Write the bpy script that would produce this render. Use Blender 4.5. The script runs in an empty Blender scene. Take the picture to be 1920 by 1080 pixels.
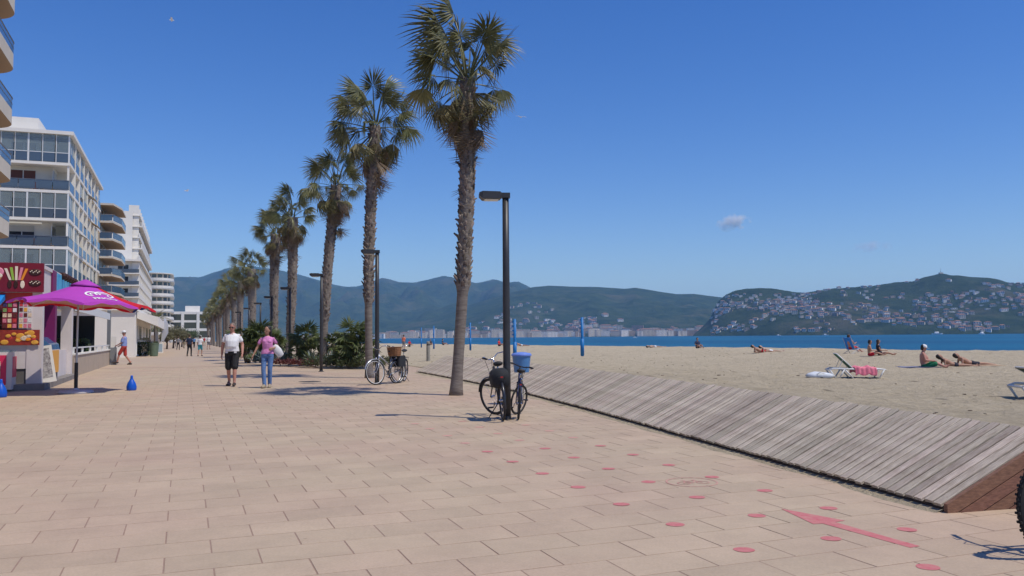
import bpy, bmesh, math, random
import numpy as np
from mathutils import Vector, Matrix, noise

R = math.radians
rng = random.Random(7)
scene = bpy.context.scene
COL = scene.collection

# ------------------------------------------------------------------ camera, sky, sun, exposure
F = 1600.0                                   # focal length in pixels of the 1920 px wide photograph
CAM_Z = 1.32
PITCH, ROLL = R(3.28), R(-0.45)
cam_data = bpy.data.cameras.new('camera')
cam_data.sensor_width = 36.0
cam_data.lens = F / 1920 * 36
cam_data.clip_start = 0.05
cam_data.clip_end = 60000
cam = bpy.data.objects.new('camera', cam_data)
COL.objects.link(cam)
CAM_M = Matrix.Translation((0, 0, CAM_Z)) @ Matrix.Rotation(math.pi / 2 + PITCH, 4, 'X') @ Matrix.Rotation(ROLL, 4, 'Z')
cam.matrix_world = CAM_M
scene.camera = cam

SUN_EL = R(61)
SUN_TO = Vector((0.90 * math.cos(SUN_EL), -0.43 * math.cos(SUN_EL), math.sin(SUN_EL))).normalized()
world = bpy.data.worlds.new('World')
scene.world = world
world.use_nodes = True
wn = world.node_tree.nodes
wl = world.node_tree.links
sky = wn.new('ShaderNodeTexSky')
sky.sky_type = 'NISHITA'
sky.sun_disc = False
sky.sun_elevation = SUN_EL
sky.sun_rotation = math.atan2(SUN_TO.x, SUN_TO.y)
sky.air_density = 1.0
sky.dust_density = 0.15
sky.ozone_density = 4.0
bg = wn['Background']
bg.inputs['Strength'].default_value = 0.127
hsv = wn.new('ShaderNodeHueSaturation')          # the photograph's saturated blue, over the whole sky alike
hsv.inputs['Saturation'].default_value = 1.33
hsv.inputs['Hue'].default_value = 0.517
wl.new(sky.outputs[0], hsv.inputs['Color'])
wl.new(hsv.outputs[0], bg.inputs[0])

sun_data = bpy.data.lights.new('sun', 'SUN')
sun_data.energy = 3.7
sun_data.angle = R(0.5)
sun_data.color = (1.0, 0.93, 0.81)
sun = bpy.data.objects.new('sun', sun_data)
COL.objects.link(sun)
sun.rotation_euler = (-SUN_TO).to_track_quat('-Z', 'Y').to_euler()

vs = scene.view_settings
vs.view_transform = 'Standard'
vs.look = 'None'
vs.exposure = 0.0
vs.gamma = 1.0
vs.use_curve_mapping = False
scene.render.engine = 'CYCLES'
scene.cycles.use_denoising = True
scene.cycles.max_bounces = 6
scene.cycles.transparent_max_bounces = 12
scene.cycles.volume_bounces = 4
scene.cycles.diffuse_bounces = 3
scene.cycles.glossy_bounces = 3

# ------------------------------------------------------------------ helpers
def S(r, g, b):
    """sRGB 0..255 to linear"""
    def f(c):
        c /= 255.0
        return c / 12.92 if c <= 0.04045 else ((c + 0.055) / 1.055) ** 2.4
    return (f(r), f(g), f(b))

MATS = {}
def mat(name, col, rough=0.6, var=0.0, scale=6.0, bump=0.0, bscale=40.0, metal=0.0, spec=0.4, col2=None, objvar=0.0, transl=0.0, detail=5.0, coords='Object', stretch=None, island=0.0, emit=None):
    if name in MATS:
        return MATS[name]
    m = bpy.data.materials.new(name)
    m.use_nodes = True
    nt = m.node_tree
    N, L = nt.nodes, nt.links
    b = N['Principled BSDF']
    b.inputs['Roughness'].default_value = rough
    b.inputs['Metallic'].default_value = metal
    b.inputs['Specular IOR Level'].default_value = spec
    c = tuple(col) + (1,)
    b.inputs['Base Color'].default_value = c
    tc = N.new('ShaderNodeTexCoord')
    vec = tc.outputs[coords]
    if stretch:
        mp = N.new('ShaderNodeMapping')
        mp.inputs['Scale'].default_value = stretch
        L.new(vec, mp.inputs['Vector'])
        vec = mp.outputs[0]
    colout = None
    if var > 0 or col2:
        nz = N.new('ShaderNodeTexNoise')
        nz.inputs['Scale'].default_value = scale
        nz.inputs['Detail'].default_value = detail
        nz.inputs['Roughness'].default_value = 0.65
        L.new(vec, nz.inputs['Vector'])
        rp = N.new('ShaderNodeValToRGB')
        rp.color_ramp.elements[0].position = 0.32
        rp.color_ramp.elements[1].position = 0.70
        if col2:
            rp.color_ramp.elements[0].color = tuple(col2) + (1,)
            rp.color_ramp.elements[1].color = c
        else:
            rp.color_ramp.elements[0].color = tuple(x * (1 - var) for x in col) + (1,)
            rp.color_ramp.elements[1].color = tuple(min(1, x * (1 + var)) for x in col) + (1,)
        L.new(nz.outputs[0], rp.inputs[0])
        colout = rp.outputs[0]
    if objvar > 0 or island > 0:
        hs = N.new('ShaderNodeHueSaturation')
        src = None
        if objvar > 0:
            oi = N.new('ShaderNodeObjectInfo')
            src = oi.outputs['Random']
        if island > 0:
            g = N.new('ShaderNodeNewGeometry')
            if src is not None:
                ad = N.new('ShaderNodeMath'); ad.operation = 'ADD'
                L.new(src, ad.inputs[0]); L.new(g.outputs['Random Per Island'], ad.inputs[1])
                fr = N.new('ShaderNodeMath'); fr.operation = 'FRACT'
                L.new(ad.outputs[0], fr.inputs[0]); src = fr.outputs[0]
            else:
                src = g.outputs['Random Per Island']
        a = max(objvar, island)
        mr = N.new('ShaderNodeMapRange')
        mr.inputs['To Min'].default_value = 1 - a
        mr.inputs['To Max'].default_value = 1 + a
        L.new(src, mr.inputs[0])
        L.new(mr.outputs[0], hs.inputs['Value'])
        ml = N.new('ShaderNodeMapRange')
        ml.inputs['To Min'].default_value = 0.5 - a * 0.06
        ml.inputs['To Max'].default_value = 0.5 + a * 0.06
        sq = N.new('ShaderNodeMath'); sq.operation = 'MULTIPLY'; sq.inputs[1].default_value = 7.31
        fr2 = N.new('ShaderNodeMath'); fr2.operation = 'FRACT'
        L.new(src, sq.inputs[0]); L.new(sq.outputs[0], fr2.inputs[0]); L.new(fr2.outputs[0], ml.inputs[0])
        L.new(ml.outputs[0], hs.inputs['Hue'])
        if colout is None:
            hs.inputs['Color'].default_value = c
        else:
            L.new(colout, hs.inputs['Color'])
        colout = hs.outputs[0]
    if colout is not None:
        L.new(colout, b.inputs['Base Color'])
    if bump > 0:
        n2 = N.new('ShaderNodeTexNoise')
        n2.inputs['Scale'].default_value = bscale
        n2.inputs['Detail'].default_value = 6
        L.new(vec, n2.inputs['Vector'])
        bp = N.new('ShaderNodeBump')
        bp.inputs['Strength'].default_value = bump
        bp.inputs['Distance'].default_value = 0.02
        L.new(n2.outputs[0], bp.inputs['Height'])
        L.new(bp.outputs[0], b.inputs['Normal'])
    if transl > 0:
        out = N['Material Output']
        tr = N.new('ShaderNodeBsdfTranslucent')
        if colout is not None:
            L.new(colout, tr.inputs[0])
        else:
            tr.inputs[0].default_value = c
        mx = N.new('ShaderNodeMixShader')
        mx.inputs[0].default_value = transl
        L.new(b.outputs[0], mx.inputs[1]); L.new(tr.outputs[0], mx.inputs[2])
        L.new(mx.outputs[0], out.inputs[0])
    MATS[name] = m
    return m

def glass_mat(name, col, alpha, rough=0.05):
    """tinted architectural pane: part see-through, part reflecting"""
    if name in MATS:
        return MATS[name]
    m = bpy.data.materials.new(name)
    m.use_nodes = True
    N, L = m.node_tree.nodes, m.node_tree.links
    b = N['Principled BSDF']
    b.inputs['Base Color'].default_value = tuple(col) + (1,)
    b.inputs['Roughness'].default_value = rough
    b.inputs['Specular IOR Level'].default_value = 0.9
    tr = N.new('ShaderNodeBsdfTransparent')
    tr.inputs[0].default_value = tuple(min(1, 0.55 + c) for c in col) + (1,)
    mx = N.new('ShaderNodeMixShader')
    mx.inputs[0].default_value = alpha
    L.new(tr.outputs[0], mx.inputs[1]); L.new(b.outputs[0], mx.inputs[2])
    L.new(mx.outputs[0], N['Material Output'].inputs[0])
    MATS[name] = m
    return m

def V(*a):
    return Vector(a)

class MB:
    """collects shapes; build() links them as ONE mesh object"""
    def __init__(self):
        self.v, self.f, self.mi, self.m = [], [], [], 0
        self.smooth = False
    def add(self, verts, faces):
        o = len(self.v)
        self.v.extend([tuple(p) for p in verts])
        self.f.extend([tuple(i + o for i in fc) for fc in faces])
        self.mi.extend([self.m] * len(faces))
        return self
    def hexa(self, p):
        return self.add(p, [(0, 3, 2, 1), (4, 5, 6, 7), (0, 1, 5, 4), (1, 2, 6, 5), (2, 3, 7, 6), (3, 0, 4, 7)])
    def box(self, x0, x1, y0, y1, z0, z1):
        return self.hexa([(x0, y0, z0), (x1, y0, z0), (x1, y1, z0), (x0, y1, z0), (x0, y0, z1), (x1, y0, z1), (x1, y1, z1), (x0, y1, z1)])
    def obox(self, c, ax, ay, az):
        c, ax, ay, az = Vector(c), Vector(ax), Vector(ay), Vector(az)
        return self.hexa([c - ax - ay - az, c + ax - ay - az, c + ax + ay - az, c - ax + ay - az, c - ax - ay + az, c + ax - ay + az, c + ax + ay + az, c - ax + ay + az])
    def bbox(self, x0, x1, y0, y1, z0, z1, b):
        """box with bevelled vertical and top edges"""
        def ring(i, z):
            return [(x0 + i + b, y0 + i, z), (x1 - i - b, y0 + i, z), (x1 - i, y0 + i + b, z), (x1 - i, y1 - i - b, z), (x1 - i - b, y1 - i, z), (x0 + i + b, y1 - i, z), (x0 + i, y1 - i - b, z), (x0 + i, y0 + i + b, z)]
        return self.loft([ring(0, z0), ring(0, z1 - b), ring(b * 0.6, z1)], cap=True)
    def loft(self, rings, cap=True, closed=True):
        n = len(rings[0])
        vs_, fs = [], []
        for r_ in rings:
            vs_.extend(r_)
        for i in range(len(rings) - 1):
            for j in range(n if closed else n - 1):
                k = (j + 1) % n
                fs.append((i * n + j, i * n + k, (i + 1) * n + k, (i + 1) * n + j))
        if cap and closed:
            fs.append(tuple(reversed(range(n))))
            fs.append(tuple(range((len(rings) - 1) * n, len(rings) * n)))
        return self.add(vs_, fs)
    def tube(self, pts, rad, n=8, cap=True, flat=1.0, closed=False):
        pts = [Vector(p) for p in pts]
        if not isinstance(rad, (list, tuple)):
            rad = [rad] * len(pts)
        m_ = len(pts)
        rings = []
        up = None
        for i, p in enumerate(pts):
            if closed:
                t = pts[(i + 1) % m_] - pts[(i - 1) % m_]
            else:
                t = pts[min(i + 1, m_ - 1)] - pts[max(i - 1, 0)]
            if t.length < 1e-9:
                t = Vector((0, 0, 1))
            t.normalize()
            if up is None:
                a = Vector((0, 0, 1)) if abs(t.z) < 0.9 else Vector((0, 1, 0))
                up = (a - t * a.dot(t)).normalized()
            else:
                up = (up - t * up.dot(t))
                up = up.normalized() if up.length > 1e-6 else t.orthogonal().normalized()
            s = t.cross(up)
            rings.append([p + (s * math.cos(q) + up * math.sin(q) * flat) * rad[i] for q in [2 * math.pi * j / n for j in range(n)]])
        if closed:
            rings.append(rings[0])
            return self.loft(rings, cap=False)
        return self.loft(rings, cap=cap)
    def bar(self, a, b, r, n=8):
        return self.tube([a, b], r, n)
    def lathe(self, prof, n=24, c=(0, 0, 0), cap=True):
        rings = [[(c[0] + r_ * math.cos(2 * math.pi * j / n), c[1] + r_ * math.sin(2 * math.pi * j / n), c[2] + z) for j in range(n)] for r_, z in prof]
        return self.loft(rings, cap=cap)
    def ball(self, c, rx, ry=None, rz=None, n=10, rot=None):
        ry = rx if ry is None else ry
        rz = rx if rz is None else rz
        c = Vector(c)
        rings = []
        for i in range(1, n):
            th = math.pi * i / n
            ring = []
            for j in range(2 * n):
                q = math.pi * j / n
                p = Vector((rx * math.sin(th) * math.cos(q), ry * math.sin(th) * math.sin(q), -rz * math.cos(th)))
                ring.append(c + (rot @ p if rot else p))
            rings.append(ring)
        return self.loft(rings)
    def capsule(self, a, b, ra, rb, n=10):
        a, b = Vector(a), Vector(b)
        t = (b - a)
        L_ = t.length
        t = t.normalized() if L_ > 1e-6 else Vector((0, 0, 1))
        pts, rr = [], []
        for q in (-80, -50, -20, 0):
            pts.append(a + t * ra * math.sin(R(q))); rr.append(ra * math.cos(R(q)))
        for q in (0, 20, 50, 80):
            pts.append(b + t * rb * math.sin(R(q))); rr.append(rb * math.cos(R(q)))
        up = t.orthogonal().normalized()
        s = t.cross(up)
        rings = [[p + (s * math.cos(w) + up * math.sin(w)) * r_ for w in [2 * math.pi * j / n for j in range(n)]] for p, r_ in zip(pts, rr)]
        return self.loft(rings)
    def mesh(self, name, mats):
        me = bpy.data.meshes.new(name)
        me.from_pydata(self.v, [], self.f)
        for m_ in (mats if isinstance(mats, (list, tuple)) else [mats]):
            me.materials.append(m_)
        me.polygons.foreach_set('material_index', self.mi)
        if self.smooth:
            me.polygons.foreach_set('use_smooth', [True] * len(self.f))
        me.update()
        return me
    def build(self, name, mats, parent=None, smooth=None):
        if smooth is not None:
            self.smooth = smooth
        return link(name, self.mesh(name, mats), parent)

def link(name, data, parent=None):
    o = bpy.data.objects.new(name, data)
    COL.objects.link(o)
    if parent is not None:
        o.parent = parent
    return o

def tag(o, label=None, cat=None, group=None, kind=None):
    if label: o['label'] = label
    if cat: o['category'] = cat
    if group: o['group'] = group
    if kind: o['kind'] = kind
    return o

def thing(name, label, cat, loc=(0, 0, 0), rz=0.0, group=None):
    o = link(name, None)
    o.location = loc
    o.rotation_euler = (0, 0, rz)
    return tag(o, label, cat, group)

KIDS = {}
def copy_tree(o, parent=None):
    c = o.copy()
    COL.objects.link(c)
    c.parent = parent
    for ch in list(o.children):
        copy_tree(ch, c)
    return c

# ------------------------------------------------------------------ the lie of the land
D2 = Vector((-0.359, 0.9333))        # along the promenade, away from the camera
R2 = Vector((0.9333, 0.359))         # across it, towards the sea
def st(s, t, z=0.0):
    return Vector((D2.x * s + R2.x * t, D2.y * s + R2.y * t, z))
def to_st(x, y):
    return D2.x * x + D2.y * y, R2.x * x + R2.y * y
def promenade_z(x, y):
    q = max(0.0, 1 - y / 32.0)
    return -0.23 * q ** 1.6
def interp(x, xs, ys):
    if x <= xs[0]: return ys[0]
    for i in range(len(xs) - 1):
        if x <= xs[i + 1]:
            k = (x - xs[i]) / (xs[i + 1] - xs[i])
            return ys[i] + (ys[i + 1] - ys[i]) * k
    return ys[-1]
def ray(px, py):
    d = CAM_M.to_3x3() @ Vector(((px - 960) / F, -(py - 540) / F, -1))
    return d / d.y
def place(px, py, hf=promenade_z, ymax=400):
    """where the sight line through a pixel meets the ground"""
    d = ray(px, py)
    y, last = 2.0, None
    while y < ymax:
        p = Vector((0, 0, CAM_Z)) + d * y
        h = p.z - hf(p.x, p.y)
        if h <= 0:
            lo, hi = y * 0.99 - 0.05, y
            for _ in range(30):
                m_ = (lo + hi) / 2
                p = Vector((0, 0, CAM_Z)) + d * m_
                if p.z - hf(p.x, p.y) > 0: lo = m_
                else: hi = m_
            p = Vector((0, 0, CAM_Z)) + d * hi
            return Vector((p.x, p.y, hf(p.x, p.y)))
        y = y * 1.01 + 0.02
    return Vector((0, 0, CAM_Z)) + d * ymax
def at_depth(px, py, y):
    return Vector((0, 0, CAM_Z)) + ray(px, py) * y

# foot of the wooden ramp (world x, y), near to far
RAMP_PX = [(1770, 960), (1500, 883.5), (1240, 810), (1110, 773), (989, 741), (870, 715.5), (781, 698.5)]
RAMP = [place(*p) for p in RAMP_PX]
RAMP_W, RAMP_H = 1.16, 0.56
RS = [to_st(p.x, p.y)[0] for p in RAMP]
RT = [to_st(p.x, p.y)[1] for p in RAMP]
def ramp_t(s):
    if s < RS[0]:
        return RT[0] + (s - RS[0]) * (RT[1] - RT[0]) / (RS[1] - RS[0])
    if s > RS[-1]:
        return RT[-1] + min((s - RS[-1]) * 0.05, 0.8)
    return interp(s, RS, RT)
def shore_t(s):
    return interp(s, [0, 30, 55, 95, 140, 260, 500], [44, 43.3, 42, 38, 34, 26, -10])
def sand_z(x, y):
    s, t = to_st(x, y)
    a0 = ramp_t(s) + RAMP_W
    ts = shore_t(s)
    if t < a0 - 0.02:
        return promenade_z(x, y)
    k = (t - a0) / (ts - a0)
    top = (promenade_z(x, y) + RAMP_H - 0.06) * (1.0 if s < RS[-1] else max(0.06, 1 - (s - RS[-1]) / 5.0))
    z = interp(k, [0, 0.06, 0.14, 0.30, 0.5, 0.68, 0.86, 1.0, 1.12, 1.4, 2.0], [top, top * 0.85, min(0.20, 0.1 + top * 0.4), 0.02, -0.04, 0.0, 0.22, 0.33, 0.12, -1.1, -3.0])
    return z
# ------------------------------------------------------------------ promenade paving
m_grout = mat('paving_grout', S(156, 131, 115), 0.9, var=0.12, scale=30, bump=0.3, bscale=200)
def paving_material(name, brick):
    m = bpy.data.materials.new(name)
    m.use_nodes = True
    N, L = m.node_tree.nodes, m.node_tree.links
    b = N['Principled BSDF']
    b.inputs['Roughness'].default_value = 0.72
    b.inputs['Specular IOR Level'].default_value = 0.3
    g = N.new('ShaderNodeNewGeometry')
    big = N.new('ShaderNodeTexNoise'); big.inputs['Scale'].default_value = 0.35; big.inputs['Detail'].default_value = 5
    L.new(g.outputs['Position'], big.inputs['Vector'])
    fine = N.new('ShaderNodeTexNoise'); fine.inputs['Scale'].default_value = 55; fine.inputs['Detail'].default_value = 4
    L.new(g.outputs['Position'], fine.inputs['Vector'])
    rp = N.new('ShaderNodeValToRGB')
    rp.color_ramp.elements[0].position = 0.3; rp.color_ramp.elements[0].color = S(187, 169, 142) + (1,)
    rp.color_ramp.elements[1].position = 0.7; rp.color_ramp.elements[1].color = S(186, 161, 139) + (1,)
    L.new(big.outputs[0], rp.inputs[0])
    # slab to slab tone
    oi = N.new('ShaderNodeObjectInfo')
    ad = N.new('ShaderNodeMath'); ad.operation = 'ADD'
    L.new(oi.outputs['Random'], ad.inputs[0]); L.new(g.outputs['Random Per Island'], ad.inputs[1])
    fr = N.new('ShaderNodeMath'); fr.operation = 'FRACT'; L.new(ad.outputs[0], fr.inputs[0])
    mr = N.new('ShaderNodeMapRange'); mr.inputs['To Min'].default_value = 0.95; mr.inputs['To Max'].default_value = 1.05
    L.new(fr.outputs[0], mr.inputs[0])
    mf = N.new('ShaderNodeMapRange'); mf.inputs['From Min'].default_value = 0.3; mf.inputs['From Max'].default_value = 0.7
    mf.inputs['To Min'].default_value = 0.93; mf.inputs['To Max'].default_value = 1.05
    L.new(fine.outputs[0], mf.inputs[0])
    st_ = N.new('ShaderNodeTexNoise'); st_.inputs['Scale'].default_value = 1.7; st_.inputs['Detail'].default_value = 7; st_.inputs['Roughness'].default_value = 0.7
    L.new(g.outputs['Position'], st_.inputs['Vector'])
    ms = N.new('ShaderNodeMapRange'); ms.inputs['From Min'].default_value = 0.35; ms.inputs['From Max'].default_value = 0.62
    ms.inputs['To Min'].default_value = 0.90; ms.inputs['To Max'].default_value = 1.03
    L.new(st_.outputs[0], ms.inputs[0])
    m1 = N.new('ShaderNodeMath'); m1.operation = 'MULTIPLY'; L.new(mr.outputs[0], m1.inputs[0]); L.new(mf.outputs[0], m1.inputs[1])
    m2 = N.new('ShaderNodeMath'); m2.operation = 'MULTIPLY'; L.new(m1.outputs[0], m2.inputs[0]); L.new(ms.outputs[0], m2.inputs[1])
    gv = N.new('ShaderNodeTexVoronoi'); gv.inputs['Scale'].default_value = 1.3; L.new(g.outputs['Position'], gv.inputs['Vector'])
    gm = N.new('ShaderNodeMapRange'); gm.inputs['From Min'].default_value = 0.018; gm.inputs['From Max'].default_value = 0.03; gm.inputs['To Min'].default_value = 0.72
    L.new(gv.outputs['Distance'], gm.inputs[0])
    m3 = N.new('ShaderNodeMath'); m3.operation = 'MULTIPLY'; L.new(m2.outputs[0], m3.inputs[0]); L.new(gm.outputs[0], m3.inputs[1])
    vm = N.new('ShaderNodeVectorMath'); vm.operation = 'SCALE'
    L.new(rp.outputs[0], vm.inputs[0]); L.new(m3.outputs[0], vm.inputs['Scale'])
    L.new(vm.outputs[0], b.inputs['Base Color'])
    bp = N.new('ShaderNodeBump'); bp.inputs['Strength'].default_value = 0.12; bp.inputs['Distance'].default_value = 0.01
    L.new(fine.outputs[0], bp.inputs['Height']); L.new(bp.outputs[0], b.inputs['Normal'])
    return m
m_slab = paving_material('paving_slab_stone', False)

SL, SW, GAP = 0.61, 0.405, 0.0105
pv = place(397, 1037)
S0, T0 = to_st(pv.x, pv.y)
# ground sheet under the slabs; beyond the laid slabs it shows as paving itself
def strip_sheet(name, s_list, t_lo, t_hi, hz, m, dz, nt=24):
    mb = MB()
    vs_, fs = [], []
    for s in s_list:
        a, b_ = t_lo(s), t_hi(s)
        for j in range(nt + 1):
            t = a + (b_ - a) * j / nt
            p = st(s, t)
            vs_.append((p.x, p.y, hz(p.x, p.y) + dz))
    n = nt + 1
    for i in range(len(s_list) - 1):
        for j in range(nt):
            fs.append((i * n + j, i * n + j + 1, (i + 1) * n + j + 1, (i + 1) * n + j))
    mb.add(vs_, fs)
    return mb.build(name, m)
s_near = [-20 + i * 1.0 for i in range(64)] + [44 + 8 * i for i in range(60)]
def prom_right(s):
    return 30.0 if s < RS[0] + 0.2 else (ramp_t(s) + 0.25 if s < RS[-1] + 0.3 else ramp_t(s) + RAMP_W + 0.3)
SLAB_S1 = 44.0
def mixed(s):
    return prom_right(s)
promenade = strip_sheet('promenade', [s for s in s_near if s <= SLAB_S1 + 0.01], lambda s: -45.0, mixed, promenade_z, m_grout, -0.0022, 60)
tag(promenade, kind='structure')
pave_far = strip_sheet('pavement', [s for s in s_near if s >= SLAB_S1 - 0.01], lambda s: -45.0, mixed, promenade_z, m_slab, 0.0, 40)
tag(pave_far, kind='structure')

# slabs
slabs = []
i0, i1 = int((-6 - S0) / SW), int((SLAB_S1 - S0) / SW)
for i in range(i0, i1):
    s_a = S0 + i * SW
    off = (i % 2) * 0.5 * SL
    ja, jb = int((-13 - T0) / SL), int((12 - T0) / SL)
    for j in range(ja, jb):
        t_a = T0 + off + j * SL
        sc, tc_ = s_a + SW / 2, t_a + SL / 2
        hi = prom_right(sc) + 0.12
        if tc_ > hi: continue
        p = st(sc, tc_)
        slabs.append((p.y, p.x, sc, tc_))
def in_view(x, y):
    if y < 4.6: return False
    return abs(x / y) < 0.615
vis = sorted([q for q in slabs if in_view(q[1], q[0])], key=lambda q: q[0])
keep = set((q[2], q[3]) for q in vis[:300])
ANG = math.atan2(R2.y, R2.x)
slab_meshes = []
for k in range(6):
    mb = MB()
    r_ = random.Random(k)
    a, b_ = SL / 2 - GAP / 2, SW / 2 - GAP / 2
    e = 0.0012
    def rect(x, y, z): return [(-x, -y, z), (x, -y, z), (x, y, z), (-x, y, z)]
    top = [(p[0] + r_.uniform(-.0015, .0015), p[1] + r_.uniform(-.0015, .0015), p[2]) for p in rect(a - e, b_ - e, 0.0)]
    mb.loft([rect(a, b_, -0.04), rect(a, b_, -e), top])
    slab_meshes.append(mb.mesh('paving_slab', m_slab))
def slab_slope(y):
    return (promenade_z(0, y + 0.1) - promenade_z(0, y - 0.1)) / 0.2
rest = MB()
for (y, x, sc, tc_) in slabs:
    z = promenade_z(x, y)
    tilt = (rng.gauss(0, 0.0009), rng.gauss(0, 0.0009))
    dz = rng.gauss(0, 0.0004)
    if (sc, tc_) in keep:
        o = link('paving_slab', rng.choice(slab_meshes), promenade)
        o.location = (x, y, z + dz)
        o.rotation_euler = (Matrix.Rotation(slab_slope(y) + tilt[0], 3, 'X') @ Matrix.Rotation(tilt[1], 3, 'Y') @ Matrix.Rotation(ANG, 3, 'Z')).to_euler()
    else:
        a, b_ = SL / 2 - GAP / 2, SW / 2 - GAP / 2
        top, bot = [], []
        for (da, db) in ((-a, -b_), (a, -b_), (a, b_), (-a, b_)):
            p = st(sc + db, tc_ + da)
            top.append((p.x, p.y, promenade_z(p.x, p.y) + dz)); bot.append((p.x, p.y, promenade_z(p.x, p.y) - 0.02))
        rest.add(bot + top, [(4, 5, 6, 7), (0, 1, 5, 4), (1, 2, 6, 5), (2, 3, 7, 6), (3, 0, 4, 7)])
o = rest.build('paving_slabs_beyond', m_slab, promenade); o['kind'] = 'stuff'

# painted cycle lane: dots, arrow, bicycle sign
m_paint = mat('pink_paint', S(192, 96, 104), 0.8, col2=S(194, 134, 126), scale=16, detail=9)
m_paint_worn = mat('pink_paint_worn', S(202, 134, 126), 0.8, col2=S(196, 164, 146), scale=30, detail=8)
DOTS = [(1395, 1031), (1266, 983.5), (1165, 945.6), (1084, 913.5), (1017, 888), (961, 865.7), (914, 846.8), (872, 831), (839, 817), (806, 804), (778, 794.6),
        (1740, 1063.5), (1558, 1010), (1419, 967), (1307, 932.5), (1216, 903.6), (1140.6, 879), (1076, 858), (1022, 841), (974, 825.6), (933.5, 813), (899, 801), (867, 790),
        (1700.5, 993), (1553.6, 953), (1434, 920), (1335, 894.5), (1254, 872), (1187, 852.6), (1126, 836), (1074.6, 820.5), (1030, 808), (986, 797)]
dot_mb = MB()
n_ = 22
dot_mb.add([(0.073 * math.cos(2 * math.pi * j / n_) * (1 + 0.03 * math.sin(j * 5.1)), 0.073 * math.sin(2 * math.pi * j / n_), 0) for j in range(n_)], [tuple(range(n_))])
dot_me = dot_mb.mesh('painted_dot', m_paint)
dot_me2 = dot_mb.mesh('painted_dot', m_paint_worn)
for k, (a, b_) in enumerate(DOTS):
    p = place(a, b_)
    o = link('painted_dot', dot_me2 if p.y > 11.5 else dot_me, promenade)
    o.location = (p.x, p.y, p.z + 0.0022)
    o.rotation_euler = (slab_slope(p.y), 0, rng.uniform(0, 6))
def flat_poly(name, pix, m, dz=0.004):
    mb = MB()
    ps = [place(*q) for q in pix]
    mb.add([(p.x, p.y, p.z + dz) for p in ps], [tuple(range(len(ps)))])
    return mb.build(name, m, promenade)
ar = MB()
tip, bl, bi, sl, sr, bj, br = [place(*q) for q in [(1464, 954), (1525, 983), (1542.7, 982), (1707, 1027.5), (1725, 1024.5), (1566, 979.5), (1584.6, 976.4)]]
ar.add([(p.x, p.y, p.z + 0.0024) for p in (tip, bl, bi, bj, br, sl, sr)], [(0, 1, 2, 3, 4), (2, 5, 6, 3)])
arrow = ar.build('painted_arrow', m_paint, promenade)
# worn bicycle sign in a ring
cs = place(1297, 904)
sg = MB()
def flat_line(mb, pts, w, closed=False):
    n2 = len(pts)
    for i in range(n2 if closed else n2 - 1):
        a, b_ = Vector(pts[i]), Vector(pts[(i + 1) % n2])
        t = (b_ - a)
        if t.length < 1e-6: continue
        q = Vector((-t.y, t.x)).normalized() * w / 2
        mb.add([(a.x + q.x, a.y + q.y, 0), (a.x - q.x, a.y - q.y, 0), (b_.x - q.x, b_.y - q.y, 0), (b_.x + q.x, b_.y + q.y, 0)], [(0, 1, 2, 3)])
def circ(cx, cy, r_, n=28): return [(cx + r_ * math.cos(2 * math.pi * j / n), cy + r_ * math.sin(2 * math.pi * j / n)) for j in range(n)]
flat_line(sg, circ(0, 0, 0.25), 0.016, True)
flat_line(sg, circ(-0.1, -0.04, 0.062, 16), 0.013, True); flat_line(sg, circ(0.1, -0.04, 0.062, 16), 0.013, True)
for a, b_ in [((-.1, -.04), (-.05, .06)), ((-.05, .06), (.055, .06)), ((-.05, .06), (0, -.04)), ((0, -.04), (.055, .06)), ((-.1, -.04), (0, -.04)), ((.1, -.04), (.045, .1)), ((.045, .1), (.08, .11)), ((-.05, .06), (-.06, .085)), ((-.085, .087), (-.035, .087))]:
    flat_line(sg, [a, b_], 0.014)
o = sg.build('painted_bicycle_sign', m_paint_worn, promenade)
o.location = (cs.x, cs.y, cs.z + 0.0024); o.rotation_euler = (slab_slope(cs.y), 0, R(12))

# ------------------------------------------------------------------ wooden ramp
m_wood = mat('weathered_deck_wood', S(220, 208, 190), 0.85, col2=S(150, 134, 118), scale=5, detail=9, stretch=(1.0, 14, 14), bump=0.5, bscale=18, objvar=0.22, spec=0.2)
m_wood_red = mat('red_brown_wood', S(148, 108, 88), 0.7, col2=S(108, 76, 64), scale=5, detail=8, stretch=(1.5, 12, 12), bump=0.4, bscale=18, objvar=0.15, spec=0.25)
m_dark_wood = mat('dark_joist_wood', S(70, 58, 52), 0.9, var=0.2, scale=8)
ramp = thing('wooden_ramp', 'long sloping weathered grey timber ramp edging the sand', 'ramp', (0, 0, 0))
def ramp_pt(q):
    """point and forward direction at arc length q along the foot"""
    acc = 0
    for i in range(len(RAMP) - 1):
        a, b_ = RAMP[i].xy, RAMP[i + 1].xy
        l_ = (b_ - a).length
        if q <= acc + l_ or i == len(RAMP) - 2:
            t = (b_ - a) / l_
            return a + t * (q - acc), t
        acc += l_
RL = sum((RAMP[i + 1].xy - RAMP[i].xy).length for i in range(len(RAMP) - 1))
BW = 0.116
board_variants = []
SLEN = math.hypot(RAMP_W, RAMP_H)
for k in range(5):
    mb = MB()
    r_ = random.Random(100 + k)
    h = 0.028
    w = BW - 0.025
    x0, x1 = r_.uniform(-0.012, 0.004), SLEN + r_.uniform(-0.01, 0.012)
    e = 0.005
    def ringx(x): return [(x, -w / 2, 0), (x, w / 2, 0), (x, w / 2, h - e), (x, w / 2 - e, h), (x, -w / 2 + e, h), (x, -w / 2, h - e)]
    mb.loft([ringx(x0), ringx((x0 + x1) / 2), ringx(x1)])
    board_variants.append(mb.mesh('deck_board', m_wood))
q = BW / 2
nb = 0
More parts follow.
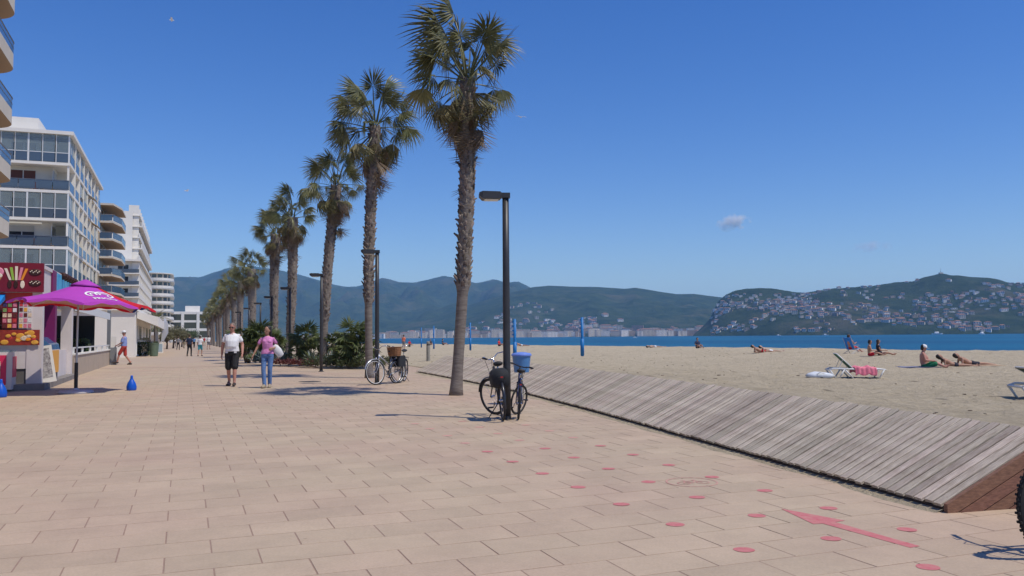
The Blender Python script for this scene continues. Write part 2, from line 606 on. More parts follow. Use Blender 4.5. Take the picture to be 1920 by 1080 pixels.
while q < RL:
    p, t = ramp_pt(q)
    _, t2 = ramp_pt(min(RL, q + 0.8))
    t = (t + t2).normalized()
    nrm = Vector((t.y, -t.x))
    z = promenade_z(p.x, p.y)
    zt = promenade_z(*(p + nrm * RAMP_W)) + RAMP_H
    ax = Vector((nrm.x * RAMP_W, nrm.y * RAMP_W, zt - z)).normalized()
    ay = Vector((t.x, t.y, 0))
    az = ax.cross(ay)
    if az.z < 0: ay = -ay; az = ax.cross(ay)
    M = Matrix((ax, ay, az)).transposed().to_4x4()
    M.translation = Vector((p.x, p.y, z + 0.045 + rng.gauss(0, 0.003)))
    o = link('deck_board', board_variants[nb % 5 if rng.random() < .5 else rng.randrange(5)], ramp)
    o.matrix_local = M @ Matrix.Rotation(rng.gauss(0, 0.004), 4, 'Z') @ Matrix.Rotation(rng.gauss(0, 0.008), 4, 'X')
    q += BW; nb += 1
# joists and dark foot under the boards
for (off, hh) in ((0.03, 0.0), (0.55, 0.26), (1.1, 0.53)):
    mb = MB()
    pts = []
    qq = 0.02
    while qq < RL:
        p, t = ramp_pt(qq)
        nrm = Vector((t.y, -t.x))
        w_ = p + nrm * off
        pts.append((w_.x, w_.y, promenade_z(*w_) + hh + 0.015)); qq += 0.5
    rings = []
    for i, a in enumerate(pts):
        a = Vector(a); b_ = Vector(pts[min(i + 1, len(pts) - 1)]) - Vector(pts[max(i - 1, 0)])
        n3 = Vector((b_.y, -b_.x, 0)).normalized() * 0.03
        lo = -0.02 if off < 0.1 else -min(0.3, hh)
        rings.append([a - n3 + V(0, 0, lo), a + n3 + V(0, 0, lo), a + n3 + V(0, 0, 0.02), a - n3 + V(0, 0, 0.02)])
    mb.loft(rings)
    mb.build('joist', m_dark_wood, ramp)
# end face: red-brown boards lying parallel to the slope, in steps under the edge board
p0, t0 = ramp_pt(0.0)
n0 = Vector((t0.y, -t0.x))
z0 = promenade_z(*p0)
slope = (promenade_z(*(p0 + n0 * RAMP_W)) + RAMP_H - z0) / RAMP_W
def endpt(u, z): return Vector((p0.x + n0.x * u, p0.y + n0.y * u, z0 + z))
axs = Vector((n0.x, n0.y, slope)).normalized()
back = Vector((t0.x, t0.y, 0))
upn = Vector((-n0.x * slope, -n0.y * slope, 1)).normalized()
for k in range(6):
    dn = 0.072 - k * 0.120
    lo_ = dn - 0.111
    def up_z(u): return u * slope + dn
    def lo_z(u): return u * slope + lo_
    if up_z(RAMP_W) < 0.03: break
    if dn > 0: poly = [(-0.01, dn), (-0.01, 0.0)] + ([((-lo_) / slope, 0.0)] if lo_ < 0 else [])
    else: poly = [(-dn / slope, 0.0), (-lo_ / slope, 0.0)]
    if lo_z(RAMP_W) < 0: poly = poly[:1] + [(RAMP_W, 0.0)] if dn <= 0 else poly
    else: poly = poly + [(RAMP_W, lo_z(RAMP_W))]
    poly = poly + [(RAMP_W, up_z(RAMP_W))]
    fr_ = -back * (0.055 + 0.004 * (k % 2)); bk_ = -back * 0.012
    mb = MB()
    mb.loft([[endpt(u, z) + fr_ for u, z in poly], [endpt(u, z) + bk_ for u, z in poly]])
    mb.build('edge_board', m_wood_red, ramp)
# fill wall carrying the sand beside the ramp's end
wall = MB()
for k in range(5):
    z_ = z0 + k * 0.118
    a = endpt(RAMP_W + 0.01, 0); b_ = endpt(RAMP_W + 26, 0)
    a.z = b_.z = z_
    wall = MB()
    wall.hexa([a, b_, b_ + back * 0.05, a + back * 0.05, a + V(0, 0, 0.11), b_ + V(0, 0, 0.11), b_ + back * 0.05 + V(0, 0, 0.11), a + back * 0.05 + V(0, 0, 0.11)])
    wall.build('edge_board', m_wood_red, ramp)

# ------------------------------------------------------------------ beach
def sand_material():
    m = bpy.data.materials.new('beach_sand')
    m.use_nodes = True
    N, L = m.node_tree.nodes, m.node_tree.links
    b = N['Principled BSDF']
    b.inputs['Roughness'].default_value = 0.95
    b.inputs['Specular IOR Level'].default_value = 0.15
    g = N.new('ShaderNodeNewGeometry')
    def nz(sc, d=6, r_=0.6):
        n = N.new('ShaderNodeTexNoise'); n.inputs['Scale'].default_value = sc; n.inputs['Detail'].default_value = d; n.inputs['Roughness'].default_value = r_
        L.new(g.outputs['Position'], n.inputs['Vector']); return n
    n1, n2, n3 = nz(0.25), nz(3.2, 8, 0.7), nz(14, 6, 0.7)
    rp = N.new('ShaderNodeValToRGB')
    rp.color_ramp.elements[0].position = 0.3; rp.color_ramp.elements[0].color = S(178, 164, 138) + (1,)
    rp.color_ramp.elements[1].position = 0.68; rp.color_ramp.elements[1].color = S(201, 187, 160) + (1,)
    L.new(n2.outputs[0], rp.inputs[0])
    # scattered dark bits of weed
    vr = N.new('ShaderNodeTexVoronoi'); vr.inputs['Scale'].default_value = 0.9
    L.new(g.outputs['Position'], vr.inputs['Vector'])
    mr = N.new('ShaderNodeMapRange'); mr.inputs['From Min'].default_value = 0.05; mr.inputs['From Max'].default_value = 0.14; mr.inputs['To Min'].default_value = 0.5
    L.new(vr.outputs['Distance'], mr.inputs[0])
    ms = N.new('ShaderNodeMapRange'); ms.inputs['From Min'].default_value = 0.3; ms.inputs['From Max'].default_value = 0.7; ms.inputs['To Min'].default_value = 0.92; ms.inputs['To Max'].default_value = 1.05
    L.new(n1.outputs[0], ms.inputs[0])
    mm = N.new('ShaderNodeMath'); mm.operation = 'MULTIPLY'; L.new(mr.outputs[0], mm.inputs[0]); L.new(ms.outputs[0], mm.inputs[1])
    vm = N.new('ShaderNodeVectorMath'); vm.operation = 'SCALE'; L.new(rp.outputs[0], vm.inputs[0]); L.new(mm.outputs[0], vm.inputs['Scale'])
    L.new(vm.outputs[0], b.inputs['Base Color'])
    bp = N.new('ShaderNodeBump'); bp.inputs['Strength'].default_value = 0.55; bp.inputs['Distance'].default_value = 0.05
    L.new(n3.outputs[0], bp.inputs['Height'])
    bp2 = N.new('ShaderNodeBump'); bp2.inputs['Strength'].default_value = 1.0; bp2.inputs['Distance'].default_value = 0.19
    L.new(n2.outputs[0], bp2.inputs['Height']); L.new(bp.outputs[0], bp2.inputs['Normal'])
    L.new(bp2.outputs[0], b.inputs['Normal'])
    return m
m_sand = sand_material()
ss = []
s_ = RS[0] + 0.06
while s_ < 520:
    ss.append(s_); s_ += 0.14 + max(0, s_ - 10) * 0.012
kk = [0] + [(j / 210.0) ** 1.35 * 1.9 + 0.0012 for j in range(1, 211)]
vs_, fs = [], []
for s_ in ss:
    a0 = ramp_t(s_) + RAMP_W - 0.03
    ts = shore_t(s_)
    for k in kk:
        t_ = a0 + (ts - a0) * k
        p = st(s_, t_)
        z = sand_z(p.x, p.y) if k > 0 else -0.4
        if 0.004 < k < 1.15:
            amp = min(1, k * 18)
            z += amp * (0.05 * noise.noise(Vector((p.x * 0.9, p.y * 0.9, 0))) + 0.055 * noise.noise(Vector((p.x * 2.6, p.y * 2.6, 5))) + 0.05 * noise.noise(Vector((p.x * .22, p.y * .22, 9))))
        vs_.append((p.x, p.y, z))
n = len(kk)
for i in range(len(ss) - 1):
    for j in range(n - 1):
        fs.append((i * n + j, i * n + j + 1, (i + 1) * n + j + 1, (i + 1) * n + j))
mb = MB(); mb.add(vs_, fs)
beach = mb.build('beach', m_sand, smooth=True); tag(beach, kind='structure')
# windblown sand lying along the foot of the ramp
mb = MB(); vs_, fs = [], []
nq = 220
for i in range(nq + 1):
    q = RL * i / nq
    p, t = ramp_pt(q)
    nrm = Vector((t.y, -t.x))
    w_ = 0.16 + 0.22 * (0.5 + noise.noise(Vector((q * 0.9, 0, 0)))) + 0.1 * noise.noise(Vector((q * 4, 3, 0)))
    w_ = max(0.03, w_ * (0.5 + 0.7 * q / RL))
    for j in range(5):
        k = j / 4
        c = p - nrm * (w_ * k)
        z = promenade_z(c.x, c.y) + 0.016 * (1 - k) ** 1.5 + 0.0015 - 0.005 * k
        vs_.append((c.x, c.y, z))
for i in range(nq):
    for j in range(4):
        fs.append((i * 5 + j, (i + 1) * 5 + j, (i + 1) * 5 + j + 1, i * 5 + j + 1))
mb.add(vs_, fs)
o = mb.build('sand_drift', m_sand, smooth=True); tag(o, 'pale sand blown along the foot of the wooden ramp', 'sand', kind='stuff')

# ------------------------------------------------------------------ sea
def sea_material():
    m = bpy.data.materials.new('sea_water')
    m.use_nodes = True
    N, L = m.node_tree.nodes, m.node_tree.links
    b = N['Principled BSDF']
    b.inputs['Base Color'].default_value = S(14, 84, 116) + (1,)
    b.inputs['Roughness'].default_value = 0.35
    b.inputs['Specular IOR Level'].default_value = 0.06
    g = N.new('ShaderNodeNewGeometry')
    nz = N.new('ShaderNodeTexNoise'); nz.inputs['Scale'].default_value = 0.012; nz.inputs['Detail'].default_value = 7
    mp = N.new('ShaderNodeMapping'); mp.inputs['Scale'].default_value = (1, 0.5, 1); L.new(g.outputs['Position'], mp.inputs[0]); L.new(mp.outputs[0], nz.inputs['Vector'])
    rp = N.new('ShaderNodeValToRGB')
    rp.color_ramp.elements[0].position = 0.35; rp.color_ramp.elements[0].color = S(8, 68, 100) + (1,)
    rp.color_ramp.elements[1].position = 0.68; rp.color_ramp.elements[1].color = S(16, 98, 128) + (1,)
    L.new(nz.outputs[0], rp.inputs[0]); L.new(rp.outputs[0], b.inputs['Base Color'])
    w1 = N.new('ShaderNodeTexNoise'); w1.inputs['Scale'].default_value = 0.5; w1.inputs['Detail'].default_value = 8
    L.new(g.outputs['Position'], w1.inputs['Vector'])
    bp = N.new('ShaderNodeBump'); bp.inputs['Strength'].default_value = 0.8; bp.inputs['Distance'].default_value = 0.5
    L.new(w1.outputs[0], bp.inputs['Height']); L.new(bp.outputs[0], b.inputs['Normal'])
    return m
mb = MB()
mb.add([(-14000, -400, -0.75), (16000, -400, -0.75), (16000, 15000, -0.75), (-14000, 15000, -0.75)], [(0, 1, 2, 3)])
sea = mb.build('sea', sea_material()); tag(sea, kind='structure')
# inland ground on the town side
m_land = mat('inland_ground', S(150, 138, 120), 0.9, var=0.2, scale=0.02, coords='Object')
mb = MB()
land = []
for s_, t_ in [(-300, -45), (44, -45), (525, -45), (525, -3000), (-300, -3000)]:
    p = st(s_, t_); land.append((p.x, p.y, -0.30 if s_ < 50 else -0.02))
mb.add(land, [(0, 1, 2, 3, 4)])
ground = mb.build('ground', m_land); tag(ground, kind='structure')
mb = MB()
land = []
for s_, t_ in [(512, -3000), (512, 4), (900, -90), (2600, -700), (3600, -3000)]:
    p = st(s_, t_); land.append((p.x, p.y, -0.05))
mb.add(land, [(0, 1, 2, 3, 4)])
g2 = mb.build('inland_ground', m_land); tag(g2, kind='structure')

# round drain cover let into the paving
dp_ = place(581, 715.5)
dcv = thing('drain_cover', 'dark round drain cover in the paving before the planted bed', 'drain cover', (dp_.x, dp_.y, dp_.z))
MB().lathe([(.30, -.02), (.30, .004), (.27, .006), (.01, .006)], 24).build('lid', mat('cast_iron', (.06, .055, .05), .7, var=.2, scale=20), dcv)
MB().lathe([(.345, -.02), (.345, .003), (.305, .003), (.305, -.02)], 24, cap=False).build('rim', mat('cast_iron', (.06, .055, .05), .7), dcv)
# ------------------------------------------------------------------ far hills, town, haze
def hill_material(name, c1, c2, c3):
    m = bpy.data.materials.new(name)
    m.use_nodes = True
    N, L = m.node_tree.nodes, m.node_tree.links
    b = N['Principled BSDF']
    b.inputs['Roughness'].default_value = 0.95
    b.inputs['Specular IOR Level'].default_value = 0.05
    g = N.new('ShaderNodeNewGeometry')
    def nz(sc, d=8, r_=0.65):
        n = N.new('ShaderNodeTexNoise'); n.inputs['Scale'].default_value = sc; n.inputs['Detail'].default_value = d; n.inputs['Roughness'].default_value = r_
        L.new(g.outputs['Position'], n.inputs['Vector']); return n
    n1, n2 = nz(0.003), nz(0.012, 12, 0.75)
    rp = N.new('ShaderNodeValToRGB')
    rp.color_ramp.elements[0].position = 0.36; rp.color_ramp.elements[0].color = tuple(c1) + (1,)
    rp.color_ramp.elements[1].position = 0.62; rp.color_ramp.elements[1].color = tuple(c2) + (1,)
    L.new(n2.outputs[0], rp.inputs[0])
    rq = N.new('ShaderNodeValToRGB')
    rq.color_ramp.elements[0].position = 0.52; rq.color_ramp.elements[0].color = (0, 0, 0, 1)
    rq.color_ramp.elements[1].position = 0.70; rq.color_ramp.elements[1].color = (1, 1, 1, 1)
    L.new(n1.outputs[0], rq.inputs[0])
    mx = N.new('ShaderNodeMix'); mx.data_type = 'RGBA'
    L.new(rq.outputs[0], mx.inputs[0]); L.new(rp.outputs[0], mx.inputs[6]); mx.inputs[7].default_value = tuple(c3) + (1,)
    L.new(mx.outputs[2], b.inputs['Base Color'])
    bp = N.new('ShaderNodeBump'); bp.inputs['Strength'].default_value = 1.0; bp.inputs['Distance'].default_value = 26
    L.new(n2.outputs[0], bp.inputs['Height']); L.new(bp.outputs[0], b.inputs['Normal'])
    return m
m_hill = hill_material('scrub_hillside', (0.020, 0.042, 0.015), (0.060, 0.086, 0.034), (0.10, 0.10, 0.052))
m_hill2 = hill_material('pine_hillside', (0.017, 0.036, 0.014), (0.058, 0.082, 0.034), (0.11, 0.10, 0.06))

def terrain(name, sil, x0, x1, Yr, Ys, m, nx=260, ny=46, prof=1.15, rough=0.5, seed=0.0, jag=0.0):
    xs, ys = [p[0] for p in sil], [p[1] for p in sil]
    ks = [i / ny for i in range(ny + 1)] + [1.06, 1.15, 1.3, 1.6]
    vs_, fs = [], []
    for i in range(nx + 1):
        x = x0 + (x1 - x0) * i / nx
        y = interp(x, xs, ys)
        yr, ysh = (Yr(x) if callable(Yr) else Yr), (Ys(x) if callable(Ys) else Ys)
        for k in ks:
            Y = ysh + (yr - ysh) * k
            p = at_depth(x, y, yr)
            hr = max(p.z, 2.0)
            X = ray(x, y).x * Y
            kk_ = min(k, 1.0)
            h = hr * kk_ ** prof if k <= 1 else hr * max(0.0, 1 - (k - 1) * 1.4)
            a = rough * hr * (4 * kk_ * (1 - kk_)) if k <= 1 else 0
            q = Vector((X / 520.0 + seed, Y / 700.0, seed))
            nval = 1 - 2 * abs(noise.noise(q)) + 0.5 * (1 - 2 * abs(noise.noise(q * 2.1))) - 0.75
            fine = noise.noise(Vector((X / 90.0, Y / 90.0, seed))) * 0.03 * hr
            h += a * 0.42 * nval + fine * (1 - abs(2 * kk_ - 1)) + (jag * noise.noise(Vector((X / 33.0, seed, 3))) if 0.9 < k < 1.1 else 0)
            vs_.append((X, Y, max(h, -1.0) if k > 0 else -1.6))
    n = len(ks)
    for i in range(nx):
        for j in range(n - 1):
            fs.append((i * n + j, (i + 1) * n + j, (i + 1) * n + j + 1, i * n + j + 1))
    mb = MB(); mb.add(vs_, fs)
    o = mb.build(name, m, smooth=True); tag(o, kind='structure')
    return vs_, n, nx, x0, x1, ny
SIL_A = [(-900, 540), (-300, 520), (100, 530), (310, 522), (335, 519), (376, 520), (399, 511), (438, 501), (475, 499), (520, 506), (562, 515), (600, 526), (628, 534), (650, 538), (670, 537), (690, 531), (715, 521.5), (735, 525), (749, 529), (778, 530), (800, 525), (827, 518), (846, 519), (870, 526), (894, 531), (912, 527), (927, 523), (945, 529), (959, 529.5), (969, 527), (985, 534), (1000, 542), (1100, 560), (1300, 590), (1500, 620)]
SIL_B = [(600, 634), (690, 622), (760, 604), (830, 586), (900, 566), (960, 548), (998, 538.5), (1030, 535.5), (1075, 537.5), (1120, 538), (1172, 541.5), (1191, 539.4), (1215, 543), (1237, 547), (1269, 551.5), (1301, 551), (1340, 556), (1420, 566), (1500, 590), (1600, 625), (1700, 634)]
SIL_C = [(1300, 628), (1330, 600), (1346, 566), (1361, 552), (1382, 544), (1411, 540), (1445, 540.6), (1476, 545), (1495, 549), (1523, 547), (1554, 542), (1589, 539), (1632, 537), (1660, 532), (1682, 529), (1711, 527.5), (1732, 520), (1764, 513), (1789, 516), (1820, 519), (1864, 522), (1895, 530), (1920, 533), (2000, 540), (2200, 560), (2500, 600), (2700, 626)]
terrain('mountains', SIL_A, -900, 1500, 8200, 4300, m_hill, nx=300, ny=40, prof=1.0, rough=0.62, seed=1.3)
TB = terrain('green_hills', SIL_B, 600, 1700, 5200, lambda x: 3300, m_hill, nx=280, ny=44, prof=1.25, rough=0.5, seed=7.7)
TC = terrain('headland', SIL_C, 1300, 2700, lambda x: 3100, lambda x: interp(x, [1300, 1500, 1800, 2700], [2700, 2350, 2200, 2200]), m_hill2, nx=300, ny=44, prof=0.85, rough=0.38, seed=3.1, jag=3.5)

def on_hill(T, x, k):
    vs_, n, nx, x0, x1, ny = T
    fi = (x - x0) / (x1 - x0) * nx
    i = max(0, min(nx - 1, int(fi))); a = fi - i
    fj = k * ny
    j = max(0, min(ny - 1, int(fj))); b_ = fj - j
    def P(ii, jj): return Vector(vs_[ii * n + jj])
    return P(i, j) * (1 - a) * (1 - b_) + P(i + 1, j) * a * (1 - b_) + P(i, j + 1) * (1 - a) * b_ + P(i + 1, j + 1) * a * b_

def proj_y(p):
    q = CAM_M.inverted() @ p
    return 540 - F * q.y / -q.z
def seen(T, x, k):
    p = on_hill(T, x, k)
    a = (p.z + 3 - CAM_Z) / p.y
    for i in range(1, 14):
        q = on_hill(T, x, k * i / 14)
        if (q.z - CAM_Z) / q.y > a: return False
    return True
m_hw = [mat('house_wall_white', (0.74, 0.72, 0.68), 0.8, objvar=0.2, island=0.2), mat('house_wall_cream', (0.62, 0.55, 0.45), 0.8, objvar=0.2, island=0.2), mat('house_wall_ochre', (0.40, 0.30, 0.21), 0.8, objvar=0.2, island=0.2)]
m_roof = mat('terracotta_roof', (0.30, 0.15, 0.09), 0.85, objvar=0.2, island=0.2)
m_pane_far = mat('far_window', (0.06, 0.07, 0.08), 0.2)
def house_geo(mb, M, w, d, h, roof, wall_i):
    def T(p): return M @ Vector(p)
    mb.m = wall_i
    mb.hexa([T(p) for p in [(-w / 2, -d / 2, -4), (w / 2, -d / 2, -4), (w / 2, d / 2, -4), (-w / 2, d / 2, -4), (-w / 2, -d / 2, h), (w / 2, -d / 2, h), (w / 2, d / 2, h), (-w / 2, d / 2, h)]])
    if roof:
        mb.m = 3
        e = 0.5
        base = [T(p) for p in [(-w / 2 - e, -d / 2 - e, h + .02), (w / 2 + e, -d / 2 - e, h + .02), (w / 2 + e, d / 2 + e, h + .02), (-w / 2 - e, d / 2 + e, h + .02), (-w * .22, 0, h + d * .2), (w * .22, 0, h + d * .2)]]
        mb.add(base, [(0, 1, 5, 4), (1, 2, 5), (2, 3, 4, 5), (3, 0, 4)])
    # dark window band rows
    mb.m = 4
    rows = max(1, int(h / 3))
    cols = max(2, int(w / 4))
    for r_ in range(rows):
        for c in range(cols):
            xc = -w / 2 + w * (c + .5) / cols
            zc = h * (r_ + .5) / rows
            mb.add([T(p) for p in [(xc - w / cols * .28, -d / 2 - .06, zc - .8), (xc + w / cols * .28, -d / 2 - .06, zc - .8), (xc + w / cols * .28, -d / 2 - .06, zc + .8), (xc - w / cols * .28, -d / 2 - .06, zc + .8)]], [(0, 1, 2, 3)])
HM = m_hw + [m_roof, m_pane_far]
house_meshes = []
hr_ = random.Random(5)
for k in range(12):
    mb = MB(); w = hr_.uniform(9, 17); house_geo(mb, Matrix.Identity(4), w, hr_.uniform(7, 10), hr_.choice([3.2, 6, 6.2, 6.5, 9]), hr_.random() < 0.3, hr_.choice([0, 0, 0, 1, 2]))
    house_meshes.append(mb.mesh('hillside_house', HM))
block_meshes = []
for k in range(10):
    mb = MB(); w = hr_.uniform(16, 44); house_geo(mb, Matrix.Identity(4), w, hr_.uniform(12, 16), hr_.choice([12, 15, 18, 21, 24]), hr_.random() < 0.2, hr_.choice([0, 0, 1, 1, 2]))
    block_meshes.append(mb.mesh('town_block', HM))
cand = []
hr_ = random.Random(11)
tries = 0
while len(cand) < 640 and tries < 40000:
    tries += 1
    x, k = hr_.uniform(1335, 1960), hr_.uniform(0.02, 0.985)
    if not seen(TC, x, k): continue
    p = on_hill(TC, x, k)
    dens = 0.42 + 1.5 * noise.noise(Vector((p.x / 160, p.y / 160, 2))) - 0.42 * max(0, k - 0.5)
    band = 0.5 + 0.5 * math.sin(p.z / 12.0 + 2 * noise.noise(Vector((p.x / 300, p.y / 300, 8))))
    if 1720 < x and k > 0.62: dens -= 0.22
    if hr_.random() > dens * (0.35 + 0.65 * band): continue
    if any(abs(p.x - c[0].x) < 9 and abs(p.y - c[0].y) < 9 for c in cand[-400:]): continue
    cand.append((p, x, k))
cand.sort(key=lambda c: c[0].y)
rest_h = MB()
for i, (p, x, k) in enumerate(cand):
    rz = hr_.uniform(-0.5, 0.5) - 0.3
    sc = hr_.uniform(0.65, 1.25)
    if i < 290:
        o = link('hillside_house', hr_.choice(house_meshes))
        o.location = p; o.rotation_euler = (0, 0, rz); o.scale = (sc, sc, sc)
        tag(o, 'small pale house built on the wooded headland across the bay', 'house', 'houses on the wooded headland')
    else:
        house_geo(rest_h, Matrix.Translation(p) @ Matrix.Rotation(rz, 4, 'Z'), 13 * sc, 8 * sc, hr_.choice([3.2, 6, 6.4]), hr_.random() < .5, hr_.choice([0, 0, 1, 2]))
o = rest_h.build('far_hillside_houses', HM); tag(o, 'more distant pale houses higher up the headland', 'houses', kind='stuff')
# houses climbing the slope above the town
cnt = 0
tries = 0
while cnt < 210 and tries < 20000:
    tries += 1
    x, k = hr_.uniform(850, 1340), hr_.uniform(0.03, 0.9)
    if not seen(TB, x, k): continue
    yy = proj_y(on_hill(TB, x, k))
    top_y = 617 - 52 * math.exp(-((x - 985) / 70.0) ** 2) - 26 * math.exp(-((x - 1120) / 60.0) ** 2)
    if yy < top_y or hr_.random() > .25 + .75 * (yy - top_y) / 40: continue
    p = on_hill(TB, x, k)
    o = link('slope_house', hr_.choice(house_meshes))
    o.location = p; o.rotation_euler = (0, 0, hr_.uniform(-.5, .5)); sc = hr_.uniform(1.1, 1.9); o.scale = (sc, sc, sc)
    tag(o, 'small white house climbing the green slope above the seafront town', 'house', 'white houses above the seafront town'); cnt += 1
# seafront town: blocks in a few rows along the far shore
x = 716.0
row = 0
while x < 1370:
    for rrow in range(3):
        if hr_.random() < (0.12, 0.35, 0.55)[rrow]: continue
        xx = x + hr_.uniform(-6, 6)
        p = on_hill(TB, xx, 0.012 + rrow * 0.045)
        o = link('town_block', hr_.choice(block_meshes))
        o.location = (p.x, p.y, max(p.z, 0.5)); o.rotation_euler = (0, 0, hr_.uniform(-.25, .25))
        sc = hr_.uniform(0.85, 1.3); o.scale = (sc, sc, sc)
        tag(o, 'pale apartment block in the distant seafront town across the water', 'building', 'blocks of the seafront town')
    x += hr_.uniform(7, 12)
# left end of the bay, seen between the palms
x = 560.0
while x < 716:
    xx = x
    p = at_depth(xx, 634, hr_.uniform(2300, 2900))
    o = link('town_block', hr_.choice(block_meshes))
    o.location = (p.x, p.y, 0.0); o.rotation_euler = (0, 0, hr_.uniform(-.3, .3)); o.scale = (.8, .8, .8)
    tag(o, 'white apartment block low behind the planted bed at the bay end', 'building', 'blocks at the left end of the bay')
    x += hr_.uniform(8, 14)
# bay strand under the town and the flat land it stands on
m_strand = mat('far_strand', S(190, 176, 150), 0.9, var=0.1, scale=0.01)
mb = MB()
pts = []
strip = [(420, 634, 2100), (560, 634, 2150), (720, 634, 3050), (1000, 634, 3240), (1330, 634, 3240)]
vv = []
for a, b_, Y in strip:
    q = at_depth(a, b_, Y); vv.append((q.x, q.y, -0.3)); q = at_depth(a, b_, Y + 1500); vv.append((q.x, q.y, 1.5))
mb.add(vv, [(2 * i, 2 * i + 2, 2 * i + 3, 2 * i + 1) for i in range(len(strip) - 1)])
o = mb.build('far_shore', m_strand); tag(o, kind='structure')
# mast on the summit
p = at_depth(1764, 513, 3100)
mast = thing('radio_mast', 'thin radio mast on the highest point of the headland', 'mast', p)
MB().tube([(0, 0, -8), (0, 0, 10), (0, 0, 20)], [0.9, 0.7, 0.4], 8).build('pole', mat('mast_grey', (.25, .25, .25), .6), mast)
MB().box(-6, 6, -5, 5, -8, 4).build('base_hut', m_hw[1], mast)

# haze
hz = MB()
hz.box(-18000, 18000, -1800, 16000, -6, 760)
haze = hz.build('haze', [])
hm = bpy.data.materials.new('haze_air')
hm.use_nodes = True
N, L = hm.node_tree.nodes, hm.node_tree.links
N.remove(N['Principled BSDF'])
pvn = N.new('ShaderNodeVolumePrincipled')
pvn.inputs['Color'].default_value = (0.33, 0.62, 1.0, 1)
pvn.inputs['Density'].default_value = 0.00007
pvn.inputs['Anisotropy'].default_value = 0.0
L.new(pvn.outputs[0], N['Material Output'].inputs['Volume'])
haze.data.materials.append(hm)
tag(haze, kind='stuff')
# ------------------------------------------------------------------ street lamps
m_lamp = mat('lamp_dark_metal', (0.035, 0.034, 0.036), 0.45, var=0.25, scale=4, spec=0.5)
m_lens = mat('lamp_lens', (0.62, 0.62, 0.60), 0.25)
lamp_pole = MB(); LH = 3.9
lamp_pole.smooth = True
lamp_pole.tube([(0, 0, 0), (0, 0, 0.9), (0, 0, 2.4), (0, 0, LH - 0.02)], [0.066, 0.064, 0.060, 0.056], 14)
me_pole = lamp_pole.mesh('pole', m_lamp)
mb = MB(); mb.lathe([(0.12, -0.02), (0.12, 0.012), (0.075, 0.02), (0.07, 0.06)], 16)
me_base = mb.mesh('base_plate', m_lamp)
mb = MB()
def hd(x, w, z0, z1): return [(x, -w, z0), (x, w, z0), (x, w, z1), (x, -w, z1)]
mb.loft([hd(0.075, 0.07, LH - 0.085, LH + 0.0), hd(-0.07, 0.07, LH - 0.085, LH + 0.0), hd(-0.10, 0.13, LH - 0.11, LH + 0.012), hd(-0.40, 0.15, LH - 0.115, LH + 0.015), hd(-0.46, 0.13, LH - 0.06, LH - 0.005)])
me_head = mb.mesh('lamp_head', m_lamp)
mb = MB(); mb.box(-0.37, -0.13, -0.10, 0.10, LH - 0.128, LH - 0.117)
me_lens = mb.mesh('lens', m_lens)
lamps = []
LAMPS = [(place(951, 786), 'black street lamp with two dark bicycles leaning on its pole, nearest lamp')]
def lamp_at(px, Y):
    p = at_depth(px, 634, Y); return Vector((p.x, p.y, promenade_z(p.x, p.y)))
LAMPS += [(lamp_at(707, 24.8), 'black street lamp right beside the second palm, above the white-rimmed bicycle'), (lamp_at(602.5, 34.0), 'black street lamp at the front edge of the planted bed, head clear of palms'),
          (lamp_at(543, 43.0), 'black street lamp standing in front of the fourth palm trunk'), (lamp_at(509, 52), 'fifth black street lamp along the palm row'),
          (lamp_at(488, 61), 'sixth black street lamp along the palm row'), (lamp_at(467, 71), 'seventh black street lamp along the palm row'), (lamp_at(450, 81), 'farthest black street lamp made out between the palms')]
for p, lab in LAMPS:
    l_ = thing('street_lamp', lab, 'street lamp', p, math.atan2(R2.y, R2.x) - R(16), 'street lamps along the promenade')
    link('base_plate', me_base, l_); link('pole', me_pole, l_)
    h_ = link('lamp_head', me_head, l_); link('lens', me_lens, h_)
    lamps.append(l_)

# ------------------------------------------------------------------ fan palms
m_frond = mat('palm_frond_green', (0.24, 0.23, 0.095), 0.42, col2=(0.12, 0.13, 0.052), scale=3, objvar=0.30, transl=0.22, spec=0.5)
m_frond_y = mat('palm_frond_yellowing', (0.26, 0.215, 0.10), 0.6, col2=(0.11, 0.115, 0.045), scale=2.2, objvar=0.28, transl=0.2)
m_frond_dry = mat('palm_frond_dry', (0.26, 0.185, 0.115), 0.8, col2=(0.13, 0.088, 0.06), scale=4, objvar=0.3, transl=0.1)
m_petiole = mat('palm_petiole', (0.085, 0.095, 0.04), 0.5, objvar=0.2)
m_trunk = mat('palm_trunk_grey', (0.27, 0.235, 0.205), 0.9, col2=(0.15, 0.125, 0.105), scale=3.5, detail=9, stretch=(1, 1, 5), bump=0.9, bscale=9, spec=0.1)
m_stub = mat('palm_leaf_stub', (0.27, 0.225, 0.19), 0.9, col2=(0.09, 0.066, 0.052), scale=4, island=0.4, spec=0.1)

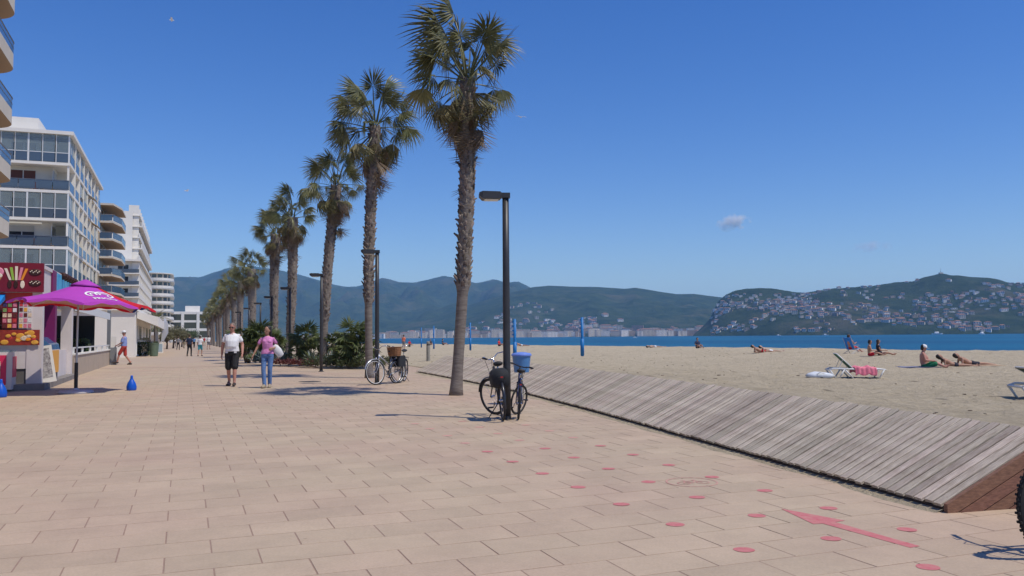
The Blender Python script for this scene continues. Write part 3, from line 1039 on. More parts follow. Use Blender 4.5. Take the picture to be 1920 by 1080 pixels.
def fan(mb, M, lp, L_, nseg, spread, fold, droop, r_, split=0.5, pet=True, arch=0.12):
    def T(p): return M @ Vector(p)
    # petiole
    if pet:
        mb.m = 1
        n = 4
        pts = [(lp * i / n, 0, -arch * lp * (i / n) ** 2) for i in range(n + 1)]
        mb.tube([T(p) for p in pts], [0.024 - 0.012 * i / n for i in range(n + 1)], 4, flat=0.6)
    mb.m = 0
    hx, hz = lp, -arch * lp
    tilt = -2 * arch
    da = 2 * spread / nseg
    for i in range(nseg):
        a = -spread + da * (i + 0.5) + r_.uniform(-.2, .2) * da
        ln = L_ * (0.72 + 0.28 * math.cos(a * 0.62)) * r_.uniform(0.88, 1.08)
        dr = droop * r_.uniform(0.6, 1.5)
        tw = r_.uniform(-0.05, 0.05)
        def pt(f, ang, dz):
            rr = ln * f
            x = rr * math.cos(ang); y = rr * math.sin(ang)
            y2 = y * math.cos(fold)
            z = -abs(y) * math.sin(fold) + dz
            z += -dr * L_ * max(0, f - 0.35) ** 1.8
            sh = 1 - 0.25 * dr * max(0, f - 0.4)
            xx, zz = x * sh, z
            return T((hx + xx * math.cos(tilt) - zz * math.sin(tilt), y2 * sh + tw * f, hz + xx * math.sin(tilt) + zz * math.cos(tilt)))
        w1 = da * 0.52
        pl = 0.012
        v = [pt(0.03, a, 0), pt(split, a - w1, -pl), pt(split, a, pl), pt(split, a + w1, -pl), pt(0.78, a - w1 * .30, 0), pt(0.78, a + w1 * .30, 0), pt(1.02, a + r_.uniform(-.05, .05), 0)]
        mb.add(v, [(0, 1, 2), (0, 2, 3), (1, 4, 5, 2), (2, 5, 3), (4, 6, 5)])

fr_rng = random.Random(21)
GREEN, YEL, DRY = [], [], []
for k in range(9):
    mb = MB()
    fan(mb, Matrix.Identity(4), fr_rng.uniform(0.75, 1.1), fr_rng.uniform(0.60, 0.78), 32, R(fr_rng.uniform(100, 135)), R(fr_rng.uniform(25, 68)), fr_rng.uniform(0.35, 1.15), fr_rng, split=fr_rng.uniform(0.34, 0.46))
    GREEN.append(mb.mesh('frond', [m_frond, m_petiole]))
for k in range(5):
    mb = MB()
    fan(mb, Matrix.Identity(4), fr_rng.uniform(0.55, 0.85), fr_rng.uniform(0.65, 0.80), 26, R(fr_rng.uniform(85, 120)), R(fr_rng.uniform(45, 65)), fr_rng.uniform(0.7, 1.4), fr_rng, split=0.4, arch=0.25)
    YEL.append(mb.mesh('frond', [m_frond_y, m_petiole]))
for k in range(5):
    mb = MB()
    fan(mb, Matrix.Identity(4), fr_rng.uniform(0.45, 0.75), fr_rng.uniform(0.55, 0.75), 22, R(fr_rng.uniform(60, 95)), R(fr_rng.uniform(55, 76)), fr_rng.uniform(0.3, 0.9), fr_rng, split=0.35, arch=0.15)
    DRY.append(mb.mesh('frond', [m_frond_dry, m_frond_dry]))

def frond_matrix(az, el, roll, loc=(0, 0, 0), sc=1.0):
    return Matrix.Translation(loc) @ Matrix.Rotation(az, 4, 'Z') @ Matrix.Rotation(-el, 4, 'Y') @ Matrix.Rotation(roll, 4, 'X') @ Matrix.Scale(sc, 4)

def trunk_mesh(base_to_top, h, r0, r1, stub_from, seed, nst, skirt=0.0):
    """trunk in local space, foot at the origin; base_to_top = sideways lean (x, y)"""
    r_ = random.Random(seed)
    mb = MB(); mb.smooth = True
    n = max(12, int(h / 0.16))
    pts, rad = [], []
    def axis(k):
        b_ = 0.10 * math.sin(k * math.pi) * (1 if seed % 2 else -1)
        return Vector((base_to_top[0] * k ** 1.2 + b_, base_to_top[1] * k, h * k))
    for i in range(n + 1):
        k = i / n
        z = h * k
        rr = r0 + (r1 - r0) * k + 0.05 * math.exp(-z / 0.25)
        if z > stub_from: rr += 0.02 + 0.03 * k
        rr *= 1 + 0.05 * noise.noise(Vector((z * 1.7, seed, 0)))
        p = axis(k)
        if i == 0: p.z = -0.05
        pts.append(p); rad.append(rr)
    mb.m = 0
    mb.tube(pts, rad, 14)
    mb.m = 1
    for i in range(nst):
        k = stub_from / h + (1 - stub_from / h) * (i + r_.random()) / nst
        a = i * 2.399 + r_.uniform(-.3, .3)
        c = axis(k)
        rr = r0 + (r1 - r0) * k + 0.015 + 0.03 * k
        o = Vector((math.cos(a), math.sin(a), 0)); s_ = Vector((-math.sin(a), math.cos(a), 0))
        ln = r_.uniform(0.05, 0.12) * (1.9 if r_.random() < 0.07 else 1)
        up = r_.uniform(0.03, 0.15)
        w = r_.uniform(0.025, 0.05)
        root = c + o * (rr - 0.02)
        tip = c + o * (rr + ln * 0.6) + V(0, 0, up)
        v = [root - s_ * w * 1.3 - V(0, 0, .05), root + s_ * w * 1.3 - V(0, 0, .05), root + s_ * w + V(0, 0, .04), root - s_ * w + V(0, 0, .04), tip - s_ * w * .6, tip + s_ * w * .6, tip + s_ * w * .5 + V(0, 0, .025) - o * .02, tip - s_ * w * .5 + V(0, 0, .025) - o * .02]
        mb.add(v, [(0, 1, 5, 4), (1, 2, 6, 5), (2, 3, 7, 6), (3, 0, 4, 7), (4, 5, 6, 7)])
    return mb.mesh('trunk', [m_trunk, m_stub])

def make_palm(base, crown, label, seed, full=True, r0=0.185, r1=0.15, stub_k=0.28, dens=1.0, cs=1.0, dry=1.0, group='fan palms along the promenade', wind=R(150)):
    r_ = random.Random(seed)
    h = crown.z - base.z
    root = thing('fan_palm', label, 'palm tree', base, 0, group)
    me = trunk_mesh((crown.x - base.x, crown.y - base.y), h, r0, r1, h * stub_k, seed, int((330 if full else 150)))
    link('trunk', me, root)
    top = Vector((crown.x - base.x, crown.y - base.y, h))
    specs = []
    def add(kind, n, e0, e1, z0, z1, s0, s1):
        for i in range(int(n * dens + 0.5)):
            az = (i + r_.uniform(-.35, .35)) * 2 * math.pi / max(1, n * dens) + seed
            specs.append((kind, az, R(r_.uniform(e0, e1)), r_.uniform(z0, z1), r_.uniform(s0, s1)))
    add('g', 7, 62, 84, 0.10, 0.25, .95, 1.15)
    add('g', 9, 28, 58, 0.0, 0.15, .95, 1.15)
    add('g', 10, -8, 26, -0.15, 0.05, .9, 1.1)
    add('y', 9, -45, -8, -0.35, -0.1, .85, 1.05)
    add('d', 8 * dry, -72, -35, -0.7, -0.2, .75, 1.1)
    add('d', 9 * dry, -87, -68, -1.7, -0.4, .55, 1.0)
    merged = None if full else MB()
    for (kind, az, el, dz, sc) in specs:
        # the sea breeze pushes the leaves over
        da = (wind - az + math.pi) % (2 * math.pi) - math.pi
        if abs(el) < R(60): az += 0.30 * math.sin(da)
        rl = r_.uniform(-.9, .9)
        if math.cos(az) > .4 and kind != 'd': sc *= .84
        rr = 0.10 if kind != 'd' else 0.12
        loc = top + Vector((math.cos(az) * rr, math.sin(az) * rr, dz))
        M = frond_matrix(az, el, rl, loc, sc * cs)
        src = {'g': GREEN, 'y': YEL, 'd': DRY}[kind]
        o = link('frond', r_.choice(src), root)
        o.matrix_local = M
    return root, top

def flower_stalks(root, top, lst, seed):
    r_ = random.Random(seed)
    for az, el, ln in lst:
        mb = MB()
        d = Vector((math.cos(az) * math.cos(el), math.sin(az) * math.cos(el), math.sin(el)))
        pts = [top + d * ln * k + V(0, 0, -0.10 * ln * k * k) for k in (0, .3, .6, .85, 1)]
        mb.tube(pts, [0.022, 0.018, 0.013, 0.008, 0.003], 5)
        for j in range(7):
            k = r_.uniform(.5, .95)
            p = top + d * ln * k + V(0, 0, -0.10 * ln * k * k)
            q = p + d * r_.uniform(.15, .3) + Vector((r_.uniform(-.12, .12), r_.uniform(-.12, .12), r_.uniform(0, .14)))
            mb.tube([p, q], [0.007, 0.002], 4)
        mb.build('flower_stalk', m_petiole, root)

def palm_px(bx, Y, cx, cy, label, seed, **k):
    b_ = lamp_at(bx, Y)
    c = at_depth(cx, cy, Y)
    return make_palm(b_, c, label, seed, **k)
b1 = place(855, 741)
r1_, t1_ = make_palm(b1, at_depth(877, 152, b1.y), 'tallest fan palm, nearest, shaggy trunk with smooth grey foot', 3, r0=0.128, r1=0.132, stub_k=0.335, cs=1.14, dens=1.12)
flower_stalks(r1_, t1_, [(R(8), R(62), 1.75), (R(20), R(52), 1.9), (R(-15), R(48), 1.7), (R(160), R(60), 1.5)], 4)
r2_, t2_ = palm_px(693, 28.5, 704, 238, 'second fan palm from the right, ragged crown above the white-rimmed bicycle', 14, stub_k=0.3, r0=0.125, r1=0.13, cs=1.16, dens=1.1)
flower_stalks(r2_, t2_, [(R(10), R(55), 1.7), (R(170), R(55), 1.6)], 5)
palm_px(607, 40.5, 631, 348, 'third fan palm, rounder yellow-green crown, trunk leaning right', 8, stub_k=0.25, r0=0.17, r1=0.20, dens=1.15, cs=1.18, dry=1.1)
palm_px(541, 51.5, 549, 408, 'fourth fan palm, behind the slim lamp in front of its trunk', 11, stub_k=0.2, r0=0.2, r1=0.26, dens=1.1, cs=1.18)
palm_px(516, 61, 517, 440, 'fifth fan palm, thick dry skirt below a low crown', 16, stub_k=0.2, r0=0.22, r1=0.30, dens=1.1, dry=1.5, cs=1.18)
palm_px(470, 80, 472, 505, 'sixth fan palm, bushy crown with pale hanging skirt against the mountain', 19, full=False, stub_k=0.3, r0=0.3, r1=0.34, dens=1.0, dry=1.5, cs=1.3)
for i, (bx, Y, cx, cy) in enumerate([(452, 92, 452, 527), (438, 104, 437, 541), (428, 116, 428, 552), (421, 128, 420, 562), (414, 142, 413, 571), (408, 156, 406, 579), (402, 172, 400, 586), (397, 190, 395, 592), (392, 210, 390, 598)]):
    palm_px(bx, Y, cx, cy, ['seventh', 'eighth', 'ninth', 'tenth', 'eleventh', 'twelfth', 'thirteenth', 'fourteenth', 'farthest'][i] + ' fan palm in the row receding along the promenade', 30 + i, full=False, stub_k=.3, r0=.25, r1=.3, dens=.75, dry=1.4, cs=1.15 + 0.03 * i)

# ------------------------------------------------------------------ planted bed
m_soil = mat('planting_soil', S(168, 150, 126), 0.95, var=0.22, scale=3, bump=0.8, bscale=8)
m_kerb = mat('pale_kerb_stone', S(186, 172, 156), 0.85, var=0.1, scale=5)
bs0 = place(694, 689); bs0 = to_st(bs0.x, bs0.y)[0]
bed_s = [bs0 + i * 1.2 for i in range(90)]
vs_, fs = [], []
NB = 12
for i, s_ in enumerate(bed_s):
    for j in range(NB + 1):
        t_ = 5.75 + 3.6 * j / NB
        p = st(s_, t_)
        e = min(1, 4 * min(j, NB - j) / NB, i / 2.0)
        vs_.append((p.x, p.y, 0.03 + e * (0.12 + 0.08 * noise.noise(Vector((p.x * .7, p.y * .7, 3))))))
for i in range(len(bed_s) - 1):
    for j in range(NB):
        a = i * (NB + 1) + j
        fs.append((a, a + 1, a + NB + 2, a + NB + 1))
mb = MB(); mb.add(vs_, fs)
bed = mb.build('planting_bed', m_soil, smooth=True); tag(bed, kind='structure')
def st_box(mb, s0, s1, t0, t1, z0, z1):
    return mb.hexa([st(s0, t0, z0), st(s0, t1, z0), st(s1, t1, z0), st(s1, t0, z0), st(s0, t0, z1), st(s0, t1, z1), st(s1, t1, z1), st(s1, t0, z1)])
mb = MB(); st_box(mb, bs0 - 0.12, bs0 + 105, 5.60, 5.75, -0.05, 0.06); mb.build('kerb', m_kerb, bed)
mb = MB(); st_box(mb, bs0 - 0.12, bs0, 5.752, 9.35, -0.05, 0.06); mb.build('kerb', m_kerb, bed)

m_dwarf = mat('dwarf_palm_leaf', (0.16, 0.185, 0.06), 0.45, col2=(0.065, 0.09, 0.03), scale=2.5, island=0.3, objvar=0.1, transl=0.2)
m_agave = mat('agave_leaf', (0.20, 0.25, 0.21), 0.5, var=0.2, scale=3, island=0.2)
m_redleaf = mat('red_ground_leaf', (0.16, 0.05, 0.045), 0.6, var=0.3, scale=6, island=0.35, transl=0.15)
m_shrub = mat('shrub_leaf', (0.085, 0.105, 0.045), 0.55, var=0.3, scale=5, island=0.4, transl=0.2)
m_bark = mat('shrub_stem', (0.11, 0.085, 0.065), 0.9, var=0.2)
def dwarf_palm(px, Y, heads, label, seed):
    r_ = random.Random(seed)
    p = at_depth(px, 634, Y)
    root = thing('dwarf_palm', label, 'palm bush', (p.x, p.y, 0.1), 0, 'dwarf palms in the planted bed')
    mb, tr = MB(), MB()
    for (dx, dy, h, sc, n) in heads:
        tr.tube([(dx * .4, dy * .4, -0.05), (dx * .8, dy * .8, h * .5), (dx, dy, h)], [0.12, 0.11, 0.13], 8)
        for i in range(n):
            az = i * 2.399 + r_.uniform(-.4, .4)
            el = math.asin(r_.uniform(-0.45, 0.98))
            M = frond_matrix(az, el, r_.uniform(-.6, .6), (dx, dy, h), sc * r_.uniform(.8, 1.15))
            fan(mb, M, 0.42, 0.46, 13, R(105), R(r_.uniform(8, 40)), r_.uniform(0, .45), r_, split=0.5)
    mb.build('foliage', [m_dwarf, m_dwarf], root)
    tr.build('trunk', m_stub, root)
dwarf_palm(470, 47, [(-.5, 0, 1.25, 1.25, 42), (.45, .2, 1.35, 1.25, 42), (1.1, .3, 1.1, 1.1, 34), (-.1, -.4, .6, 1, 26)], 'wide bushy dwarf palm between the man and woman, left end of bed', 1)
dwarf_palm(574, 42, [(0, 0, 1.25, 1.1, 44), (.3, -.2, .5, .9, 24), (-.4, 0, .7, .8, 22)], 'rounded dwarf palm left of the free-standing lamp in bed', 2)
dwarf_palm(634, 41, [(-.2, 0, .95, 1.05, 38), (.35, .2, .7, .9, 26)], 'low dark dwarf palm just right of the third palm trunk', 3)
dwarf_palm(662, 37.5, [(-.1, .1, 1.4, 1.1, 40), (.3, -.15, .75, 1.15, 40), (-.3, -.2, .45, .9, 26)], 'upright two-headed dwarf palm at the near right end of bed', 4)
dwarf_palm(507, 56, [(0, 0, .9, 1.1, 36), (.6, 0, .7, 1, 26)], 'dwarf palm behind the woman in the pink top', 5)
def leaf_clump(mb, r_, n, rad, h, ln, w, up=0.3):
    for i in range(n):
        a = r_.uniform(0, 6.283); rr = rad * math.sqrt(r_.random()); z = h * r_.random() * (1 - 0.5 * rr / rad)
        c = Vector((rr * math.cos(a), rr * math.sin(a), z))
        d = Vector((math.cos(a) + r_.uniform(-.8, .8), math.sin(a) + r_.uniform(-.8, .8), r_.uniform(-.2, 1) + up)).normalized()
        s_ = d.cross(Vector((r_.uniform(-1, 1), r_.uniform(-1, 1), 1))).normalized() * w
        l_ = ln * r_.uniform(.6, 1.3)
        mb.add([c, c + d * l_ * .5 + s_, c + d * l_, c + d * l_ * .5 - s_], [(0, 1, 2, 3)])
shr = random.Random(77)
for i, (px, Y, kind) in enumerate([(483, 44, 'agave'), (498, 43, 'agave'), (533, 42, 'agave'), (552, 44, 'green'), (584, 40, 'agave'), (592, 38.5, 'green'), (526, 41, 'red'), (545, 40.5, 'red'), (562, 40, 'red'), (577, 39, 'red'), (618, 39, 'agave'), (640, 37.5, 'green'), (651, 36.8, 'green'), (680, 36.5, 'green'), (612, 38, 'green'), (695, 37, 'green'), (514, 47, 'green'), (722, 40, 'green')]):
    p = at_depth(px, 634, Y)
    side = ['beside', 'in front of', 'near'][i % 3]
    wheres = {483: 'behind the woman\'s right hand', 498: 'behind the woman\'s handbag side', 533: 'right of the woman, behind red plants', 552: 'left of the rounded dwarf palm', 584: 'under the rounded dwarf palm', 592: 'left of the free-standing lamp foot', 526: 'nearest the woman', 545: 'second from the woman', 562: 'third from the woman', 577: 'nearest the lamp', 618: 'right of the free-standing lamp', 640: 'left below the two-headed dwarf palm', 651: 'under the two-headed dwarf palm', 680: 'left of the second palm trunk', 612: 'right at the lamp foot', 695: 'behind the white-rimmed bicycle', 514: 'behind the woman\'s head', 722: 'right of the second palm, behind the bicycles'}
    if kind == 'agave':
        root = thing('agave', 'grey-green agave rosette in the bed, ' + wheres[px], 'agave', (p.x, p.y, .1), shr.uniform(0, 6), 'agaves in the bed')
        mb = MB()
        for j in range(26):
            a = j * 2.399; el = R(20 + 60 * (j / 26) + shr.uniform(-8, 8)); ln = shr.uniform(.5, .8)
            d = Vector((math.cos(a) * math.cos(el), math.sin(a) * math.cos(el), math.sin(el))); s_ = Vector((-math.sin(a), math.cos(a), 0)); nn = d.cross(s_)
            o = Vector((0, 0, .06))
            mb.add([o + s_ * .05, o - s_ * .05, o + d * ln * .4 - s_ * .075, o + d * ln * .4 + s_ * .075, o + d * ln * .4 + nn * .03, o + d * ln - V(0, 0, .06)], [(0, 1, 2, 4), (1, 0, 3, 4)[::-1] if False else (0, 4, 3), (2, 5, 4), (4, 5, 3)])
        mb.build('leaf_rosette', m_agave, root)
    else:
        nm, mt_, lab = ('red_plant', m_redleaf, 'low dark red plant in the bed, ') if kind == 'red' else ('low_shrub', m_shrub, 'low green shrub in the bed, ')
        root = thing(nm, lab + wheres[px], 'plant' if kind == 'red' else 'shrub', (p.x, p.y, .1), shr.uniform(0, 6), 'red plants in the bed' if kind == 'red' else 'low shrubs in the bed')
        mb = MB()
        rad, h = (0.42, 0.25) if kind == 'red' else (shr.uniform(.4, .6), shr.uniform(.35, .7))
        leaf_clump(mb, shr, 420, rad, h, .13, .025)
        mb.build('foliage', mt_, root)
        MB().tube([(0, 0, -.05), (0.02, 0, h * .6)], [.03, .012], 6).build('stem', m_bark, root)
# ------------------------------------------------------------------ bicycles
m_tyre = mat('tyre_rubber', (0.022, 0.022, 0.023), 0.8, var=0.2, scale=20)
m_rim = mat('rim_alloy', (0.62, 0.62, 0.62), 0.3, metal=0.8)
m_rim_dark = mat('rim_black', (0.04, 0.04, 0.045), 0.4)
m_chrome = mat('chrome', (0.6, 0.6, 0.62), 0.2, metal=1.0)
m_black = mat('black_plastic', (0.02, 0.02, 0.022), 0.5)
m_saddle = mat('saddle_vinyl', (0.025, 0.024, 0.024), 0.55)
m_blackpaint = mat('black_frame_paint', (0.02, 0.022, 0.03), 0.3, spec=0.5)
m_silver = mat('silver_frame_paint', (0.50, 0.51, 0.54), 0.3, metal=0.5)
m_bluepaint = mat('dark_blue_frame_paint', (0.03, 0.035, 0.10), 0.3)
m_wicker = mat('wicker', (0.28, 0.13, 0.055), 0.7, var=0.35, scale=25, bump=0.5, bscale=60)
m_bag = mat('pannier_cloth', (0.022, 0.024, 0.028), 0.85, var=0.2, scale=12)
m_reflect = mat('red_reflector', (0.35, 0.02, 0.02), 0.2)

def ring_pts(rad, n): return [(rad * math.cos(2 * math.pi * j / n), 0, rad * math.sin(2 * math.pi * j / n)) for j in range(n)]
def wheel(parent, name, loc, Rw, tw, rim_m, knob=False, steer=None):
    w = link(name, None, parent)
    w.location = loc
    mb = MB(); mb.smooth = not knob
    mb.tube(ring_pts(Rw - tw, 44), tw, 8, closed=True)
    if knob:
        for j in range(72):
            a = 2 * math.pi * j / 72
            c = Vector((math.cos(a), 0, math.sin(a)))
            for sy in ((-1, 1) if j % 2 else (0,)):
                mb.obox(c * (Rw + 0.003) + V(0, sy * tw * .5, 0), c * 0.005, V(0, tw * .28, 0), Vector((-c.z, 0, c.x)) * 0.008)
    mb.build('tyre', m_tyre, w)
    mb = MB(); mb.smooth = True; mb.tube(ring_pts(Rw - tw * 2 - 0.004, 40), 0.011, 6, closed=True); mb.build('rim', rim_m, w)
    mb = MB()
    for j in range(28):
        a = 2 * math.pi * j / 28
        sy = 0.03 if j % 2 else -0.03
        a2 = a + (0.5 if (j // 2) % 2 else -0.5)
        mb.tube([(0.02 * math.cos(a2), sy, 0.02 * math.sin(a2)), ((Rw - tw * 2) * math.cos(a), 0, (Rw - tw * 2) * math.sin(a))], 0.0013, 3, cap=False)
    mb.build('spokes', m_chrome, w)
    mb = MB(); mb.tube([(0, -0.05, 0), (0, -0.03, 0), (0, 0.03, 0), (0, 0.05, 0)], [0.012, 0.022, 0.022, 0.012], 10); mb.build('hub', m_chrome, w)
    return w

def bicycle(label, loc, yaw, lean=0.0, steer=0.0, frame_m=None, rim_m=None, step=False, fenders=True, rack=True, basket=None, panniers=False, childseat=False, knob=False, hb='up', Rw=0.34, group='parked bicycles', stand=True):
    frame_m = frame_m or m_blackpaint
    rim_m = rim_m or m_rim
    b = thing('bicycle', label, 'bicycle', loc, 0, group)
    b.rotation_euler = (Matrix.Rotation(yaw, 3, 'Z') @ Matrix.Rotation(lean, 3, 'X')).to_euler()
    tw = 0.026 if knob else 0.019
    F_ax, R_ax = Vector((0.56, 0, Rw)), Vector((-0.50, 0, Rw))
    BB = Vector((-0.06, 0, 0.28))
    HT, HB = Vector((0.36, 0, 0.86)), Vector((0.40, 0, 0.70))
    ST = Vector((-0.22, 0, 0.80))
    wheel(b, 'rear_wheel', R_ax, Rw, tw, rim_m, knob)
    fr = MB(); fr.smooth = True
    top_a = Vector((-0.16, 0, 0.52)) if step else ST - V(-.015, 0, .06)
    fr.bar(BB, ST, 0.016); fr.bar(HB, BB, 0.018)
    fr.bar(HT - V(-.005, 0, .03), top_a, 0.015)
    fr.tube([HB - (HT - HB) * .15, HT + (HT - HB) * .12], 0.021, 10)
    for sy in (-1, 1):
        fr.tube([BB + V(-.03, sy * .03, 0), R_ax + V(0, sy * .06, 0)], [.011, .009], 6)
        fr.tube([ST + V(.01, sy * .02, -.07), R_ax + V(0, sy * .06, 0)], [.010, .008], 6)
    fr.tube([BB + V(0, -.04, 0), BB + V(0, .04, 0)], 0.024, 10)
    fr.build('frame', frame_m, b)
    mb = MB(); mb.smooth = True
    seat_top = ST + (ST - BB).normalized() * 0.12
    mb.bar(ST, seat_top, 0.013); mb.build('seat_post', m_chrome, b)
    mb = MB(); mb.smooth = True
    c = seat_top + V(0.02, 0, 0.03)
    rings = []
    for x, w, h in [(-.13, .055, .025), (-.11, .085, .04), (-.05, .08, .04), (.02, .045, .032), (.10, .025, .026), (.15, .012, .016)]:
        rings.append([c + V(x, w * math.cos(q), h * math.sin(q) + (0.012 if x < -.05 else 0)) for q in [2 * math.pi * j / 12 for j in range(12)]])
    mb.loft(rings); mb.build('saddle', m_saddle, b)
    # steered front: an empty-free sub assembly, turned about the steering axis
    ax = (HT - HB).normalized()
    Ms = Matrix.Translation(HB) @ Matrix.Rotation(steer, 4, ax) @ Matrix.Translation(-HB)
    fk = MB(); fk.smooth = True
    for sy in (-1, 1):
        fk.tube([HB + V(.005, sy * .03, -.02), HB + V(.06, sy * .05, -.18), F_ax + V(0, sy * .055, 0)], [.014, .012, .009], 7)
    fk.tube([HB + V(.005, -.045, -.02), HB + V(.005, .045, -.02)], 0.016, 8)
    o = fk.build('fork', frame_m, b); o.matrix_local = Ms
    w = wheel(b, 'front_wheel', F_ax, Rw, tw, rim_m, knob)
    w.matrix_local = Ms @ Matrix.Translation(F_ax)
    h = MB(); h.smooth = True
    stem_top = HT + ax * 0.14
    fwd = stem_top + V(0.07, 0, 0.02)
    if hb == 'up':
        hp = [fwd + V(-.22, .28, .05), fwd + V(-.10, .27, .075), fwd + V(-.02, .17, .07), fwd + V(0, .05, 0), fwd + V(0, -.05, 0), fwd + V(-.02, -.17, .07), fwd + V(-.10, -.27, .075), fwd + V(-.22, -.28, .05)]
    else:
        hp = [fwd + V(-.07, .31, .03), fwd + V(-.03, .2, .03), fwd + V(0, .07, 0), fwd + V(0, -.07, 0), fwd + V(-.03, -.2, .03), fwd + V(-.07, -.31, .03)]
    h.tube(hp, 0.012, 8); h.tube([HT, stem_top, fwd], 0.014, 8)
    hbo = h.build('handlebar', m_chrome if hb == 'up' else m_black, b); hbo.matrix_local = Ms
    for i, j in ((0, 1), (-1, -2)):
        g = MB(); g.smooth = True; d = (hp[j] - hp[i]).normalized()
        g.tube([hp[i] - d * .005, hp[i] + d * .11], 0.018, 8); g.build('grip', m_black, hbo)
        g = MB(); q = hp[i] + d * .13
        g.tube([q, q + V(.05, 0, -.02), q + V(.04, (hp[i] - hp[j]).y * .6, -.035)], [.008, .006, .005], 5); g.build('brake_lever', m_chrome, hbo)
    cb = MB()
    for sy in (-1, 1):
        cb.tube([stem_top + V(.05, sy * .12, .06), stem_top + V(.14, sy * .08, .03), HB + V(.06, sy * .03, .05), HB + V(.03, sy * .03, -.1)], .004, 4)
    o = cb.build('brake_cable', m_black, b); o.matrix_local = Ms
    # drive
    mb = MB(); mb.tube(ring_pts(0.085, 24), 0.006, 4, closed=True)
    for j in range(5):
        a = 2 * math.pi * j / 5; mb.bar((0, 0, 0), (.085 * math.cos(a), 0, .085 * math.sin(a)), .006, 4)
    o = mb.build('chainring', m_black, b); o.location = BB + V(0, -.055, 0)
    ca = R(35)
    for sy in (-1, 1):
        mb = MB(); e = V(0.165 * math.cos(ca) * sy, sy * .01, -0.165 * math.sin(ca) * sy)
        mb.tube([V(0, 0, 0), e], [.012, .009], 6)
        o = mb.build('crank', m_chrome, b); o.location = BB + V(0, sy * .075, 0)
        mb = MB(); mb.obox(e + V(0, sy * .055, 0), V(.045, 0, 0), V(0, .045, 0), V(0, 0, .012)); mb.build('pedal', m_black, o)
    mb = MB()
    for z in (0.085, -0.085):
        mb.bar(BB + V(0, -.055, z), R_ax + V(0, -.045, z * .42), .004, 4)
    mb.build('chain', m_black, b)
    if fenders:
        def fender(a0, a1, rr):
            f = MB(); f.smooth = True; rings = []
            for j in range(15):
                a = R(a0 + (a1 - a0) * j / 14)
                c = Vector((math.cos(a), 0, math.sin(a)))
                rings.append([c * rr + V(0, -.026, 0) - c * .012, c * (rr + .006) + V(0, -.014, 0), c * (rr + .006) + V(0, .014, 0), c * rr + V(0, .026, 0) - c * .012])
            f.loft(rings, cap=False, closed=False); return f
        o = fender(15, 200, Rw + .022).build('rear_fender', frame_m, b); o.location = R_ax
        o = fender(-15 + 30, 165, Rw + .022).build('front_fender', frame_m, b); o.matrix_local = Ms @ Matrix.Translation(F_ax)
    if rack:
        mb = MB(); z = Rw * 2 + .06
        for sy in (-1, 1):
            mb.tube([(-.26, sy * .05, z), (-.72, sy * .06, z)], .006, 5); mb.bar((-.62, sy * .06, z), R_ax + V(0, sy * .075, 0), .005, 5)
        for x in (-.3, -.45, -.6, -.72): mb.bar((x, -.06, z), (x, .06, z), .005, 5)
        mb.build('luggage_rack', m_black, b)
        mb = MB(); mb.obox((-.735, 0, z), (.006, 0, 0), (0, .022, 0), (0, 0, .012)); mb.build('reflector', m_reflect, b)
    if panniers:
        for sy in (-1, 1):
            mb = MB(); mb.bbox(-.68, -.34, -.06, .06, 0, .33, .03)
            o = mb.build('pannier_bag', m_bag, b); o.location = (0, sy * .135, Rw * 2 - .24)
    if childseat:
        mb = MB(); mb.smooth = True
        rings = []
        for (z, x0, x1, w) in [(0.56, -.64, -.34, .13), (0.62, -.68, -.30, .16), (0.74, -.70, -.30, .17), (0.84, -.68, -.33, .14), (0.88, -.62, -.38, .09)]:
            rings.append([(x0, -w * .8, z), (x1, -w, z), (x1, w, z), (x0, w * .8, z)])
        mb.loft(rings); mb.build('rear_bag', m_bag, b)
    if basket:
        bx = MB(); 
        rings = []
        for z, k in ((0, .82), (.02, .84), (.12, .92), (.25, 1.0), (.265, 1.03)):
            w, l_ = .19 * k, .15 * k
            rings.append([(l_ * c_[0], w * c_[1], z) for c_ in ((-1, -.7), (-.7, -1), (.7, -1), (1, -.7), (1, .7), (.7, 1), (-.7, 1), (-1, .7))])
        bx.loft(rings, cap=False)
        bx.add(rings[1], [tuple(reversed(range(8)))])
        o = bx.build('wicker_basket', m_wicker, b); o.matrix_local = Ms @ Matrix.Translation((.58, 0, .80))
        for z, k in ((.06, .885), (.11, .92), (.16, .95), (.21, .98), (.262, 1.04)):
            w, l_ = .19 * k, .15 * k
            mb = MB(); mb.tube([(l_ * c_[0], w * c_[1], z) for c_ in ((-1, -.7), (-.7, -1), (.7, -1), (1, -.7), (1, .7), (.7, 1), (-.7, 1), (-1, .7))], .009, 5, closed=True); mb.build('woven_band', m_wicker, o)
    if stand:
        mb = MB(); mb.tube([(-.16, .03, .27), (-.22, .22, .02 - lean * .2)], [.01, .008], 6); mb.build('kickstand', m_black, b)
    mb = MB(); mb.smooth = True; mb.ball((HB.x + .09, 0, HB.z + .05), .035, n=6); o = mb.build('headlight', m_chrome, b); o.matrix_local = Ms
    return b
def facing(px, py):
    """yaw that points away from the camera at that place"""
    p = place(px, py)
    return p, math.atan2(p.y, p.x)
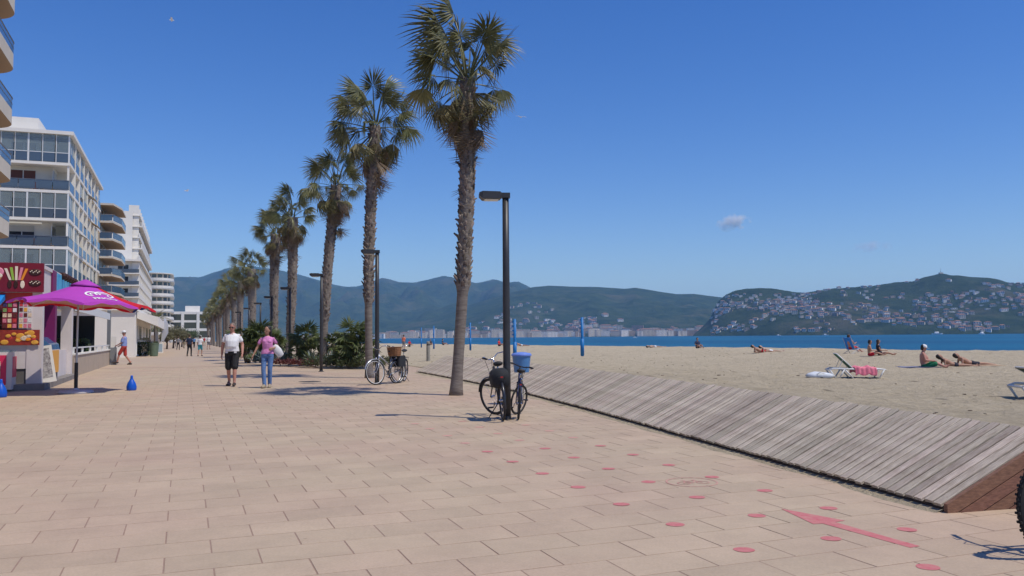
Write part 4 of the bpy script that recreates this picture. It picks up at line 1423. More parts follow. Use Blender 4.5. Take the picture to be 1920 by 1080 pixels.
# two dark bicycles at the nearest lamp, rear wheels towards the camera
def put_bike(px, py, turn, **k):
    """(px, py): where the near wheel touches the ground; turn: heading relative to the sight line"""
    p, a = facing(px, py)
    yaw = a + turn
    near = k.pop('near', 'rear')
    d = Vector((math.cos(yaw), math.sin(yaw)))
    off = 0.50 if near == 'rear' else -0.56
    c = p.xy + d * off
    return bicycle(loc=(c.x, c.y, promenade_z(c.x, c.y)), yaw=yaw, **k)
put_bike(944, 789, R(7), label='black bicycle with rear bag and turned front wheel, left of the lamp pole', steer=R(36), lean=R(-4), childseat=True, panniers=False, rim_m=m_rim_dark, group='two dark bicycles at the nearest lamp')
b_r = put_bike(972, 788, R(2), label='dark bicycle leaning on the right side of the lamp pole', steer=R(-34), lean=R(4), rim_m=m_rim_dark, fenders=False, hb='flat', stand=False, rack=True, frame_m=m_bluepaint, Rw=0.32, group='two dark bicycles at the nearest lamp')
b_r.scale = (.86, .86, .86)
# two bicycles at the second lamp
put_bike(705, 722, R(180 - 38), near='front', label='silver and blue bicycle with white-rimmed front wheel and black panniers', steer=R(-12), lean=R(3), frame_m=m_silver, step=True, panniers=True, rim_m=mat('white_rim', (.7, .7, .68), .4), Rw=0.36, group='two bicycles at the second lamp')
put_bike(742, 719, R(180 - 14), near='front', label='dark bicycle with a brown wicker basket on its handlebar', steer=R(-22), lean=R(-3), frame_m=m_blackpaint, step=True, basket=True, rim_m=m_rim, group='two bicycles at the second lamp')
# bicycle entering the frame at the right edge
p = at_depth(1986, 955, 5.75)
bicycle('mountain bicycle with knobbly tyre entering at the right edge', (p.x + 0.56 * math.cos(R(15)), p.y + 0.56 * math.sin(R(15)), promenade_z(p.x, p.y)), R(195), steer=R(2), lean=R(2), fenders=False, rack=False, knob=True, hb='flat', rim_m=m_rim_dark, group=None, stand=True)

# ------------------------------------------------------------------ things on the beach
m_bluepole = mat('blue_post_paint', S(26, 112, 178), 0.5, var=0.12, scale=3)
m_blueplastic = mat('blue_bin_plastic', S(80, 128, 178), 0.4, var=0.06, scale=4)
m_bluelid = mat('blue_bin_lid', S(112, 140, 214), 0.35)
m_concrete = mat('concrete_post', S(150, 146, 136), 0.9, var=0.18, scale=6, bump=0.4, bscale=30)
def sand_at(px, py): return place(px, py, sand_z, 160)
posts = [(1092, 668, 595, 'blue beach volleyball post standing alone right of the litter bin', 0.075), (965.5, 676, 598, 'blue beach volleyball post rising behind the litter bin', 0.06), (882, 657, 605, 'blue beach volleyball post just right of the nearest palm trunk', 0.06), (813.5, 655, 611, 'blue beach volleyball post left of the nearest palm, beside the concrete post', 0.055), (790, 652, 614, 'leftmost thin blue beach volleyball post', 0.05)]
for px, yb, yt, lab, r_ in posts:
    p = sand_at(px, yb)
    top = at_depth(px, yt, p.y)
    h = top.z - p.z
    r_ *= 1.25
    v = thing('volleyball_post', lab, 'post', p, 0, 'blue volleyball posts')
    MB().tube([(0, 0, -.3), (0, 0, h)], r_, 10).build('pole', m_bluepole, v, smooth=True)
    MB().tube([(0, 0, h * .02), (0, 0, h * .45)], r_ * 1.35, 10).build('padding_sleeve', m_bluepole, v, smooth=True)
    for z in (.62, .72, .82, .93):
        MB().obox((-r_ - .03, 0, h * z), (.04, 0, 0), (0, .02, 0), (0, 0, .03)).build('net_hook', m_bluepole, v)
# litter bin on a post
p = sand_at(973, 700)
pb = at_depth(978, 698, 17.6)
bin_ = thing('litter_bin', 'round blue plastic litter bin with pale blue lid behind the ramp', 'litter bin', (pb.x, pb.y, sand_z(pb.x, pb.y)))
bw = 37 / 1600 * 17.6 / 2
zb = max(pb.z - sand_z(pb.x, pb.y), 0.06)
mb = MB(); mb.lathe([(bw * .74, zb), (bw * .76, zb + .01), (bw * .93, zb + .33), (bw * .97, zb + .345), (bw * .97, zb + .36)], 28); mb.build('tub', m_blueplastic, bin_, smooth=False)
mb = MB(); mb.lathe([(bw * 1.02, zb + .335), (bw * 1.03, zb + .365), (bw * .9, zb + .39), (bw * .4, zb + .41), (0.01, zb + .415)], 28); mb.build('lid', m_bluelid, bin_)
mb = MB(); mb.tube([(0, .05, -.3), (0, .05, zb + .3)], .025, 8); mb.build('post', m_concrete, bin_)
# concrete bollard
p = sand_at(803, 678)
h = at_depth(803, 640, p.y).z - p.z
o = MB(); o.lathe([(0.10, -.2), (0.10, h * .78), (0.085, h * .8), (0.085, h * .9), (0.095, h * .92), (0.09, h * .985), (0.05, h)], 16)
bo = thing('beach_post', 'short grey post standing on the sand left of the nearest palm', 'post', p)
o.build('shaft', m_concrete, bo)
MB().lathe([(0.099, h * .80), (0.099, h * .86)], 16).build('collar', m_lamp, bo)

m_whiteplastic = mat('white_plastic', (0.72, 0.72, 0.70), 0.4, var=0.05, scale=3)
m_greenfab = mat('green_lounger_fabric', S(30, 110, 78), 0.7, var=0.15, scale=20, transl=0.1)
m_pinktowel = mat('pink_towel', S(246, 150, 165), 0.9, col2=S(236, 118, 140), scale=7, bump=0.5, bscale=60)
def lounger(label, loc, yaw, back=R(50), towel=False, fabric=None):
    L_ = thing('sun_lounger', label, 'sun lounger', loc, yaw, 'sun loungers on the sand')
    # head at -x, foot at +x; length 1.9 m
    f = MB(); f.smooth = True
    for sy in (-1, 1):
        f.tube([(-.95, sy * .31, .30), (-.80, sy * .31, .36), (.0, sy * .31, .33), (.80, sy * .31, .33), (.98, sy * .31, .31)], .028, 8)
    f.tube([(.97, -.31, .31), (.97, .31, .31)], .026, 8); f.tube([(-.93, -.31, .31), (-.93, .31, .31)], .026, 8)
    f.build('frame', m_whiteplastic, L_)
    for sy in (-1, 1):
        for pts in ([(-.93, sy * .31, .31), (-.72, sy * .33, 0.0)], [(-.42, sy * .31, .33), (-.62, sy * .33, 0)], [(-.42, sy * .31, .33), (-.12, sy * .33, 0)], [(.93, sy * .31, .31), (.74, sy * .33, 0)]):
            MB().tube(pts, [.03, .022], 7).build('leg', m_whiteplastic, L_, smooth=True)
    fabric = fabric or m_greenfab
    px_ = -.10
    MB().hexa([(px_, -.27, .325), (.93, -.27, .325), (.93, .27, .325), (px_, .27, .325), (px_, -.27, .337), (.93, -.27, .337), (.93, .27, .337), (px_, .27, .337)]).build('seat_sling', fabric, L_)
    bl = .78
    d = Vector((-math.cos(back), 0, math.sin(back))); n_2 = Vector((math.sin(back), 0, math.cos(back)))
    b0 = V(px_, 0, .335)
    MB().obox(b0 + d * bl * .5, d * bl * .5, V(0, .265, 0), n_2 * .006).build('back_sling', fabric, L_)
    fb = MB(); fb.smooth = True
    fb.tube([b0 + V(0, -.285, 0), b0 + d * bl + V(0, -.285, 0), b0 + d * (bl + .02) + V(0, -.2, 0), b0 + d * (bl + .02) + V(0, .2, 0), b0 + d * bl + V(0, .285, 0), b0 + V(0, .285, 0)], .02, 7)
    fb.build('back_frame', m_whiteplastic, L_)
    MB().tube([b0 + d * .5 + V(0, -.25, 0), V(-.62, -.27, .31)], .012, 6).build('prop', m_whiteplastic, L_)
    MB().tube([b0 + d * .5 + V(0, .25, 0), V(-.62, .27, .31)], .012, 6).build('prop', m_whiteplastic, L_)
    return L_
lp_ = sand_at(1603, 709)
LY = R(-8)
lounger('green sun lounger with white frame and raised back, pink towel on it', lp_, LY, back=R(44)).scale = (.8, .8, .8)
# towel lying over it
vs_, fs = [], []
nx_, ny_ = 24, 28
for i in range(nx_ + 1):
    for j in range(ny_ + 1):
        u, v = -0.08 + 0.74 * i / nx_, -0.62 + 1.18 * j / ny_
        wz = 0.012 * noise.noise(Vector((u * 7, v * 7, 1))) + 0.014 * noise.noise(Vector((u * 15, v * 5, 4)))
        if abs(v) <= .34: y, z = v, .385 + wz
        else:
            e = abs(v) - .34
            y = math.copysign(.34 + .03 * math.sin(e * 3) + 0.012 * math.sin(u * 40), v); z = .385 - e + wz
        fold = 0.05 * math.exp(-((u - .05) / .07) ** 2) + 0.06 * math.exp(-((u - .45 - .1 * v) / .06) ** 2)
        vs_.append((u + .02 * math.sin(v * 9), y, z + fold))
for i in range(nx_):
    for j in range(ny_):
        a = i * (ny_ + 1) + j
        fs.append((a, a + 1, a + ny_ + 2, a + ny_ + 1))
mb = MB(); mb.add(vs_, fs)
o = mb.build('beach_towel', m_pinktowel, smooth=True); o.location = lp_; o.rotation_euler = (0, 0, LY); o.scale = (.8, .8, .8)
sm = o.modifiers.new('thick', 'SOLIDIFY'); sm.thickness = 0.012
tag(o, 'pink towel draped over the green sun lounger', 'towel')
lp2 = sand_at(1992, 752)
lounger('sun lounger cut by the right edge of the picture', lp2, R(-6), back=R(28), fabric=mat('dark_lounger_fabric', (.03, .07, .05), .7)).scale = (.8, .8, .8)
# white bag by the lounger
pb_ = sand_at(1536, 708)
mb = MB(); mb.smooth = True
rg = random.Random(3)
rings = []
for i, (x, w, h) in enumerate([(-.36, .05, .03), (-.30, .16, .08), (-.15, .2, .11), (.02, .19, .13), (.2, .2, .10), (.32, .14, .07), (.4, .03, .02)]):
    rings.append([(x + rg.uniform(-.02, .02), w * math.cos(q) * rg.uniform(.85, 1.1), .05 + max(-.05, h * math.sin(q) * rg.uniform(.8, 1.15))) for q in [2 * math.pi * j / 12 for j in range(12)]])
mb.loft(rings)
bg_ = thing('beach_bag', 'crumpled white bag lying left of the green lounger', 'bag', pb_, R(-5))
mb.build('bag_body', mat('white_bag', (.66, .70, .74), .6, var=.1, scale=9), bg_)
MB().tube([(-.1, -.15, .1), (-.02, -.22, .16), (.1, -.2, .12)], .012, 6).build('handle', m_whiteplastic, bg_)
# boats on the bay
m_boat = mat('boat_white', (.8, .8, .8), .4)
def boat(px, Y, ln, label):
    p = at_depth(px, 634, Y)
    b = thing('motor_boat', label, 'boat', (p.x, p.y, -.75), rng.uniform(-.6, .6), 'boats on the bay')
    mb = MB(); rings = []
    for x, w, z0 in [(-.5, .14, 0), (-.2, .17, -.02), (.2, .15, -.02), (.42, .06, .03), (.5, .005, .08)]:
        rings.append([(x * ln, -w * ln, .13 * ln), (x * ln, -w * ln * .6, z0 * ln - .2), (x * ln, w * ln * .6, z0 * ln - .2), (x * ln, w * ln, .13 * ln)])
    mb.loft(rings); mb.build('hull', m_boat, b)
    MB().bbox(-.25 * ln, .12 * ln, -.1 * ln, .1 * ln, .13 * ln, .27 * ln, .03 * ln).build('cabin', m_boat, b)
for px, Y, ln, lab in [(1842, 1500, 16, 'white motor boat on the bay below the headland, at the right'), (1758, 1800, 22, 'long low white boat close under the headland shore'), (1548, 1700, 12, 'white boat near the headland shore above the green lounger'), (1460, 1800, 10, 'small white boat left of the deck chair bathers, far out'), (1190, 800, 4.5, 'tiny white boat on the water right of the volleyball post')]:
    boat(px, Y, ln, lab)
# gulls
m_gull = mat('gull_white', (.75, .76, .78), .7)
for px, py, Y, lab in [(350, 358, 90, 'white gull gliding above the white apartment blocks'), (322, 38, 70, 'white gull high up near the top of the picture'), (977, 220, 80, 'white gull just right of the tallest palm crown')]:
    p = at_depth(px, py, Y)
    g = thing('gull', lab, 'gull', p, rng.uniform(0, 6), 'gulls in the sky')
    mb = MB(); mb.smooth = True; mb.tube([(-.2, 0, 0), (-.1, 0, .01), (.05, 0, .01), (.16, 0, .03), (.22, 0, .02)], [.015, .045, .055, .035, .008], 8); mb.build('body', m_gull, g)
    for sy in (-1, 1):
        mb = MB(); mb.add([(.08, 0, .03), (.1, sy * .3, .12), (.0, sy * .62, .06), (-.06, sy * .3, .1), (-.08, 0, .03)], [(0, 1, 3, 4), (1, 2, 3)])
        o = mb.build('wing', m_gull, g); s2 = o.modifiers.new('t', 'SOLIDIFY'); s2.thickness = .012
# clouds: small fair-weather puffs far above the bay
def cloud(px, py, Y, rx, rz, dens, label, seed):
    r_ = random.Random(seed)
    p = at_depth(px, py, Y)
    mb = MB()
    mb.ball((0, 0, 0), rx, rx * .6, rz, n=10)
    o = mb.build('cloud', []); o.location = p
    m = bpy.data.materials.new('cloud_vapour'); m.use_nodes = True
    N, L = m.node_tree.nodes, m.node_tree.links
    N.remove(N['Principled BSDF'])
    v = N.new('ShaderNodeVolumePrincipled'); v.inputs['Color'].default_value = (1, 1, 1, 1)
    tc = N.new('ShaderNodeTexCoord'); nz = N.new('ShaderNodeTexNoise'); nz.inputs['Scale'].default_value = 2.6 / rx; nz.inputs['Detail'].default_value = 5
    mp = N.new('ShaderNodeMapping'); mp.inputs['Location'].default_value = (seed * 31, 0, 0); L.new(tc.outputs['Object'], mp.inputs[0]); L.new(mp.outputs[0], nz.inputs['Vector'])
    sc_ = N.new('ShaderNodeVectorMath'); sc_.operation = 'MULTIPLY'; sc_.inputs[1].default_value = (1 / rx, 1 / (rx * .6), 1 / rz); L.new(tc.outputs['Object'], sc_.inputs[0])
    ln = N.new('ShaderNodeVectorMath'); ln.operation = 'LENGTH'; L.new(sc_.outputs[0], ln.inputs[0])
    sb = N.new('ShaderNodeMath'); sb.operation = 'SUBTRACT'; sb.inputs[0].default_value = 1.0; L.new(ln.outputs['Value'], sb.inputs[1])
    ad = N.new('ShaderNodeMath'); ad.operation = 'MULTIPLY_ADD'; L.new(nz.outputs[0], ad.inputs[0]); ad.inputs[1].default_value = 2.4; ad.inputs[2].default_value = -1.55
    a2 = N.new('ShaderNodeMath'); a2.operation = 'ADD'; L.new(sb.outputs[0], a2.inputs[0]); L.new(ad.outputs[0], a2.inputs[1])
    mr = N.new('ShaderNodeMapRange'); mr.inputs['From Min'].default_value = 0.0; mr.inputs['From Max'].default_value = 0.6; mr.inputs['To Max'].default_value = dens; L.new(a2.outputs[0], mr.inputs[0])
    L.new(mr.outputs[0], v.inputs['Density']); L.new(v.outputs[0], N['Material Output'].inputs['Volume'])
    o.data.materials.append(m)
    tag(o, label, 'cloud', kind='stuff')
cloud(1374, 416, 9000, 220, 115, 0.024, 'single small white cloud in the blue sky over the bay', 2)
cloud(1632, 464, 9000, 280, 80, 0.006, 'faint wisp of cloud above the headland', 5)

# dry weed and bits washed over the sand
lr = random.Random(31)
mb = MB()
for i in range(1500):
    s_ = lr.uniform(RS[0] + .5, 60)
    a0_ = ramp_t(s_) + RAMP_W
    t_ = a0_ + 0.5 + (shore_t(s_) - a0_ - 1) * lr.random() ** 1.3
    p = st(s_, t_)
    if noise.noise(Vector((p.x * .35, p.y * .35, 20))) < -.05: continue
    n_ = 6; r_ = lr.uniform(.008, .034); a_ = lr.uniform(0, 3.1); el_ = lr.uniform(1.2, 3.2)
    z_ = sand_z(p.x, p.y) + 0.05 * noise.noise(Vector((p.x * 0.9, p.y * 0.9, 0))) + 0.055 * noise.noise(Vector((p.x * 2.6, p.y * 2.6, 5))) + 0.05 * noise.noise(Vector((p.x * .22, p.y * .22, 9)))
    ring = []
    for j in range(n_):
        q = 2 * math.pi * j / n_; x_, y_ = r_ * el_ * math.cos(q) * lr.uniform(.6, 1.1), r_ * math.sin(q) * lr.uniform(.6, 1.1)
        ring.append(Vector((p.x + x_ * math.cos(a_) - y_ * math.sin(a_), p.y + x_ * math.sin(a_) + y_ * math.cos(a_), z_ - .01)))
    top_ = [Vector((p.x, p.y, z_ + r_ * .5)).lerp(v, .55) + V(0, 0, r_ * .3) for v in ring]
    mb.loft([ring, top_])
o = mb.build('seaweed_litter', mat('dry_weed', (.10, .075, .05), .9, var=.3, scale=6, island=.4)); tag(o, 'dark bits of dry weed scattered over the sand', 'litter', kind='stuff')
# ------------------------------------------------------------------ buildings on the town side
m_white = mat('white_render', (0.78, 0.745, 0.68), 0.8, var=0.05, scale=0.6)
m_cream = mat('cream_render', (0.60, 0.53, 0.43), 0.8, var=0.07, scale=0.7)
m_beige = mat('beige_render', (0.52, 0.44, 0.32), 0.85, var=0.07, scale=0.7)
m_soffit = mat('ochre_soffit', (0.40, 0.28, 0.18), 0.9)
m_alu = mat('white_aluminium', (0.70, 0.71, 0.70), 0.4)
m_rail = mat('grey_rail', (0.22, 0.23, 0.25), 0.4, metal=0.5)
m_glass_b = glass_mat('blue_balustrade_glass', (0.07, 0.12, 0.19), 0.72)
m_glass_c = glass_mat('clear_enclosure_glass', (0.30, 0.36, 0.38), 0.40)
m_glass_d = glass_mat('smoked_balustrade_glass', (0.10, 0.14, 0.19), 0.75)
m_win = mat('window_glass_dark', (0.035, 0.042, 0.05), 0.08, spec=0.8, objvar=0.4)
m_shutter = mat('brown_shutter', (0.14, 0.05, 0.04), 0.7, objvar=0.2)
m_brickred = mat('red_brick_cladding', (0.16, 0.045, 0.04), 0.85, var=0.2, scale=3)
def SB(name, s0, s1, t0, t1, z0, z1, m, parent):
    mb = MB(); st_box(mb, s0, s1, t0, t1, z0, z1)
    return mb.build(name, m, parent)
wr_ = random.Random(12)
m_blind = mat('white_blind', (.62, .60, .55), .8, objvar=.15)
def window_on_front(parent, s, t0, t1, z0, z1, glass=None, n=2):
    f = SB('window', s - .05, s + .02, t0, t1, z0, z1, m_alu, parent)
    w = (t1 - t0) / n
    for i in range(n):
        SB('pane', s - .065, s - .052, t0 + w * i + .05, t0 + w * (i + 1) - .05, z0 + .06, z1 - .06, glass or m_win, f)
    if wr_.random() < .45: SB('blind', s - .074, s - .067, t0 + .05, t1 - .05, z1 - (z1 - z0) * wr_.uniform(.25, .7), z1 - .05, m_blind, f)
def window_on_side(parent, t, s0, s1, z0, z1, glass=None, n=2):
    f = SB('window', s0, s1, t - .02, t + .05, z0, z1, m_alu, parent)
    w = (s1 - s0) / n
    for i in range(n):
        SB('pane', s0 + w * i + .05, s0 + w * (i + 1) - .05, t + .052, t + .065, z0 + .06, z1 - .06, glass or m_win, f)
    if wr_.random() < .45: SB('blind', s0 + .05, s1 - .05, t + .067, t + .074, z1 - (z1 - z0) * wr_.uniform(.25, .7), z1 - .05, m_blind, f)
br = random.Random(9)
# --- white glazed-terrace block
b1o = thing('apartment_block', 'white apartment block with glazed terraces behind the ice cream kiosk', 'building')
s0, s1, tw, te = 96.4, 130.7, -27.0, -11.0
slab_z = [22.2, 19.35, 16.5, 13.65, 10.8, 7.95, 5.1]
SB('wall', s0 + 1.7, s1, tw, te - 1.7, 0, 22.15, m_white, b1o)
SB('roof', s0 - .25, s1 + .1, tw, te + .25, 22.2, 22.55, m_white, b1o)
SB('roof_house', s0 + 2.5, s0 + 12, -25, -14.3, 22.56, 24.3, m_white, b1o)
for i, z in enumerate(slab_z[1:]):
    SB('floor_slab', s0, s1, tw, te, z - .28, z, m_white, b1o)
for i in range(len(slab_z) - 1):
    zc, zf = slab_z[i] - .28 if i else slab_z[0], slab_z[i + 1]
    glazed = i in (0, 2, 4)
    # front
    if glazed:
        tt = te - .06
        k = 0
        while tt > -19:
            SB('mullion', s0 + .02, s0 + .12, tt - (.16 if k % 3 == 0 else .07), tt, zf, zc, m_alu, b1o)
            SB('glass_panel', s0 + .05, s0 + .07, tt - 1.2, tt - .17, zf + 1.02, zc - .05, m_glass_c, b1o)
            SB('lower_panel', s0 + .04, s0 + .07, tt - 1.2, tt - .17, zf + .05, zf + .95, m_glass_d, b1o)
            tt -= 1.22; k += 1
        SB('transom', s0 + .02, s0 + .11, -19, te - .2, zf + .95, zf + 1.02, m_alu, b1o)
    else:
        tt = te - .05
        while tt > -19:
            SB('balustrade_panel', s0 + .05, s0 + .08, tt - 1.5, tt - .05, zf + .08, zf + 1.0, m_glass_d, b1o); tt -= 1.52
        SB('handrail', s0 + .02, s0 + .10, -19, te - .05, zf + 1.0, zf + 1.05, m_rail, b1o)
        SB('corner_post', s0 + .1, s0 + .28, te - .28, te - .1, zf, zc, m_white, b1o)
    window_on_front(b1o, s0 + 1.7, -16.6, -14.3, zf + .75, zf + 2.2, m_shutter if i == 1 else m_win, 2)
    # side, bay by bay
    nb_ = 8
    bay = (s1 - s0 - .4) / nb_
    for j in range(nb_):
        a = s0 + .2 + j * bay
        if j: SB('partition', a - .08, a + .08, te - 1.7, te + .03, zf, zc, m_white, b1o)
        SB('balustrade_panel', a + .14, a + bay - .14, te - .07, te - .04, zf + .06, zf + 1.02, m_glass_b, b1o)
        if br.random() < .4 or (glazed and j == 0):
            for q in range(3):
                SB('glass_panel', a + .14 + q * (bay - .28) / 3 + .04, a + .14 + (q + 1) * (bay - .28) / 3 - .04, te - .14, te - .12, zf + 1.05, zc - .03, m_glass_c, b1o)
                SB('mullion', a + .14 + q * (bay - .28) / 3 - .03, a + .14 + q * (bay - .28) / 3 + .03, te - .16, te - .09, zf + 1.05, zc, m_alu, b1o)
        window_on_side(b1o, te - 1.7, a + .8, a + bay - .8, zf + .1, zf + 2.2, m_win, 2)
m_aw2 = mat('awning_ochre', (.55, .40, .22), .8); m_aw3 = mat('awning_white', (.66, .64, .58), .8)
for (z_, a_, m__) in ((13.3, 104.9, m_aw3), (16.2, 117.7, m_aw2), (10.4, 109.2, m_aw2), (7.6, 100.6, m_aw3), (10.4, 121.9, m_aw3), (19.0, 113.4, m_aw3)):
    mb = MB(); mb.hexa([st(a_, te - .1, z_ - .05), st(a_ + 3.6, te - .1, z_ - .05), st(a_ + 3.6, te + .85, z_ - .7), st(a_, te + .85, z_ - .7), st(a_, te - .1, z_), st(a_ + 3.6, te - .1, z_), st(a_ + 3.6, te + .85, z_ - .66), st(a_, te + .85, z_ - .66)])
    mb.build('awning', m__, b1o)
# plants and furniture on the open terraces
for i_ in (1, 3):
    zf_ = slab_z[i_ + 1]
    for t__ in (-12.6, -13.6, -17.4):
        mb = MB(); leaf_clump(mb, shr, 120, .28, .7, .22, .04); o = mb.build('terrace_plant', m_dwarf, b1o); o.location = st(s0 + .7, t__, zf_ + .35)
        MB().lathe([(.16, 0), (.22, .38), (.2, .38)], 12, c=st(s0 + .7, t__, zf_)).build('plant_pot', m_soffit, b1o)
    SB('terrace_table', s0 + .5, s0 + 1.2, -15.6, -14.6, zf_ + .68, zf_ + .74, m_rail, b1o)
    SB('terrace_chair', s0 + .6, s0 + 1.05, -14.4, -13.95, zf_, zf_ + .82, m_shutter, b1o)
# rolled awning on the fourth level
SB('awning', s0 - .5, s0 - .1, -16.5, -13.4, 12.95, 13.1, mat('awning_cream', (.6, .55, .42), .8), b1o)
# --- beige block with deep balconies
b2o = thing('apartment_block', 'beige apartment block with stacked deep balconies and blue glass', 'building')
SB('wall', 149.5, 171, -27, -12.9, 0, 23.2, m_beige, b2o)
for i in range(8):
    z = 23.4 - i * 2.87
    mb = MB()
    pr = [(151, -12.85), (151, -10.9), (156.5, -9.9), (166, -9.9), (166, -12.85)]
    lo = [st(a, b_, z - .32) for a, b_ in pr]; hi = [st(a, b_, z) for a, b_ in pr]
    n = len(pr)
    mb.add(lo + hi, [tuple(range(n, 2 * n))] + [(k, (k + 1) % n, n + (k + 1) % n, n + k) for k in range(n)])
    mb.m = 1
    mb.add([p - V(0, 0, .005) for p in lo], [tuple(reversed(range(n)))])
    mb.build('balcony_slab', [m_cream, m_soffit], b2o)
    if i:
        for (a, b_), (c, d) in zip(pr[:3], pr[1:4]):
            A, B = st(a, b_, z), st(c, d, z)
            n3 = (B - A).normalized()
            t3 = Vector((-n3.y, n3.x, 0)) * .012
            mb = MB(); mb.hexa([A + n3 * .1 - t3 + V(0, 0, .05), B - n3 * .1 - t3 + V(0, 0, .05), B - n3 * .1 + t3 + V(0, 0, .05), A + n3 * .1 + t3 + V(0, 0, .05), A + n3 * .1 - t3 + V(0, 0, 1.0), B - n3 * .1 - t3 + V(0, 0, 1.0), B - n3 * .1 + t3 + V(0, 0, 1.0), A + n3 * .1 + t3 + V(0, 0, 1.0)])
            pn = mb.build('balustrade_panel', m_glass_b, b2o)
            MB().bar(A + V(0, 0, 1.03), B + V(0, 0, 1.03), .04, 6).build('handrail', m_rail, pn)
        window_on_side(b2o, -12.9, 153, 156.5, z + .1, z + 2.3); window_on_side(b2o, -12.9, 159, 163, z + .1, z + 2.3)
SB('roof', 149.3, 171.2, -27, -12.86, 23.21, 23.5, m_cream, b2o)
# --- tall white block, stepped
b3o = thing('apartment_block', 'tall white stepped apartment block with blank end wall', 'building')
SB('tower_wall', 238, 312, -32, -13.6, 0, 33.4, m_white, b3o)
SB('end_wall', 237.2, 238.0, -32, -12.6, 20.5, 34.2, m_white, b3o)
for i in range(5):
    z = 33.4 - i * 2.85
    SB('balcony_slab', 238.1, 312, -13.55, -10.9 if i % 2 == 0 else -10.3, z - .25, z, m_white, b3o)
    if i: SB('parapet', 238.1, 312, -11.1 if i % 2 == 0 else -10.5, -10.9 if i % 2 == 0 else -10.3, z, z + 1.05, m_white, b3o)
    for j in range(11):
        SB('fin_wall', 238.4 + j * 7.3, 238.7 + j * 7.3, -13.55, -11.12, z + .0, z + 2.55, m_white, b3o)
        window_on_side(b3o, -13.6, 240 + j * 6.7, 243.5 + j * 6.7, z + .2, z + 2.2)
SB('wing_wall', 224.6, 312, -32, -11.9, 0, 20.2, m_white, b3o)
SB('wing_roof', 222.8, 312, -32, -9.8, 20.21, 20.7, m_white, b3o)
for i in range(1, 7):
    z = 20.2 - i * 2.85
    SB('balcony_slab', 223, 312, -32, -10.1, z - .25, z, m_white, b3o)
    SB('balustrade_panel', 223.05, 223.1, -32, -10.2, z + .05, z + .95, m_glass_d, b3o)
    for q, (a, b_) in enumerate([(-23, -20.4), (-18.8, -16.8), (-15, -12.6)]):
        window_on_front(b3o, 224.6, a, b_, z + .1, z + 2.1, m_win if q != 1 else m_shutter)
    for j in range(13):
        SB('fin_wall', 224.2 + j * 6.7, 224.5 + j * 6.7, -11.85, -10.1, z, z + 2.58, m_white, b3o)
        SB('parapet', 224.8 + j * 6.7, 229.5 + j * 6.7, -10.26, -10.1, z, z + .95, m_white, b3o)
        window_on_side(b3o, -11.9, 225.6 + j * 6.7, 229.2 + j * 6.7, z + .15, z + 2.2)
# --- rounded white block farther on
b4o = thing('apartment_block', 'white apartment block with rounded balconies at the far end', 'building')
def rounded(s_c, t_c, rs, rt, n=18):
    return [(s_c + rs * math.sin(a), t_c + rt * math.cos(a)) for a in [math.pi + math.pi * j / n + math.pi / 2 * 0 for j in range(0)]] or [(s_c + 24, t_c - rt), (s_c, t_c - rt)] + [(s_c - rs * math.sin(math.pi * j / n), t_c - rt * math.cos(math.pi * j / n)) for j in range(1, n)] + [(s_c, t_c + rt), (s_c + 24, t_c + rt)]
def prism(name, pts, z0, z1, m, parent):
    mb = MB(); n = len(pts)
    mb.add([st(a, b_, z0) for a, b_ in pts] + [st(a, b_, z1) for a, b_ in pts], [tuple(reversed(range(n))), tuple(range(n, 2 * n))] + [(k, (k + 1) % n, n + (k + 1) % n, n + k) for k in range(n)])
    return mb.build(name, m, parent)
prism('wall', rounded(352, -9.6, 6.5, 4.6), 0, 26.2, m_cream, b4o)
for i in range(9):
    z = 26.4 - i * 2.9
    prism('balcony_slab', rounded(352, -9.6, 8.0 - (0 if i else .6), 5.7), z - .3, z, m_white, b4o)
    if i: prism('parapet', rounded(352, -9.6, 8.1, 5.8), z + .01, z + .95, m_white, b4o)
    if i:
        for q in range(1, 7):
            a_ = math.pi * q / 7
            c_ = st(352 - 6.55 * math.sin(a_), -9.6 - 4.65 * math.cos(a_), z + 1.4)
            nn_ = st(-math.sin(a_) / 6.5, -math.cos(a_) / 4.6).normalized()
            MB().obox(c_, Vector((-nn_.y, nn_.x, 0)) * .75, nn_ * .05, (0, 0, .9)).build('window', m_win, b4o)
# --- low modern building closing the view
b5o = thing('low_building', 'low white modern building with dark window bands closing the promenade view', 'building')
SB('wall', 424, 440, -7, 13, 0, 13.0, m_win, b5o)
for z0_, z1_ in ((0, 2.2), (5.2, 6.4), (9.2, 10.2), (13.0, 14.2)):
    SB('floor_band', 422.6, 441, -7.6, 13.4, z0_, z1_, m_white, b5o)
for t_ in (-7.6, -1.2, 5.5, 12.2):
    SB('pier', 422.3, 424, t_, t_ + 1.3, 0, 14.0, m_white, b5o)
SB('roof_house', 428, 436, 0.5, 7, 14.21, 17, m_white, b5o)
b6o = thing('low_building', 'pale block beyond the low modern building, left of the palms', 'building')
SB('wall', 470, 492, -22, -6, 0, 15, m_cream, b6o)
for z in (4, 7.5, 11, 15):
    SB('floor_band', 469, 492.2, -22.3, -5.7, z, z + .7, m_white, b6o)
for j in range(5):
    for z in (4.9, 8.4, 11.9): window_on_front(b6o, 470, -21 + j * 3, -19.2 + j * 3, z, z + 2)
